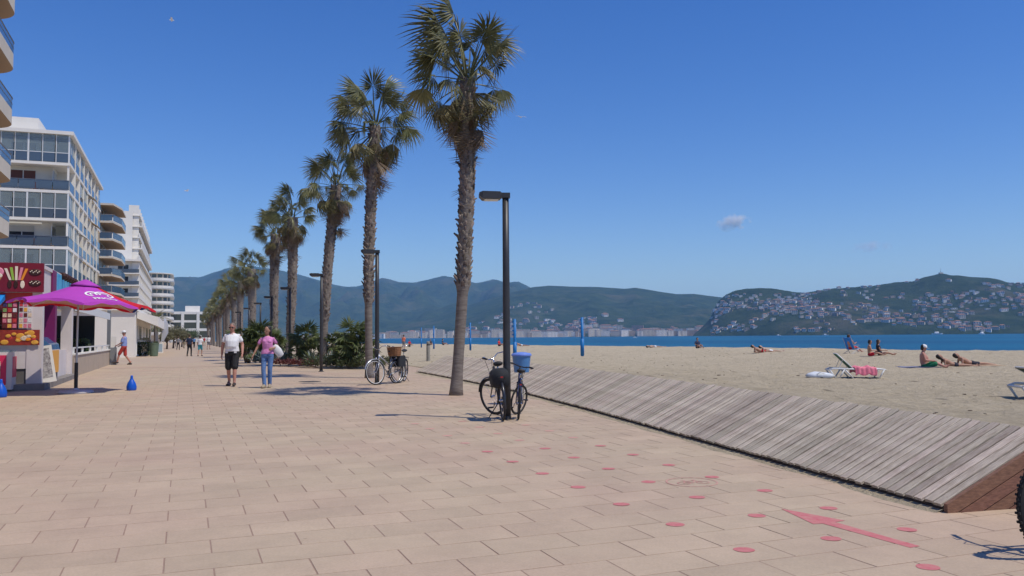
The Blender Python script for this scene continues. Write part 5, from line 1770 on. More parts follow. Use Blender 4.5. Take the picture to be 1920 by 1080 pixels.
# --- near block with curved balconies at the left edge
b0o = thing('brick_block', 'red brick block with cream curved balconies at the left edge', 'building')
BE = 52.0
prism('wall', [(14, -25), (14, -10.3), (BE - 1.2, -10.3), (BE - 1.2, -25)], 0, 24, m_brickred, b0o)
for i in range(6):
    z = 18.6 + 0.75 - i * 2.97 + (0)
    n = 10
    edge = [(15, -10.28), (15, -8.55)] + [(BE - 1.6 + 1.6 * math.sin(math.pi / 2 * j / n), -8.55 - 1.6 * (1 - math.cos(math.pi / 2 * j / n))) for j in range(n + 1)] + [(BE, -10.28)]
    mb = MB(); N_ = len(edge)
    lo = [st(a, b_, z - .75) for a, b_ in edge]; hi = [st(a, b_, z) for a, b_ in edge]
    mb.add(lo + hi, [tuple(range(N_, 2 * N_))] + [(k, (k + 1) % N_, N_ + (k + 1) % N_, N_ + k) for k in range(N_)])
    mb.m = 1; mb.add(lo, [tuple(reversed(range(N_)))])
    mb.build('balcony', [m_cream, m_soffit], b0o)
    rail = [st(a, b_, z + .62) for a, b_ in edge[1:-1]]
    ro = MB().tube(rail, .035, 6).build('handrail', m_rail, b0o)
    MB().tube([p - V(0, 0, .3) for p in rail], .02, 5).build('rail', m_rail, ro)
    mb = MB()
    mb.loft([[p - V(0, 0, .6) for p in rail], [p - V(0, 0, .06) for p in rail]], closed=False, cap=False)
    mb.build('balustrade_glass', m_glass_b, b0o)
    for j in range(4): window_on_side(b0o, -10.3, 22 + j * 7.2, 25.5 + j * 7.2, z + .1, z + 2.0, m_win, 2)

# ------------------------------------------------------------------ low white beach building, terrace, kiosk
wl_o = thing('beach_restaurant', 'low white flat-roofed building with glazed front and white canopy', 'building')
q = at_depth(253, 634, 65); ws0, wt = to_st(q.x, q.y)
SB('wall', ws0, ws0 + 34, -13, wt, 0, 3.55, m_white, wl_o)
SB('roof', ws0 - .2, ws0 + 34.2, -13.2, wt + .12, 3.56, 3.8, m_white, wl_o)
for j in range(9):
    window_on_side(wl_o, wt, ws0 + 2.2 + j * 3.4, ws0 + 5.2 + j * 3.4, .1, 2.5, m_win, 3)
mb = MB()
mb.hexa([st(ws0 + 1.5, wt + .05, 3.0), st(ws0 + 33, wt + .05, 3.0), st(ws0 + 33, wt + 1.6, 2.35), st(ws0 + 1.5, wt + 1.6, 2.35), st(ws0 + 1.5, wt + .05, 3.5), st(ws0 + 33, wt + .05, 3.5), st(ws0 + 33, wt + 1.6, 3.1), st(ws0 + 1.5, wt + 1.6, 3.1)])
mb.build('canopy', m_white, wl_o)
# terrace in front of the restaurant, behind the kiosk
m_terr = mat('terrace_wall_render', S(176, 160, 142), .85, var=.08, scale=1.5)
tk = place(80, 730); ks, kt = to_st(tk.x, tk.y)
tw_ = thing('terrace_wall', 'low beige terrace wall running on from the kiosk', 'wall')
SB('wall_panel', ks + 7.6, ks + 24, kt - .2, kt - .05, -.05, .78, m_terr, tw_)
SB('coping', ks + 7.6, ks + 24, kt - .24, kt - .01, .781, .84, m_white, tw_)
for j in range(6):
    SB('rail_post', ks + 8 + j * 3, ks + 8.08 + j * 3, kt - .17, kt - .09, .841, 1.02, m_alu, tw_)
SB('rail', ks + 8, ks + 24, kt - .16, kt - .10, 1.02, 1.07, m_alu, tw_)
tc_o = thing('terrace_canopy', 'white sloping canopy over the restaurant terrace with steel posts', 'canopy')
mb = MB(); mb.hexa([st(ks + 8, kt - 7, 3.5), st(ks + 23.5, kt - 7, 3.5), st(ks + 23.5, kt - .1, 2.62), st(ks + 8, kt - .1, 2.62), st(ks + 8, kt - 7, 3.62), st(ks + 23.5, kt - 7, 3.62), st(ks + 23.5, kt - .1, 2.74), st(ks + 8, kt - .1, 2.74)])
mb.build('roof_sheet', mat('canopy_white', (.72, .74, .74), .7, transl=.25), tc_o)
SB('valance', ks + 8, ks + 23.5, kt - .1, kt - .06, 2.4, 2.73, mat('canopy_valance', (.66, .68, .68), .7), tc_o)
m_steel = mat('grey_steel_post', (.24, .25, .26), .5, metal=.3)
for px, yb, nm in ((203, 683, 'a'), (220, 664, 'b')):
    p = place(px, yb)
    a, b_ = to_st(p.x, p.y)
    SB('post', a - .09, a + .09, b_ - .09, b_ + .09, 0, 2.95, m_steel, tc_o)
mbp = place(212, 684); a, b_ = to_st(mbp.x, mbp.y)
mbx = thing('menu_stand', 'grey stand with white notice beside the terrace post', 'stand')
SB('plinth', a - .12, a + .12, b_ - .16, b_ + .16, 0, .92, m_steel, mbx)
SB('notice', a - .05, a + .05, b_ - .13, b_ + .13, .921, 1.5, m_white, mbx)
for j in range(6):
    SB('glass_panel', ks + 19.0, ks + 19.03, kt - 6.6 + j * 1.05, kt - 5.65 + j * 1.05, .2, 2.5, m_win, tc_o)
    SB('mullion', ks + 18.96, ks + 19.07, kt - 6.7 + j * 1.05, kt - 6.6 + j * 1.05, .0, 2.6, m_alu, tc_o)
for j in range(8):
    SB('glass_panel', ks + 8.6 + j * 1.3, ks + 9.8 + j * 1.3, kt - 6.9, kt - 6.87, .2, 3.2, m_win, tc_o)
m_hedge = mat('hedge_leaf', (.055, .085, .03), .55, var=.3, scale=4, island=.4, transl=.15)
def hedge(name, label, s_a, s_b, t_a, t_b, h, n, seed, cat='hedge'):
    r_ = random.Random(seed)
    root = thing(name, label, cat, st((s_a + s_b) / 2, (t_a + t_b) / 2, 0))
    mb = MB()
    c0 = st((s_a + s_b) / 2, (t_a + t_b) / 2, 0)
    for i in range(n):
        s_, t_, z = r_.uniform(s_a, s_b), r_.uniform(t_a, t_b), r_.uniform(.08, h)
        f = r_.randrange(4)
        if f == 0: s_ = s_a + r_.uniform(-.05, .08)
        elif f == 1: t_ = t_b + r_.uniform(-.08, .06)
        elif f == 2: z = h + r_.uniform(-.08, .06)
        c = st(s_, t_, z) - c0
        d = Vector((r_.uniform(-1, 1), r_.uniform(-1, 1), r_.uniform(-.6, 1))).normalized()
        e = d.orthogonal().normalized() * .03
        mb.add([c - d * .06, c + e, c + d * .06, c - e], [(0, 1, 2, 3)])
    mb.build('foliage', m_hedge, root)
    mb = MB()
    for k in range(5):
        p = st(s_a + (s_b - s_a) * (k + .5) / 5, (t_a + t_b) / 2, 0) - c0
        mb.tube([p, p + V(.03, 0, h * .8)], [.03, .015], 5)
    mb.build('stems', m_bark, root)
    return root
hedge('terrace_hedge', 'leafy green planting inside the restaurant terrace', ks + 17.6, ks + 18.7, kt - 6.0, kt - .6, 1.35, 2200, 8)
hp = place(264, 668); a, b_ = to_st(hp.x, hp.y)
hedge('box_hedge', 'clipped dark green hedge in front of the low white building', a, a + 3.5, b_ - .8, b_ + .55, 1.08, 2600, 3)
bp_ = place(288.5, 668)
bn = thing('planter_bin', 'grey-green round planter tub at the end of the hedge', 'planter', bp_)
mb = MB(); mb.lathe([(.26, 0), (.30, .05), (.36, .95), (.39, 1.0), (.39, 1.06), (.34, 1.06), (.33, .98)], 20, cap=False); mb.build('tub', mat('tub_grey_green', S(96, 112, 92), .7, var=.2, scale=5), bn)
mb = MB(); mb.lathe([(.335, .99), (.01, 1.0)], 20, cap=False); mb.build('soil', m_soil, bn)
mb = MB(); leaf_clump(mb, shr, 200, .3, .25, .1, .02); o = mb.build('foliage', m_hedge, bn); o.location = (0, 0, .98)
# white feather flags
m_flag = mat('flag_white', (.72, .74, .78), .8, transl=.3)
for k, (px, lean_, lab) in enumerate([(292, -.35, 'left'), (303, .25, 'right')]):
    p = at_depth(px, 634, 86); p.z = 0
    fl = thing('feather_flag', lab + ' of the two white feather flags beside the far promenade', 'flag', p, 0, 'white feather flags')
    MB().tube([(0, 0, 0), (0, 0, 1.6), (lean_ * .4, 0, 3), (lean_ * 1.2, 0, 3.6)], [.03, .025, .018, .01], 6).build('pole', m_alu, fl)
    mb = MB(); mb.add([(0.02, 0, 1.2), (lean_ * .4, 0, 2.9), (lean_ * 1.2, 0, 3.55), (lean_ * 1.5 + .25, 0.05, 2.9), (lean_ * .7 + .45, .08, 2.0), (.2, .03, 1.15)], [(0, 5, 4, 1), (1, 4, 3, 2)])
    o = mb.build('sail', m_flag, fl); o.modifiers.new('t', 'SOLIDIFY').thickness = .01
pf = at_depth(296, 634, 84); a, b_ = to_st(pf.x, pf.y)
fb = thing('sign_box', 'white box sign below the feather flags', 'sign')
SB('case', a, a + .5, b_ - .5, b_ + .5, .0, 1.0, m_white, fb)
SB('panel', a - .02, a - .004, b_ - .42, b_ + .42, .15, .9, mat('pale_blue_panel', (.35, .45, .52), .6), fb)
# feather palm and olive tree farther along
def feather_frond(r_, L_):
    mb = MB(); n = 9
    pts = [Vector((L_ * k / n * (1 - .12 * (k / n) ** 2), 0, .35 * L_ * (k / n) - .75 * L_ * (k / n) ** 2.2)) for k in range(n + 1)]
    mb.tube(pts, [.03 - .027 * k / n for k in range(n + 1)], 4)
    for i in range(34):
        f = .12 + .88 * i / 34
        j = min(n - 1, int(f * n)); p = pts[j].lerp(pts[j + 1], f * n - j); t = (pts[j + 1] - pts[j]).normalized()
        for sy in (-1, 1):
            d = (t * .6 + V(0, sy * .8, -.25)).normalized(); ln = .42 * math.sin(math.pi * min(.95, f * .85 + .12)) * r_.uniform(.8, 1.1)
            e = t * .022
            mb.add([p - e, p + d * ln, p + e], [(0, 1, 2)])
    return mb.mesh('frond', m_frond)
FF = [feather_frond(fr_rng, 2.2) for k in range(4)]
pd = at_depth(292, 634, 104); pd.z = 0
dp = thing('date_palm', 'feather-leaved palm in front of the far rounded block', 'palm tree', pd)
MB().tube([(0, 0, -.1), (.03, 0, 1.5), (0, 0, 3.3)], [.3, .24, .27], 12).build('trunk', m_stub, dp, smooth=True)
for i in range(34):
    o = link('frond', FF[i % 4], dp); o.matrix_local = frond_matrix(i * 2.399, R(75 - i * 3.4), rng.uniform(-.3, .3), (0, 0, 3.3), 1.1)
m_olive = mat('olive_leaf', (.13, .12, .06), .6, var=.3, scale=1.5, island=.4, transl=.2)
def leafy_tree(px, Y, h, rad, label, seed, m):
    r_ = random.Random(seed)
    p = at_depth(px, 634, Y); p.z = 0
    root = thing('leafy_tree', label, 'tree', p, 0, 'small trees at the far end')
    tr = MB(); tr.smooth = True
    tr.tube([(0, 0, -.1), (.05, 0, h * .25), (0, .05, h * .5)], [.16, .12, .08], 8)
    mb = MB()
    for k in range(13):
        a = k * 2.4; el = r_.uniform(.1, 1.2)
        c = Vector((math.cos(a) * math.cos(el) * rad * .72, math.sin(a) * math.cos(el) * rad * .72, h * .45 + math.sin(el) * h * .4))
        tr.tube([(0, .03, h * .35), c * .6 + V(0, 0, h * .12), c], [.06, .035, .01], 5)
        for i in range(170):
            d = Vector((r_.gauss(0, 1), r_.gauss(0, 1), r_.gauss(0, .8))) * rad * .24
            q_ = c + d
            e = Vector((r_.uniform(-1, 1), r_.uniform(-1, 1), r_.uniform(-1, 1))).normalized(); e2 = e.orthogonal().normalized() * .05
            mb.add([q_ - e * .13, q_ + e2, q_ + e * .13, q_ - e2], [(0, 1, 2, 3)])
    tr.build('trunk', m_bark, root); mb.build('crown', m, root)
leafy_tree(325, 128, 3.6, 1.6, 'brownish olive bush tree right of the feather flags', 1, m_olive)
leafy_tree(313, 118, 2.3, 1.0, 'small round bush at the foot of the feather flags', 2, m_olive)
leafy_tree(341, 150, 3.3, 1.3, 'small tree before the low modern building', 3, m_olive)
leafy_tree(362, 240, 4.0, 2.0, 'dark small tree at the far end of the promenade', 4, m_hedge)
leafy_tree(347, 210, 4.2, 2.0, 'green small tree below the low modern building', 5, m_hedge)

# --- kiosk
m_kwhite = mat('kiosk_white_panel', (.66, .60, .58), .6, var=.05, scale=2)
m_kred = mat('kiosk_dark_red', S(122, 20, 42), .5)
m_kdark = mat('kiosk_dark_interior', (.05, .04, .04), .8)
m_kgrey = mat('kiosk_plinth_grey', (.13, .12, .115), .85, var=.15, scale=3)
m_step = mat('kiosk_step_stone', (.22, .20, .185), .9, var=.15, scale=3)
m_blueaw = mat('blue_awning', S(20, 130, 210), .7)
m_pinkp = mat('bright_pink_panel', S(214, 40, 88), .45)
m_purplep = mat('purple_panel', S(120, 30, 90), .5)
m_skyp = mat('sky_blue_sign', S(50, 150, 205), .5, col2=S(110, 190, 220), scale=2)
m_orange = mat('orange_food_print', S(228, 150, 60), .5, col2=S(150, 40, 30), scale=11)
m_yellow = mat('yellow_cone_panel', S(222, 160, 60), .5)
m_crm = mat('ice_cream_vanilla', S(236, 222, 196), .6)
m_choc = mat('ice_cream_chocolate', S(58, 28, 22), .5)
m_straw = mat('ice_cream_strawberry', S(226, 140, 160), .6)
m_cone = mat('wafer_cone', S(204, 150, 84), .7)
m_lime = mat('ice_lolly_green', S(150, 190, 70), .5)
m_org2 = mat('ice_lolly_orange', S(240, 150, 40), .5)
kio = thing('ice_cream_kiosk', 'ice cream kiosk with dark red picture sign and white panels', 'kiosk')
SB('step', ks - .55, ks + 7.4, kt - 6.2, kt + .12, -.12, .14, m_step, kio)
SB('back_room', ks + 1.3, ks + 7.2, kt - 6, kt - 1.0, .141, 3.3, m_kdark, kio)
SB('roof', ks - .05, ks + 7.3, kt - 6.1, kt - .02, 3.32, 3.42, m_kwhite, kio)
SB('fascia', ks - .02, ks + 7.25, kt - 6.05, kt - .06, 2.62, 3.319, m_kwhite, kio)
SB('corner_pillar', ks + .0, ks + .35, kt - .42, kt - .05, .141, 2.619, m_kwhite, kio)
SB('front_panel', ks + .02, ks + .3, kt - 1.35, kt - .425, .55, 1.25, m_kwhite, kio)
SB('plinth', ks + .05, ks + .32, kt - 1.3, kt - .43, .141, .548, m_kgrey, kio)
SB('side_pillar', ks + 2.6, ks + 3.0, kt - .4, kt - .06, .141, 2.619, m_purplep, kio)
SB('side_pillar', ks + 6.8, ks + 7.2, kt - .4, kt - .06, .141, 2.619, m_kwhite, kio)
SB('side_wall', ks + 3.01, ks + 6.79, kt - .38, kt - .2, .141, 1.0, m_kwhite, kio)
# picture sign over the front
sgn = SB('picture_sign', ks - .16, ks - .03, kt - 6.0, kt - .02, 2.66, 3.46, m_kred, kio)
def sign_pt(t_, z, e=0.0): return st(ks - .165 - e, kt + t_, z)
def blob(name, t_, z, rt, rz, m, parent, e=.012, n=14):
    mb = MB()
    a = [sign_pt(t_ + rt * math.cos(2 * math.pi * j / n), z + rz * math.sin(2 * math.pi * j / n)) for j in range(n)]
    b_ = [sign_pt(t_ + rt * .86 * math.cos(2 * math.pi * j / n), z + rz * .86 * math.sin(2 * math.pi * j / n), e) for j in range(n)]
    mb.loft([a, b_]); return mb.build(name, m, parent)
def quadp(name, pts, m, parent, e=.01):
    mb = MB(); n = len(pts)
    mb.loft([[sign_pt(t_, z) for t_, z in pts], [sign_pt(t_, z, e) for t_, z in pts]]); return mb.build(name, m, parent)
quadp('cone_picture', [(-1.24, 3.02), (-1.02, 3.06), (-1.22, 2.72)], m_cone, sgn)
blob('scoop_picture', -1.12, 3.2, .14, .13, m_straw, sgn); blob('scoop_picture', -1.12, 3.1, .11, .08, m_crm, sgn, .02)
for k, (m, tt) in enumerate([(m_crm, -.84), (m_lime, -.76), (m_crm, -.68), (m_straw, -.60), (m_org2, -.53)]):
    dx = (k - 2) * .05
    quadp('lolly_picture', [(tt - .028 - dx * .2, 2.98), (tt + .028 - dx * .2, 2.98), (tt + .035 + dx, 3.36 - abs(k - 2) * .03), (tt - .035 + dx, 3.36 - abs(k - 2) * .03)], m, sgn)
for tt, m in ((-.84, m_choc), (-.69, m_choc), (-.53, m_crm)): blob('bonbon_picture', tt, 2.86, .055, .11, m, sgn)
for z in (3.2, 2.9):
    blob('sundae_picture', -.23, z, .16, .09, m_choc, sgn)
    for k in range(7): blob('topping_picture', -.34 + .035 * k, z + .03 * math.sin(k * 2.1) + .02, .018, .018, m_crm, sgn, .02, 7)
SB('red_lintel', ks - .03, ks - .021, kt - 1.4, kt - .3, 2.4, 2.64, mat('orange_red_lintel', S(190, 60, 50), .6), kio)
# side signs
SB('side_sign', ks + 2.3, ks + 7.2, kt - .05, kt - .01, 2.62, 3.38, m_skyp, kio)
SB('side_sign_end', ks + 1.55, ks + 2.29, kt - .05, kt + .0, 2.55, 3.40, m_purplep, kio)
for j in range(6):
    mb = MB(); mb.ball(st(ks + 3.6 + j * .6, kt, 3.36), .16, .1, .13, 6); mb.build('scoop_ornament', m_choc, kio)
# menus, food picture on front
kr = random.Random(4)
pal = [S(196, 60, 60), S(226, 200, 170), S(240, 170, 70), S(96, 40, 36), S(214, 120, 140), S(230, 226, 220), S(120, 150, 90), S(70, 60, 110)]
pm_ = [mat('menu_print_%d' % i, c, .5, var=.35, scale=24) for i, c in enumerate(pal)]
for (ta, tb, za, zb_, base) in ((-1.02, -.66, 1.66, 2.38, m_kred), (-.62, -.30, 1.66, 2.40, m_kwhite)):
    bd = SB('menu_board', ks - .02, ks - .0, kt + ta, kt + tb, za, zb_, base, kio)
    for i in range(3):
        for j in range(5):
            w_, h_ = (tb - ta) / 3, (zb_ - za) / 5
            SB('menu_picture', ks - .028, ks - .0205, kt + ta + w_ * (i + .12), kt + ta + w_ * (i + .88), za + h_ * (j + .12), za + h_ * (j + .85), kr.choice(pm_), bd)
fp = SB('food_picture', ks - .05, ks - .03, kt - 1.06, kt - .10, 1.2, 1.62, mat('food_print_base', S(150, 50, 36), .5, var=.3, scale=8), kio)
for i in range(16):
    mb = MB(); r_ = kr.uniform(.05, .11); c = st(ks - .05, kt + kr.uniform(-.98, -.18), kr.uniform(1.27, 1.55))
    d_ = Vector(tuple(D2) + (0,)); e_ = Vector(tuple(R2) + (0,))
    mb.loft([[c + (e_ * math.cos(q) * r_ + V(0, 0, 1) * math.sin(q) * r_ * .7) * f - d_ * o_ for q in [math.pi * j / 6 for j in range(12)]] for f, o_ in ((1, .0), (.9, .004 + .0012 * i), (.4, .008 + .0012 * i))])
    mb.build('food_print', kr.choice(pm_[:4] + [m_org2, m_yellow, m_yellow]), fp)
# stock on shelves inside
for z in (1.3, 1.75, 2.15):
    sh_ = SB('shelf', ks + .9, ks + 1.25, kt - 5.5, kt - 1.05, z, z + .03, m_kgrey, kio)
    for j in range(14):
        t_ = kt - 5.4 + j * .31
        SB('packet', ks + .95, ks + 1.15, t_, t_ + .2, z + .031, z + .031 + kr.uniform(.12, .28), kr.choice(pm_), sh_)
mb = MB(); mb.hexa([st(ks - .03, kt - 6, 2.45), st(ks - .03, kt - .95, 2.45), st(ks - .03, kt - .95, 2.6), st(ks - .03, kt - 6, 2.6), st(ks - 1.1, kt - 6, 2.18), st(ks - 1.1, kt - .95, 2.18), st(ks - 1.1, kt - .95, 2.24), st(ks - 1.1, kt - 6, 2.24)])
mb.build('awning', m_blueaw, kio)
# chest freezer at the front
a, b_ = ks - .85, kt - .9
cf = thing('chest_freezer', 'white chest freezer with pink ice cream picture at the left edge', 'freezer')
SB('cabinet', a, a + .65, b_ - .95, b_ + .28, .15 - .12, 1.02, m_kwhite, cf)
SB('picture_panel', a - .02, a - .003, b_ - .85, b_ + .15, .16, .94, m_pinkp, cf)
pp = SB('picture_print', a - .026, a - .021, b_ - .7, b_ + .02, .3, .78, mat('sundae_print', S(230, 210, 190), .5, col2=S(70, 30, 26), scale=7), cf)
SB('lid', a + .02, a + .63, b_ - .93, b_ + .26, 1.021, 1.07, m_glass_c, cf)
SB('side_panel', a + .08, a + .58, b_ + .281, b_ + .295, .35, .9, m_pinkp, cf)
# ice cream counter on the side
ic = place(112, 715); a, b_ = to_st(ic.x, ic.y)
a0 = ks + 1.2
co = thing('ice_cream_counter', 'yellow ice cream counter with sloping blue glass beside the kiosk', 'counter')
SB('base', a0 + .05, a0 + 1.9, kt - .75, kt - .02, .145, .5, m_kgrey, co)
SB('front', a0, a0 + 1.95, kt - .8, kt + .02, .501, 1.05, m_kwhite, co)
yp = SB('cone_panel', a0 - .02, a0 - .003, kt - .78, kt + .0, .36, 1.03, m_yellow, co)
SB('cone_panel', a0 + .2, a0 + 1.7, kt + .022, kt + .034, .36, 1.03, m_yellow, co)
for s_, t_, z, r_, m in ((a0 - .03, kt - .5, .85, .07, m_crm), (a0 - .03, kt - .25, .8, .08, m_choc)):
    mb = MB(); mb.ball(st(s_, t_, z), r_, r_, r_, 6); mb.build('scoop_print', m, yp)
    mb = MB(); mb.tube([st(s_, t_, z - .03), st(s_, t_, z - .24)], [r_ * .8, .01], 8); mb.build('cone_print', m_cone, yp)
mb = MB(); mb.smooth = False
rings = []
for s_ in (a0 + .02, a0 + 1.93):
    rings.append([st(s_, kt - .78, 1.051), st(s_, kt + .02, 1.051), st(s_, kt + .0, 1.2), st(s_, kt - .25, 1.42), st(s_, kt - .78, 1.46)])
mb.loft(rings); mb.build('glass_hood', glass_mat('blue_counter_glass', S(90, 150, 200), .6), co)
# leaning price board
ab = place(98, 722)
bo_ = thing('price_board', 'narrow white price board leaning against the counter', 'board', st(ks + .75, kt + .05, .14))
mb = MB(); mb.obox((0, 0, .52), Vector(tuple(D2) + (0,)) * .02, Vector(tuple(R2) + (0,)) * .20, (0, 0, .53)); o = mb.build('board', m_white, bo_)
o.rotation_euler = (R(-4), R(-12), 0)
mb = MB(); mb.obox((-.012, -.02, .55), Vector(tuple(D2) + (0,)) * .012, Vector(tuple(R2) + (0,)) * .15, (0, 0, .42)); mb.build('price_list', mat('price_print', S(210, 206, 200), .6, col2=S(90, 80, 90), scale=14), o)

# --- parasol
up_ = place(142, 737)
par = thing('parasol', 'purple and red parasol with white heart logo by the kiosk', 'parasol', up_)
m_pur = mat('parasol_purple', S(196, 78, 200), .75, var=.05, scale=2, transl=.25)
m_red = mat('parasol_red', S(222, 36, 50), .75, var=.05, scale=2, transl=.25)
m_navy = mat('parasol_navy', S(30, 60, 130), .75, transl=.2)
m_lining = mat('parasol_lining', S(214, 178, 160), .8, transl=.25)
MB().lathe([(.42, 0), (.43, .03), (.38, .065), (.08, .09), (.05, .13)], 28).build('base', mat('base_grey', S(190, 186, 190), .7), par)
MB().tube([(0, 0, .05), (0, 0, .78)], .045, 10).build('socket_tube', m_black, par)
MB().tube([(0, 0, .7), (0.02, 0, 2.8)], .026, 10).build('pole', mat('parasol_pole_grey', (.45, .45, .47), .4, metal=.5), par)
tilt = Matrix.Rotation(R(3), 4, 'Y') @ Matrix.Rotation(R(-2), 4, 'X')
PR, PZ, PE = 1.74, 2.92, 2.24
face = math.atan2(-up_.y, -up_.x)      # direction towards the camera
def par_pt(k, f, dz=0.0):
    """k: position round the rim in eighths from the vertex nearest the camera (clockwise seen from above is +), f: 0 hub .. 1 rim"""
    k0 = math.floor(k); u = k - k0
    def vtx(i):
        a = face + i * math.pi / 4
        return Vector((math.cos(a), math.sin(a), 0))
    rim = vtx(k0) * (1 - u) + vtx(k0 + 1) * u
    edge = 4 * u * (1 - u)
    r_ = PR * f * (1 - 0.05 * edge * f)
    n_ = rim.normalized() * rim.length
    z = PZ - (PZ - PE) * (f ** 0.92) - 0.05 * math.sin(math.pi * f) + 0.10 * edge * f * f + dz
    return tilt @ Vector((n_.x * r_, n_.y * r_, z))
cols = {-2: m_red, -1: m_pur, 0: m_pur, 1: m_red, 2: m_navy, 3: m_pur, -3: m_navy, -4: m_pur}
for k in range(-4, 4):
    col_ = m_pur if k in (-1, 0, -2) else (m_red if k == 1 else (m_navy if k == 2 else m_red))
    for dz, m, nm in ((0, col_, 'canopy_panel'), (-.012, m_lining, 'canopy_lining')):
        mb = MB(); mb.smooth = True
        rings = [[par_pt(k + j / 10 * .9999, f, dz) for j in range(11)] for f in (.13, .3, .5, .7, .85, 1.0)]
        mb.loft(rings, closed=False, cap=False)
        pn = mb.build(nm, m, par)
    mb = MB()
    top = [par_pt(k + j / 16 * .9999, 1.0, .002) for j in range(17)]
    low = [par_pt(k + j / 16 * .9999, 1.008, -.035 - .045 * abs(math.sin(j / 16 * math.pi * 3))) for j in range(17)]
    mb.loft([top, low], closed=False, cap=False); mb.build('valance', col_, par)
    MB().tube([par_pt(k, .05, -.03), par_pt(k, .5, -.03), par_pt(k, .98, -.03)], .010, 5).build('rib', m_alu, par)
mb = MB(); mb.smooth = True
mb.loft([[par_pt(j / 3, f, dz) for j in range(24)] for f, dz in ((.235, .045), (.15, .05), (.03, .045))], cap=True); mb.build('vent_cap', m_pur, par)
# heart logo and lettering on the panel right of the near vertex
def on_panel(u, v, lift=.012):
    """u across the panel in metres, v up the slope in metres, centred on the logo"""
    f = 0.60 - v / 1.55
    half = PR * f * math.sin(math.pi / 8)
    k = 0.5 + u / (2 * half)
    return par_pt(k, f, lift)
def stroke(pts, w, m, name):
    mb = MB(); n = len(pts)
    L_, R_ = [], []
    for i, (x, y) in enumerate(pts):
        a, b_ = Vector(pts[max(0, i - 1)]), Vector(pts[min(n - 1, i + 1)])
        t = (b_ - a).normalized(); q = Vector((-t.y, t.x)) * (w / 2 if not callable(w) else w(i / (n - 1)) / 2)
        L_.append(on_panel(x + q.x, y + q.y)); R_.append(on_panel(x - q.x, y - q.y))
    mb.loft([L_, R_], closed=False, cap=False); return mb.build(name, m, par)
m_logo = mat('logo_white', (.82, .80, .80), .7)
def sp(cx, cy, r0, r1, a0, a1, n=26, sy=.85):
    return [(cx + (r0 + (r1 - r0) * i / n) * math.cos(R(a0 + (a1 - a0) * i / n)), cy + sy * (r0 + (r1 - r0) * i / n) * math.sin(R(a0 + (a1 - a0) * i / n))) for i in range(n + 1)]
H_ = .13
stroke(sp(-.13, .13, .20, .16, 250, -20), .05, m_logo, 'heart_logo')
stroke(sp(.13, .13, .22, .20, -75, 200), .05, m_logo, 'heart_logo')
stroke(sp(-.12, .12, .10, .07, 230, -40, 16), .036, m_logo, 'heart_logo')
stroke(sp(.12, .12, .12, .09, -60, 180, 16), .036, m_logo, 'heart_logo')
cu = bpy.data.curves.new('lettering', 'FONT'); cu.body = 'FRIGO'; cu.size = .21; cu.align_x = 'CENTER'; cu.offset = .006
to = bpy.data.objects.new('lettering_tmp', cu); COL.objects.link(to)
bpy.context.view_layer.update()
tm = bpy.data.meshes.new_from_object(to.evaluated_get(bpy.context.evaluated_depsgraph_get()))
bpy.data.objects.remove(to)
for v in tm.vertices:
    x, y = v.co.x, v.co.y
    v.co = on_panel(x, y * 1.2 - .34 - .4 * x * x, .014)
tm.materials.append(m_logo)
link('brand_lettering', tm, par)
# flip if mirrored is not needed: panel coordinates run left to right as seen from outside

# blue teardrop weights on the ground
m_bweight = mat('blue_weight_plastic', S(14, 84, 190), .4)
for px, py, lab in ((246.5, 732, 'blue bottle-shaped weight standing alone on the paving'), (1, 745, 'blue bottle-shaped weight half cut by the left edge')):
    p = place(px, py)
    b_ = thing('marker_weight', lab, 'weight', p, 0, 'blue weights on the paving')
    k = 1.0 if px > 100 else 1.1
    MB().lathe([(.115 * k, 0), (.125 * k, .02 * k), (.128 * k, .10 * k), (.105 * k, .19 * k), (.06 * k, .27 * k), (.034 * k, .32 * k), (.03 * k, .385 * k), (.024 * k, .40 * k)], 20).build('body', m_bweight, b_, smooth=True)
    MB().lathe([(.036 * k, .33 * k), (.036 * k, .35 * k)], 14).build('neck_ring', m_bweight, b_)
# ------------------------------------------------------------------ people
m_skin = mat('skin_tanned', (0.40, 0.22, 0.145), 0.55, var=0.08, scale=8)
m_skin2 = mat('skin_sunburnt', (0.46, 0.22, 0.16), 0.55, var=0.08, scale=8)
m_skin3 = mat('skin_light', (0.50, 0.33, 0.24), 0.55, var=0.08, scale=8)
m_hair_d = mat('dark_hair', (0.018, 0.013, 0.011), 0.5, var=0.3, scale=30)
m_hair_g = mat('short_grey_hair', (0.20, 0.15, 0.12), 0.7, var=0.2, scale=40)
m_hair_b = mat('brown_hair', (0.06, 0.035, 0.02), 0.55, var=0.3, scale=30)
m_lensdark = mat('sunglass_lens', (0.01, 0.01, 0.012), 0.15)
def cloth(name, c, v=.08): return mat('cloth_' + name, c, .85, var=v, scale=9, bump=.25, bscale=25)
C_white = cloth('white', (.78, .78, .78), .03); C_black = cloth('black', (.02, .02, .022)); C_pink = cloth('pink', S(216, 140, 190)); C_jean = cloth('denim', S(92, 122, 168), .18)
C_blue = cloth('pale_blue', S(130, 146, 196)); C_redsh = cloth('red_shorts', S(178, 62, 54)); C_navy = cloth('navy', (.02, .03, .07)); C_teal = cloth('teal', S(70, 150, 160)); C_orange = cloth('orange', S(236, 128, 96)); C_redt = cloth('red', S(190, 30, 45)); C_grey = cloth('grey', (.22, .23, .25)); C_green = cloth('green', S(30, 112, 74)); C_dk = cloth('dark_swim', (.03, .03, .045)); C_khaki = cloth('khaki', (.35, .29, .2)); C_sole = mat('shoe_leather', (.05, .035, .028), .6); C_skyb = cloth('sky_blue', S(92, 140, 190))

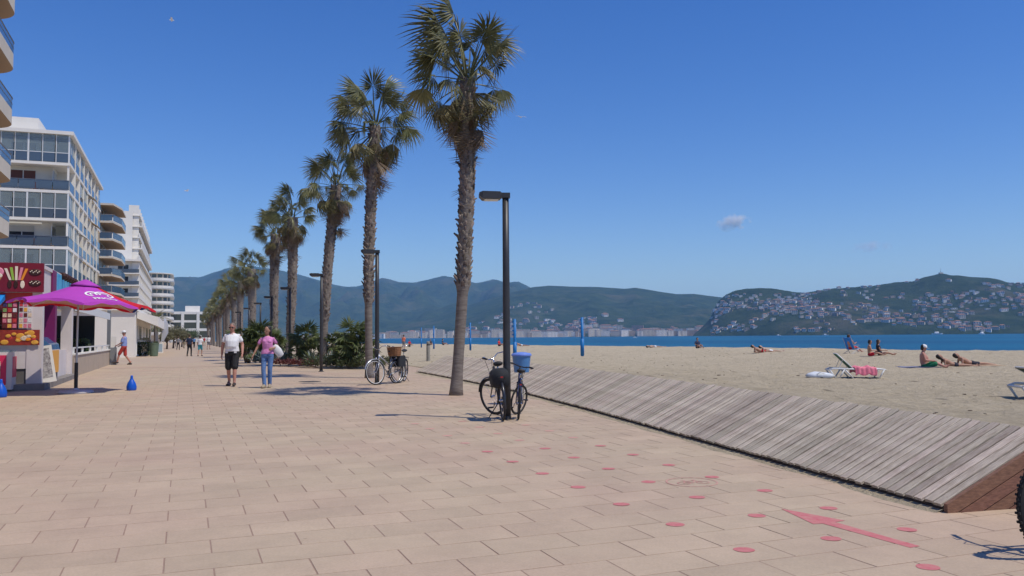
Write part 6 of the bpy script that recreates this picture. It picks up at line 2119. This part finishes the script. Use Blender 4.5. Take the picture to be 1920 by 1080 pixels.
J0 = dict(pelvis=(0, 0, .95), waist=(0, .005, 1.09), chest=(0, .0, 1.29), neck=(0, .015, 1.475), head=(0, -.015, 1.625),
          shL=(.18, .012, 1.392), elL=(.235, .03, 1.135), wrL=(.245, -.03, .885), shR=(-.18, .012, 1.392), elR=(-.235, .03, 1.135), wrR=(-.245, -.03, .885),
          hipL=(.092, 0, .92), knL=(.10, -.015, .505), anL=(.10, .03, .085), toL=(.118, -.14, .03), hipR=(-.092, 0, .92), knR=(-.10, -.015, .505), anR=(-.10, .03, .085), toR=(-.118, -.14, .03))
TMP = bpy.data.scenes.new('remesh_scratch')
def remeshed(mb, voxel, name, m, parent, smooth=3):
    me = mb.mesh(name + '_raw', m)
    tmp = bpy.data.objects.new('tmp_' + name, me)
    TMP.collection.objects.link(tmp)
    r_ = tmp.modifiers.new('r', 'REMESH'); r_.mode = 'VOXEL'; r_.voxel_size = voxel; r_.use_smooth_shade = True
    if smooth:
        s_ = tmp.modifiers.new('s', 'SMOOTH'); s_.factor = .5; s_.iterations = smooth
    vl = TMP.view_layers[0]
    vl.update()
    dg = vl.depsgraph
    ev = tmp.evaluated_get(dg)
    new = bpy.data.meshes.new_from_object(ev)
    new.name = name
    bpy.data.objects.remove(tmp); bpy.data.meshes.remove(me)
    new.polygons.foreach_set('use_smooth', [True] * len(new.polygons))
    return link(name, new, parent)
def torso_rings(J, segs):
    """segs: (position along the spine 0 pelvis .. 1 neck, half width, half depth, forward shift)"""
    P = [J['pelvis'], J['waist'], J['chest'], J['neck']]
    hs = [J['hipL'] - J['hipR']] * 2 + [J['shL'] - J['shR']] * 2
    def at(u):
        x = u * 3
        i = max(0, min(2, int(math.floor(x)))); f = x - i
        p = P[i] + (P[i + 1] - P[i]) * f
        tan = (P[i + 1] - P[i]).normalized()
        side = (hs[i] * (1 - f) + hs[i + 1] * f).normalized()
        return p, tan, side
    rings = []
    for u, rx, ry, fw in segs:
        p, tan, side = at(u)
        side = (side - tan * side.dot(tan)).normalized()
        dep = tan.cross(side)
        rings.append([p + side * rx * math.copysign(abs(math.cos(q)) ** .85, math.cos(q)) + dep * (ry * math.sin(q)) - dep * 0 + (-dep if dep.y > 0 else dep) * fw for q in [2 * math.pi * j / 16 for j in range(16)]])
    return rings
def person(label, loc, yaw, H=1.75, J=None, top=None, bottom=None, skin=None, hair=None, long_hair=False, voxel=.02, fine=False, girth=1.0, head_yaw=0.0, belly=0.0, sleeve=.6, shorts=None, shoes=None, glasses=False, cap=None, group=None, female=False, bag=None, neckline=None, socks=None):
    k = H / 1.75
    JJ = {a: Vector(b_) * k for a, b_ in J0.items()}
    if J:
        for a, b_ in J.items(): JJ[a] = Vector(b_) * k
    J = JJ
    skin = skin or m_skin
    root = thing('person', label, 'person', loc, yaw, group)
    w = girth
    fem = .88 if female else 1.0
    body = MB()
    sh_w, hp_w = (.165 * fem) * k, (.158 if not female else .168) * k
    tseg = [(-.22, hp_w * .62 * w, .085 * k * w, 0), (-.08, hp_w * w, .108 * k * w, 0), (.12, hp_w * .97 * w, .112 * k * w, 0), (.36, .135 * k * w * (.92 if female else 1), (.10 + belly * .05) * k * w, belly * .03), (.62, .155 * k * w * fem, (.112 + belly * .02) * k * w, .008 + belly * .02), (.82, .168 * k * w * fem, .10 * k * w, 0), (.94, .12 * k * fem, .075 * k, 0), (1.02, .06 * k, .06 * k, 0)]
    body.loft(torso_rings(J, tseg))
    hd = J['head']; nk = J['neck']
    up = (hd - nk).normalized()
    body.capsule(nk - up * .05 * k, nk + up * .09 * k, .058 * k * (fem if female else 1.05), .052 * k, 12)
    rot = Matrix.Rotation(head_yaw, 3, 'Z')
    # head frame: z along neck-head, forward = -y turned by head_yaw
    fwd0 = rot @ Vector((0, -1, 0))
    if abs(up.z) < .6: fwd0 = Vector(J.get('look', (0, 0, 1))).normalized()
    fwd = (fwd0 - up * fwd0.dot(up)).normalized()
    sd = up.cross(fwd) * -1
    HR = Matrix((sd, -fwd, up)).transposed()
    hk = k * 1.07
    def hp_(x, y, z): return hd + HR @ Vector((x * hk, y * hk, z * hk))
    body.ball(hp_(0, .005, .02), .074 * hk, .092 * hk, .105 * hk, 10, HR)
    body.ball(hp_(0, -.018, -.045), .058 * hk, .066 * hk, .068 * hk, 10, HR)
    if fine:
        body.capsule(hp_(0, -.088, .012), hp_(0, -.106, -.018), .009 * k, .013 * k, 8)
        for sx in (-1, 1): body.ball(hp_(sx * .075, .008, .0), .012 * k, .022 * k, .033 * k, 6, HR)
        body.capsule(hp_(-.018, -.083, -.052), hp_(.018, -.083, -.052), .010 * k, .010 * k, 6)
    arm = .92 * fem * (w * .6 + .4)
    for sfx, sx in (('L', 1), ('R', -1)):
        sh, el, wr = J['sh' + sfx], J['el' + sfx], J['wr' + sfx]
        body.capsule(nk.lerp(sh, .25) - (nk - J['chest']).normalized() * .04 * k, sh, .045 * k, .045 * k * arm)
        body.capsule(sh, el, .054 * k * arm, .042 * k * arm); body.capsule(el, el.lerp(wr, .35), .042 * k * arm, .043 * k * arm); body.capsule(el.lerp(wr, .3), wr, .043 * k * arm, .029 * k * arm)
        fa = (wr - el).normalized()
        inward = (Vector((-sx, 0, 0)) - fa * fa.dot(Vector((-sx, 0, 0)))).normalized()
        front = fa.cross(inward)
        if front.y > 0: front = -front
        hm_ = wr + fa * .05 * k
        if fine:
            for o in (-.5, .5): body.capsule(wr + front * o * .028 * k, wr + fa * .085 * k + front * o * .046 * k, .019 * k, .017 * k, 8)
            for q, (off, ln) in enumerate(((-.036, .055), (-.012, .068), (.012, .074), (.034, .064))):
                b0 = wr + fa * .085 * k + front * off * k
                m1 = b0 + fa * ln * .5 * k + inward * .008 * k; e1 = b0 + fa * ln * .85 * k + inward * .03 * k
                body.capsule(b0, m1, .0095 * k, .009 * k, 6); body.capsule(m1, e1, .009 * k, .0075 * k, 6)
            t0 = wr + fa * .03 * k + front * .03 * k
            body.capsule(t0, t0 + fa * .035 * k + front * .024 * k + inward * .012 * k, .011 * k, .010 * k, 6); body.capsule(t0 + fa * .035 * k + front * .024 * k + inward * .012 * k, t0 + fa * .065 * k + front * .022 * k + inward * .024 * k, .010 * k, .008 * k, 6)
        else:
            body.capsule(wr, wr + fa * .10 * k, .032 * k, .026 * k, 8); body.capsule(wr + fa * .09 * k, wr + fa * .16 * k + inward * .015 * k, .026 * k, .016 * k, 8)
            body.capsule(wr + fa * .03 * k, wr + fa * .08 * k + front * .045 * k, .014 * k, .012 * k, 6)
        hi, kn, an, to = J['hip' + sfx], J['kn' + sfx], J['an' + sfx], J['to' + sfx]
        body.capsule(hi, kn, .085 * k * w, .056 * k); body.capsule(kn, kn.lerp(an, .33), .055 * k, .057 * k); body.capsule(kn.lerp(an, .3), an, .057 * k, .036 * k)
        body.capsule(an + (an - to).normalized() * .03 * k, to, .036 * k, .028 * k, 8)
        body.capsule(an, an.lerp(to, .55), .040 * k, .034 * k, 8)
    remeshed(body, voxel * (.7 if fine else 1), 'body', skin, root, 2)
    inf = .014 * k
    cv = voxel * (.85 if fine else 1)
    if top:
        mb = MB()
        ts = [(.02, hp_w * w * 1.04 + inf, .122 * k * w + inf, belly * .01), (.18, hp_w * .99 * w + inf, .118 * k * w + inf, belly * .02), (.36, .142 * k * w * (.92 if female else 1) + inf, (.103 + belly * .055) * k * w + inf, belly * .03), (.62, .160 * k * w * fem + inf, (.115 + belly * .02) * k * w + inf, .01 + belly * .02), (.82, .170 * k * w * fem + inf, .102 * k * w + inf, 0), (.93, .125 * k * fem + inf, .080 * k + inf, 0), (.985, .08 * k, .066 * k + inf * .4, 0)]
        mb.loft(torso_rings(J, ts))
        if female:
            for sx in (-1, 1):
                pch = J['chest']; mb.ball(pch + Vector((sx * .065 * k, -.085 * k, .03 * k)), .065 * k, .05 * k, .06 * k, 8)
        for sfx in 'LR':
            sh, el, wr = J['sh' + sfx], J['el' + sfx], J['wr' + sfx]
            if sleeve > .1: mb.ball(sh + (J['neck'] - sh) * .06 + (J['pelvis'] - J['neck']).normalized() * .004 * k, .060 * k * arm, .062 * k * arm, .058 * k * arm, 8)
            mb.capsule(J['neck'].lerp(sh, .3) - (J['neck'] - J['chest']).normalized() * .045 * k, sh, .05 * k, .05 * k * arm)
            if sleeve <= 1: mb.capsule(sh.lerp(J['chest'], .14) , sh.lerp(el, .3), .056 * k * arm, .056 * k * arm + inf * .4); mb.capsule(sh.lerp(el, .2), sh.lerp(el, sleeve), .055 * k * arm + inf * .4, .058 * k * arm + inf * .6)
            else:
                mb.capsule(sh, el, .064 * k * arm, .055 * k * arm); mb.capsule(el, el.lerp(wr, sleeve - 1), .055 * k * arm, .044 * k * arm)
        remeshed(mb, cv, 'shirt', top, root, 2)
    if bottom:
        mb = MB()
        bs = [(-.24, hp_w * .6 * w, .09 * k * w, 0), (-.10, hp_w * w + inf, .115 * k * w + inf, 0), (.08, hp_w * w + inf * .8, .116 * k * w + inf * .8, 0), (.14, hp_w * .98 * w + inf * .5, .114 * k * w + inf * .5, 0)]
        mb.loft(torso_rings(J, bs))
        ln = shorts if shorts is not None else 2.0
        for sfx in 'LR':
            hi, kn, an = J['hip' + sfx], J['kn' + sfx], J['an' + sfx]
            if ln <= 1: mb.capsule(hi, hi.lerp(kn, ln), .094 * k * w + inf * .3, .084 * k * w if ln > .6 else .088 * k * w)
            else:
                mb.capsule(hi, kn, .090 * k * w + inf * .3, .066 * k); e = kn.lerp(an, min(.97, ln - 1)); mb.capsule(kn, kn.lerp(e, .45), .066 * k, .064 * k); mb.capsule(kn.lerp(e, .45), e, .064 * k, .056 * k)
        remeshed(mb, cv, 'shorts' if ln <= 1.1 else 'trousers', bottom, root, 2)
    if hair:
        mb = MB()
        if hair is m_hair_g:
            mb.ball(hp_(0, .014, .034), .0765 * hk, .094 * hk, .099 * hk, 8, HR)
        else:
            mb.ball(hp_(0, .034, .048), .082 * hk, .092 * hk, .094 * hk, 8, HR); mb.ball(hp_(0, .045, .0), .080 * hk, .072 * hk, .10 * hk, 8, HR)
            if long_hair:
                for sx in (-1, 0, 1): mb.capsule(hp_(sx * .055, .05, -.02), hp_(sx * .075, .06 - abs(sx) * .03, -.22), .045 * k, .028 * k, 8)
                for sx in (-1, 1): mb.capsule(hp_(sx * .072, .03, .03), hp_(sx * .088, .02, -.18), .026 * k, .02 * k, 8)
        remeshed(mb, cv, 'hair', hair, root, 1)
    if cap:
        mb = MB(); mb.smooth = True
        rings = [[hp_(r_ * .98 * math.cos(q), .008 + r_ * 1.18 * math.sin(q), z) for q in [2 * math.pi * j / 16 for j in range(16)]] for r_, z in ((.083, .03), (.084, .07), (.07, .115), (.04, .138), (.008, .145))]
        mb.loft(rings); c_ = mb.build('cap', cap, root)
        mb = MB(); mb.loft([[hp_(.075, -.06, .04), hp_(.05, -.17, .03), hp_(-.05, -.17, .03), hp_(-.075, -.06, .04)], [hp_(.075, -.06, .05), hp_(.05, -.17, .04), hp_(-.05, -.17, .04), hp_(-.075, -.06, .05)]]); mb.build('brim', cap, c_)
    if glasses:
        mb = MB(); mb.smooth = True
        for sx in (-1, 1):
            mb.ball(hp_(sx * .034, -.089, .018), .030 * k, .012 * k, .021 * k, 6, HR)
            mb.tube([hp_(sx * .06, -.08, .022), hp_(sx * .078, 0, .02)], .004 * k, 5)
        mb.tube([hp_(-.03, -.1, .022), hp_(.03, -.1, .022)], .004 * k, 5)
        mb.build('sunglasses', m_lensdark, root)
    elif fine or hair:
        mb = MB()
        for sx in (-1, 1): mb.ball(hp_(sx * .03, -.085, .012), .009 * k, .006 * k, .006 * k, 5, HR)
        mb.build('eyes', m_lensdark, root)
    if shoes:
        for sfx in 'LR':
            an, to = J['an' + sfx], J['to' + sfx]
            f = (to - an); f.z = 0; f = f.normalized() if f.length > .01 else Vector((0, -1, 0))
            mb = MB(); base = Vector((an.x, an.y, min(an.z, to.z)))
            mb.capsule(base - f * .04 * k + V(0, 0, .012 * k), to + f * .02 * k + V(0, 0, .0), .046 * k, .042 * k, 10)
            mb.capsule(base + V(0, 0, .03 * k), an.lerp(to, .5) + V(0, 0, .01), .042 * k, .036 * k, 10)
            remeshed(mb, cv, 'shoe', shoes, root, 1)
    root['hp'] = 1
    del root['hp']
    return root, J, k

ground_dz = promenade_z
# the couple walking towards the camera
pm = place(434.5, 724)
walk_m = dict(hipL=(.095, 0, .92), knL=(.10, -.10, .52), anL=(.105, -.13, .10), toL=(.125, -.31, .055), knR=(-.10, .03, .51), anR=(-.105, .17, .12), toR=(-.125, .02, .03),
              elL=(.27, .05, 1.15), wrL=(.30, -.10, .90), elR=(-.26, .02, 1.14), wrR=(-.28, .02, .88))
walk_m = dict(walk_m, anL=(.105, -.16, .09), toL=(.125, -.33, .05), anR=(-.105, .16, .13), toR=(-.12, .01, .03))
man, Jm, km = person('bald man in white T-shirt, black shorts and sunglasses walking towards the camera', (pm.x, pm.y, pm.z + .0), R(0) + math.atan2(-pm.x, pm.y) * .3, 1.80, walk_m, C_white, C_black, m_skin2, m_hair_g, voxel=.013, fine=True, girth=1.14, belly=.9, sleeve=.52, shorts=.95, glasses=True, shoes=C_sole, head_yaw=R(-4))
# V neck and waist string
mb = MB(); c_ = Jm['neck']
mb.add([c_ + Vector((-.045, -.088, -.01)), c_ + Vector((.045, -.088, -.01)), c_ + Vector((0, -.142, -.12))], [(0, 2, 1)])
o = mb.build('open_collar', m_skin2, man); o.modifiers.new('t', 'SOLIDIFY').thickness = .01
for sx in (-1, 1):
    MB().obox(Jm['pelvis'] + Vector((sx * .12, -.135, -.01)), (.035, 0, 0), (0, .008, 0), (0, 0, .022)).build('pocket_trim', C_white, man)
pw = place(501, 727)
walk_w = dict(knL=(.075, -.03, .50), anL=(.06, .06, .10), toL=(.075, -.10, .03), knR=(-.09, -.10, .51), anR=(-.05, -.14, .085), toR=(-.07, -.30, .04), elR=(-.29, .02, 1.16), wrR=(-.38, -.06, .94), elL=(.27, .07, 1.18), wrL=(.17, -.10, 1.12))
wom, Jw, kw = person('dark-haired woman in pink polo and jeans with white shoulder bag, walking', (pw.x, pw.y, pw.z), math.atan2(-pw.x, pw.y) * .3, 1.69, walk_w, C_pink, C_jean, m_skin, m_hair_d, long_hair=True, voxel=.013, fine=True, girth=.97, sleeve=.48, shoes=C_khaki, head_yaw=R(-32), female=True)
bagm = mat('white_leather_bag', (.72, .70, .68), .5)
bgo = thing('shoulder_bag', 'white shoulder bag carried at the woman\'s side', 'bag', (pw.x + .27, pw.y + .03, pw.z + 1.02), R(10))
mb = MB(); rings = []
for z, w_, d_ in ((-.20, .03, .03), (-.17, .09, .05), (0, .11, .055), (.13, .085, .04), (.18, .05, .02)):
    rings.append([(w_ * math.cos(q) * (1.0), d_ * math.sin(q), z) for q in [2 * math.pi * j / 14 for j in range(14)]])
mb.loft(rings); o = mb.build('bag_body', bagm, bgo, smooth=True); o.rotation_euler = (0, R(-34), 0)
MB().tube([(.08, 0, .10), (-.02, .0, .30), (-.12, .0, .42), (-.16, .08, .36)], .013, 6).build('strap', C_black, bgo, smooth=True)
# man with a cap by the terrace, walking left
pc = place(232, 684)
stride = dict(knL=(.10, -.20, .56), anL=(.10, -.30, .14), toL=(.11, -.46, .11), knR=(-.10, .04, .50), anR=(-.10, .30, .13), toR=(-.11, .19, .03), elL=(.22, -.06, 1.14), wrL=(.16, -.28, 1.02), elR=(-.22, -.02, 1.13), wrR=(-.18, -.24, 1.0))
person('man in pale blue shirt, red shorts and white cap walking left by the terrace', pc, R(-82), 1.80, stride, C_blue, C_redsh, m_skin2, m_hair_g, voxel=.016, girth=1.05, belly=.6, sleeve=.75, shorts=.95, cap=C_white, shoes=C_sole)
# far walkers
def walker(px, py, hpx, label, top, bottom, yaw=R(180), ln=2.0, hair=m_hair_b, seed=0, shorts=None, **kw_):
    p = place(px, py)
    H = min(1.85, max(1.5, hpx / F * p.y))
    r_ = random.Random(seed)
    a = r_.choice((-1, 1))
    Jp = dict(knL=(.10, -.05 - .08 * a, .51), anL=(.10, .05 - .16 * a, .10), toL=(.11, -.10 - .16 * a, .04), knR=(-.10, -.05 + .08 * a, .51), anR=(-.10, .05 + .16 * a, .10), toR=(-.11, -.10 + .16 * a, .04), wrL=(.25, .12 * a, .90), wrR=(-.25, -.12 * a, .90))
    person(label, p, yaw, H, Jp, top, bottom, r_.choice((m_skin, m_skin3)), hair, voxel=.03, shorts=shorts, group='people far along the promenade', shoes=C_sole, **kw_)
walker(355, 668, 41, 'far walker in dark blue top and black trousers, seen from behind', C_navy, C_black, seed=1, sleeve=.8, girth=1.08)
walker(375, 668, 39, 'far walker in white top and teal shorts over dark legs, seen from behind', C_white, C_teal, seed=2, shorts=.8, cap=C_white)
walker(391, 655, 26, 'far walker in white by the palm trunks', C_white, C_grey, seed=3, shorts=.8)
walker(334, 656, 25, 'far walker in pale top, left of the dark blue walker', C_grey, C_black, seed=4)
walker(345, 653, 22, 'distant walker in black just left of the dark blue walker', C_black, C_khaki, seed=5)
walker(328, 650, 19, 'distant walker in white at the left of the group', C_white, C_navy, seed=6)
walker(364, 652, 20, 'distant walker in grey between the two nearer walkers', C_skyb, C_black, seed=7)
walker(383, 648, 17, 'most distant walker in red near the palms', C_redt, C_khaki, seed=8)
# --- bathers
def sit_pose(lean_=.0, knee=.3, reach=.25):
    return dict(pelvis=(0, 0, .11), waist=(0, .03 + lean_ * .3, .24), chest=(0, .05 + lean_ * .8, .44), neck=(0, .04 + lean_ * 1.1, .625), head=(0, .0 + lean_ * 1.15, .775),
                shL=(.175, .05 + lean_, .565), shR=(-.175, .05 + lean_, .565), elL=(.25, -.02 + lean_, .32), elR=(-.25, -.02 + lean_, .32), wrL=(.17, -reach, .30), wrR=(-.17, -reach, .30),
                hipL=(.09, 0, .10), hipR=(-.09, 0, .10), knL=(.13, -.40, knee), knR=(-.13, -.40, knee * .9), anL=(.12, -.76 + knee * .3, .06), anR=(-.12, -.78 + knee * .3, .06), toL=(.13, -.86 + knee * .3, .14), toR=(-.13, -.88 + knee * .3, .14))
def lie_pose(prone=False, prop=0.0):
    """head towards +y, feet towards -y"""
    z = .12
    d = dict(pelvis=(0, 0, z), waist=(0, .14, z + .01 + prop * .05), chest=(0, .33 - prop * .03, z + .02 + prop * .22), neck=(0, .51 - prop * .08, z + .03 + prop * .42), head=(0, .65 - prop * .13, z + .04 + prop * .58),
             shL=(.175, .46 - prop * .06, z + .02 + prop * .36), shR=(-.175, .46 - prop * .06, z + .02 + prop * .36), hipL=(.09, -.03, z), hipR=(-.09, -.03, z), knL=(.11, -.44, z), knR=(-.11, -.44, z), anL=(.12, -.86, .07), anR=(-.12, -.86, .07),
             toL=(.13, -.95, .04 if prone else .16), toR=(-.13, -.95, .04 if prone else .16))
    d['look'] = (0, .1, -1) if prone else (0, 0, 1)
    if prop:
        s_ = 1 if not prone else 1
        d.update(elL=(.25, .46, .06), elR=(-.25, .46, .06), wrL=(.15, .68 if prone else .3, .05), wrR=(-.15, .68 if prone else .3, .05))
    else:
        d.update(elL=(.27, .20, .08), elR=(-.27, .20, .08), wrL=(.27, -.05, .06), wrR=(-.27, -.05, .06))
    return d
def bather(px, py, label, yaw, pose, H=1.72, dz=-.02, Y=None, **k):
    p = sand_at(px, py)
    if Y: 
        p = at_depth(px, py, Y); p.z = sand_z(p.x, p.y)
    p.z += dz
    k.setdefault('voxel', .02)
    k.setdefault('group', 'bathers on the beach')
    return person(label, p, yaw, H, pose, **k)
# man with cap sitting, two people lying beside him
bather(1735, 690, 'sitting man with white cap and green towel on his lap', R(68), sit_pose(.02, .22), top=None, bottom=C_green, skin=m_skin2, hair=m_hair_d, cap=C_white, shorts=.85, girth=1.2, belly=.8, H=1.8)
bather(1790, 689, 'bather in dark bikini lying back on elbows beside the sitting man', R(82), lie_pose(False, .55), bottom=C_dk, shorts=.12, hair=m_hair_d, long_hair=True, female=True, skin=m_skin, H=1.65)
bather(1822, 686, 'bather lying face down in dark shorts, farthest right of the three', R(84), lie_pose(True, .5), bottom=C_dk, shorts=.45, hair=m_hair_d, skin=m_skin, H=1.74)
# beach towels under them
def flat_towel(px, py, yaw, w, l_, m, label):
    p = sand_at(px, py)
    mb = MB(); vs_, fs = [], []
    for i in range(11):
        for j in range(7):
            x, y = (i / 10 - .5) * l_, (j / 6 - .5) * w
            c, s_ = math.cos(yaw), math.sin(yaw)
            wx, wy = p.x + x * c - y * s_, p.y + x * s_ + y * c
            vs_.append((wx, wy, sand_z(wx, wy) + .05 + .012 * noise.noise(Vector((wx * 3, wy * 3, 0)))))
    for i in range(10):
        for j in range(6): fs.append((i * 7 + j, (i + 1) * 7 + j, (i + 1) * 7 + j + 1, i * 7 + j + 1))
    mb.add(vs_, fs); o = mb.build('beach_towel', m, smooth=True); tag(o, label, 'towel'); o.modifiers.new('t', 'SOLIDIFY').thickness = .01
flat_towel(1722, 690, R(-10), .8, 1.5, cloth('blue_towel', S(110, 120, 160)), 'bluish towel under the sitting man with the white cap')
flat_towel(1830, 687, R(-8), .9, 1.9, cloth('sand_towel', S(190, 160, 130)), 'pale towel under the bather lying face down')
# couple sitting by the water
bather(1631, 654, 'bather with red shorts sitting upright near the water, left of a pair', R(75), sit_pose(-.02, .2), Y=47.5, bottom=C_redt, shorts=.4, hair=m_hair_d, skin=m_skin, dz=-.02)
bather(1650, 654, 'bather in dark swimsuit sitting near the water, right of a pair', R(78), sit_pose(.06, .18), Y=47.5, top=C_dk, bottom=C_dk, shorts=.1, sleeve=.05, hair=m_hair_b, long_hair=True, female=True, skin=m_skin)
# deck chair with a person
pc_ = sand_at(1596, 663)
dc = thing('deck_chair', 'blue folding beach chair seen from behind near the water', 'chair', pc_, R(118))
C_bluechair = cloth('bright_blue_canvas', S(52, 130, 214))
m_fr = mat('chair_frame_alu', (.5, .5, .52), .4, metal=.6)
for sx in (-1, 1):
    MB().tube([(sx * .29, -.45, .30), (sx * .29, .02, .24), (sx * .29, .34, .95)], .014, 6).build('side_rail', m_fr, dc)
    MB().tube([(sx * .30, -.35, .29), (sx * .30, .28, .01)], .013, 6).build('leg', m_fr, dc); MB().tube([(sx * .31, .12, .45), (sx * .31, -.28, .01)], .013, 6).build('leg', m_fr, dc)
    MB().obox((sx * .31, -.12, .50), (.025, 0, 0), (0, .22, 0), (0, 0, .012)).build('armrest', m_fr, dc)
    MB().tube([(sx * .30, -.05, .01), (sx * .30, .36, .02)], .012, 6).build('foot_bar', m_fr, dc)
MB().hexa([(-.27, -.44, .29), (.27, -.44, .29), (.27, .02, .23), (-.27, .02, .23), (-.27, -.44, .31), (.27, -.44, .31), (.27, .02, .25), (-.27, .02, .25)]).build('seat_canvas', C_bluechair, dc)
mb = MB(); d_ = Vector((0, .32, .71)).normalized(); n__ = Vector((0, -d_.z, d_.y))
mb.obox(V(0, .18, .60), V(.27, 0, 0), d_ * .38, n__ * .008); mb.build('back_canvas', C_bluechair, dc)
chair_pose = dict(pelvis=(0, 0, .38), waist=(0, .06, .51), chest=(0, .14, .70), neck=(0, .19, .89), head=(0, .16, 1.03), shL=(.175, .17, .83), shR=(-.175, .17, .83), elL=(.27, .02, .60), elR=(-.27, .02, .60), wrL=(.2, -.2, .66), wrR=(-.2, -.2, .66),
                  hipL=(.09, -.02, .37), hipR=(-.09, -.02, .37), knL=(.12, -.43, .42), knR=(-.12, -.43, .38), anL=(.12, -.78, .14), anR=(-.12, -.80, .12), toL=(.12, -.92, .16), toR=(-.12, -.93, .14))
person('bather in red shorts reclining in the blue beach chair', pc_, R(118), 1.7, chair_pose, None, C_redt, m_skin2, m_hair_b, voxel=.022, shorts=.6, group='bathers on the beach')
# distant bathers, left to right
def stand_b(px, py, label, top, bottom, Y=None, **k): return bather(px, py, label, R(160), None, top=top, bottom=bottom, Y=Y, voxel=.03, hair=m_hair_b, **k)
stand_b(757, 655, 'man in orange top standing on the far sand right of the wicker basket', C_orange, C_grey, shorts=.7)
bather(768, 648, 'tiny seated bather just right of the standing man in orange', R(40), sit_pose(), bottom=C_navy, shorts=.3, hair=m_hair_d, voxel=.035, top=C_redt)
bather(807, 647, 'tiny dark seated bather between the two left blue posts', R(20), sit_pose(), top=C_dk, bottom=C_dk, hair=m_hair_d, voxel=.035, shorts=.2)
bather(831, 647, 'tiny dark bather crouched left of the nearest palm', R(80), sit_pose(.05), top=C_navy, bottom=C_dk, hair=m_hair_d, voxel=.035, shorts=.2)
bather(936, 649, 'bather in red top sitting left of the nearest lamp pole', R(60), sit_pose(), top=C_redt, bottom=C_dk, hair=m_hair_d, voxel=.03, shorts=.3)
bather(978, 649, 'bather lying on the sand just right of the bin post', R(85), lie_pose(False, .4), bottom=C_white, hair=m_hair_d, voxel=.035, shorts=.2)
bather(1228, 652, 'pale bather lying flat, right of the lone blue post', R(85), lie_pose(False, 0), bottom=C_white, hair=m_hair_d, voxel=.035, shorts=.2, skin=m_skin3)
bather(1308, 653, 'dark-haired bather sitting low at the water line, alone in the middle', R(20), sit_pose(), top=C_navy, bottom=C_dk, hair=m_hair_d, voxel=.035, shorts=.2)
bather(1428, 653, 'bather with dark hair lying left of a pair below the headland', R(85), lie_pose(False, .5), Y=57, bottom=C_redt, hair=m_hair_d, voxel=.035, shorts=.4)
bather(1443, 653, 'pale bather lying right of a pair below the headland', R(86), lie_pose(False, .4), Y=57, bottom=C_white, hair=m_hair_b, voxel=.035, shorts=.3, skin=m_skin3)
# --- guests at terrace tables
C_chairw = m_whiteplastic
def cafe_set(s_, t_, n, seed, col):
    r_ = random.Random(seed)
    tb = thing('cafe_table', 'round white table ' + n, 'table', st(s_, t_, 0), 0, 'terrace tables')
    MB().lathe([(.4, .71), (.41, .72), (.41, .735), (.4, .74)], 20).build('table_top', C_chairw, tb)
    MB().tube([(0, 0, .03), (0, 0, .71)], .03, 8).build('column', m_steel, tb); MB().lathe([(.25, 0), (.25, .02), (.03, .05)], 16).build('foot', m_steel, tb)
    for q, (ds, dt, ya) in enumerate(((.75, 0, 0), (-.75, .1, math.pi))):
        c = thing('cafe_chair', ('far' if q == 0 else 'near') + ' white chair at the table ' + n, 'chair', st(s_ + ds, t_ + dt, 0), math.atan2(D2.y, D2.x) - math.pi / 2 + ya, 'terrace chairs')
        MB().box(-.21, .21, -.21, .2, .43, .46).build('seat', C_chairw, c); MB().hexa([(-.2, .17, .5), (.2, .17, .5), (.2, .2, .5), (-.2, .2, .5), (-.2, .24, .9), (.2, .24, .9), (.2, .27, .9), (-.2, .27, .9)]).build('backrest', C_chairw, c)
        for x in (-.19, .19):
            for y in (-.18, .18): MB().tube([(x, y, 0), (x, y, .44 if y < 0 else .52)], .014, 6).build('leg', C_chairw, c)
    p = st(s_ + .72, t_, 0)
    cp = {a: (b_[0], b_[1] * .8, b_[2] + .09) for a, b_ in chair_pose.items()}
    cp.update(anL=(.12, -.42, .09), anR=(-.12, -.42, .09), toL=(.12, -.58, .04), toR=(-.12, -.58, .04), waist=(0, .03, .60), chest=(0, .05, .80), neck=(0, .05, .98), head=(0, .03, 1.13), shL=(.175, .05, .92), shR=(-.175, .05, .92))
    person('guest in ' + col[0] + ' seated at the table ' + n, p, math.atan2(D2.y, D2.x) - math.pi / 2, 1.72, cp, col[1], C_black, m_skin, m_hair_d, voxel=.028, group='guests on the terrace')
cafe_set(ks + 13.2, kt - 1.1, 'nearest the terrace wall', 1, ('dark blue', C_navy))
cafe_set(ks + 10.2, kt - 1.7, 'closer to the kiosk', 2, ('pale blue', C_skyb))

bpy.data.scenes.remove(TMP)
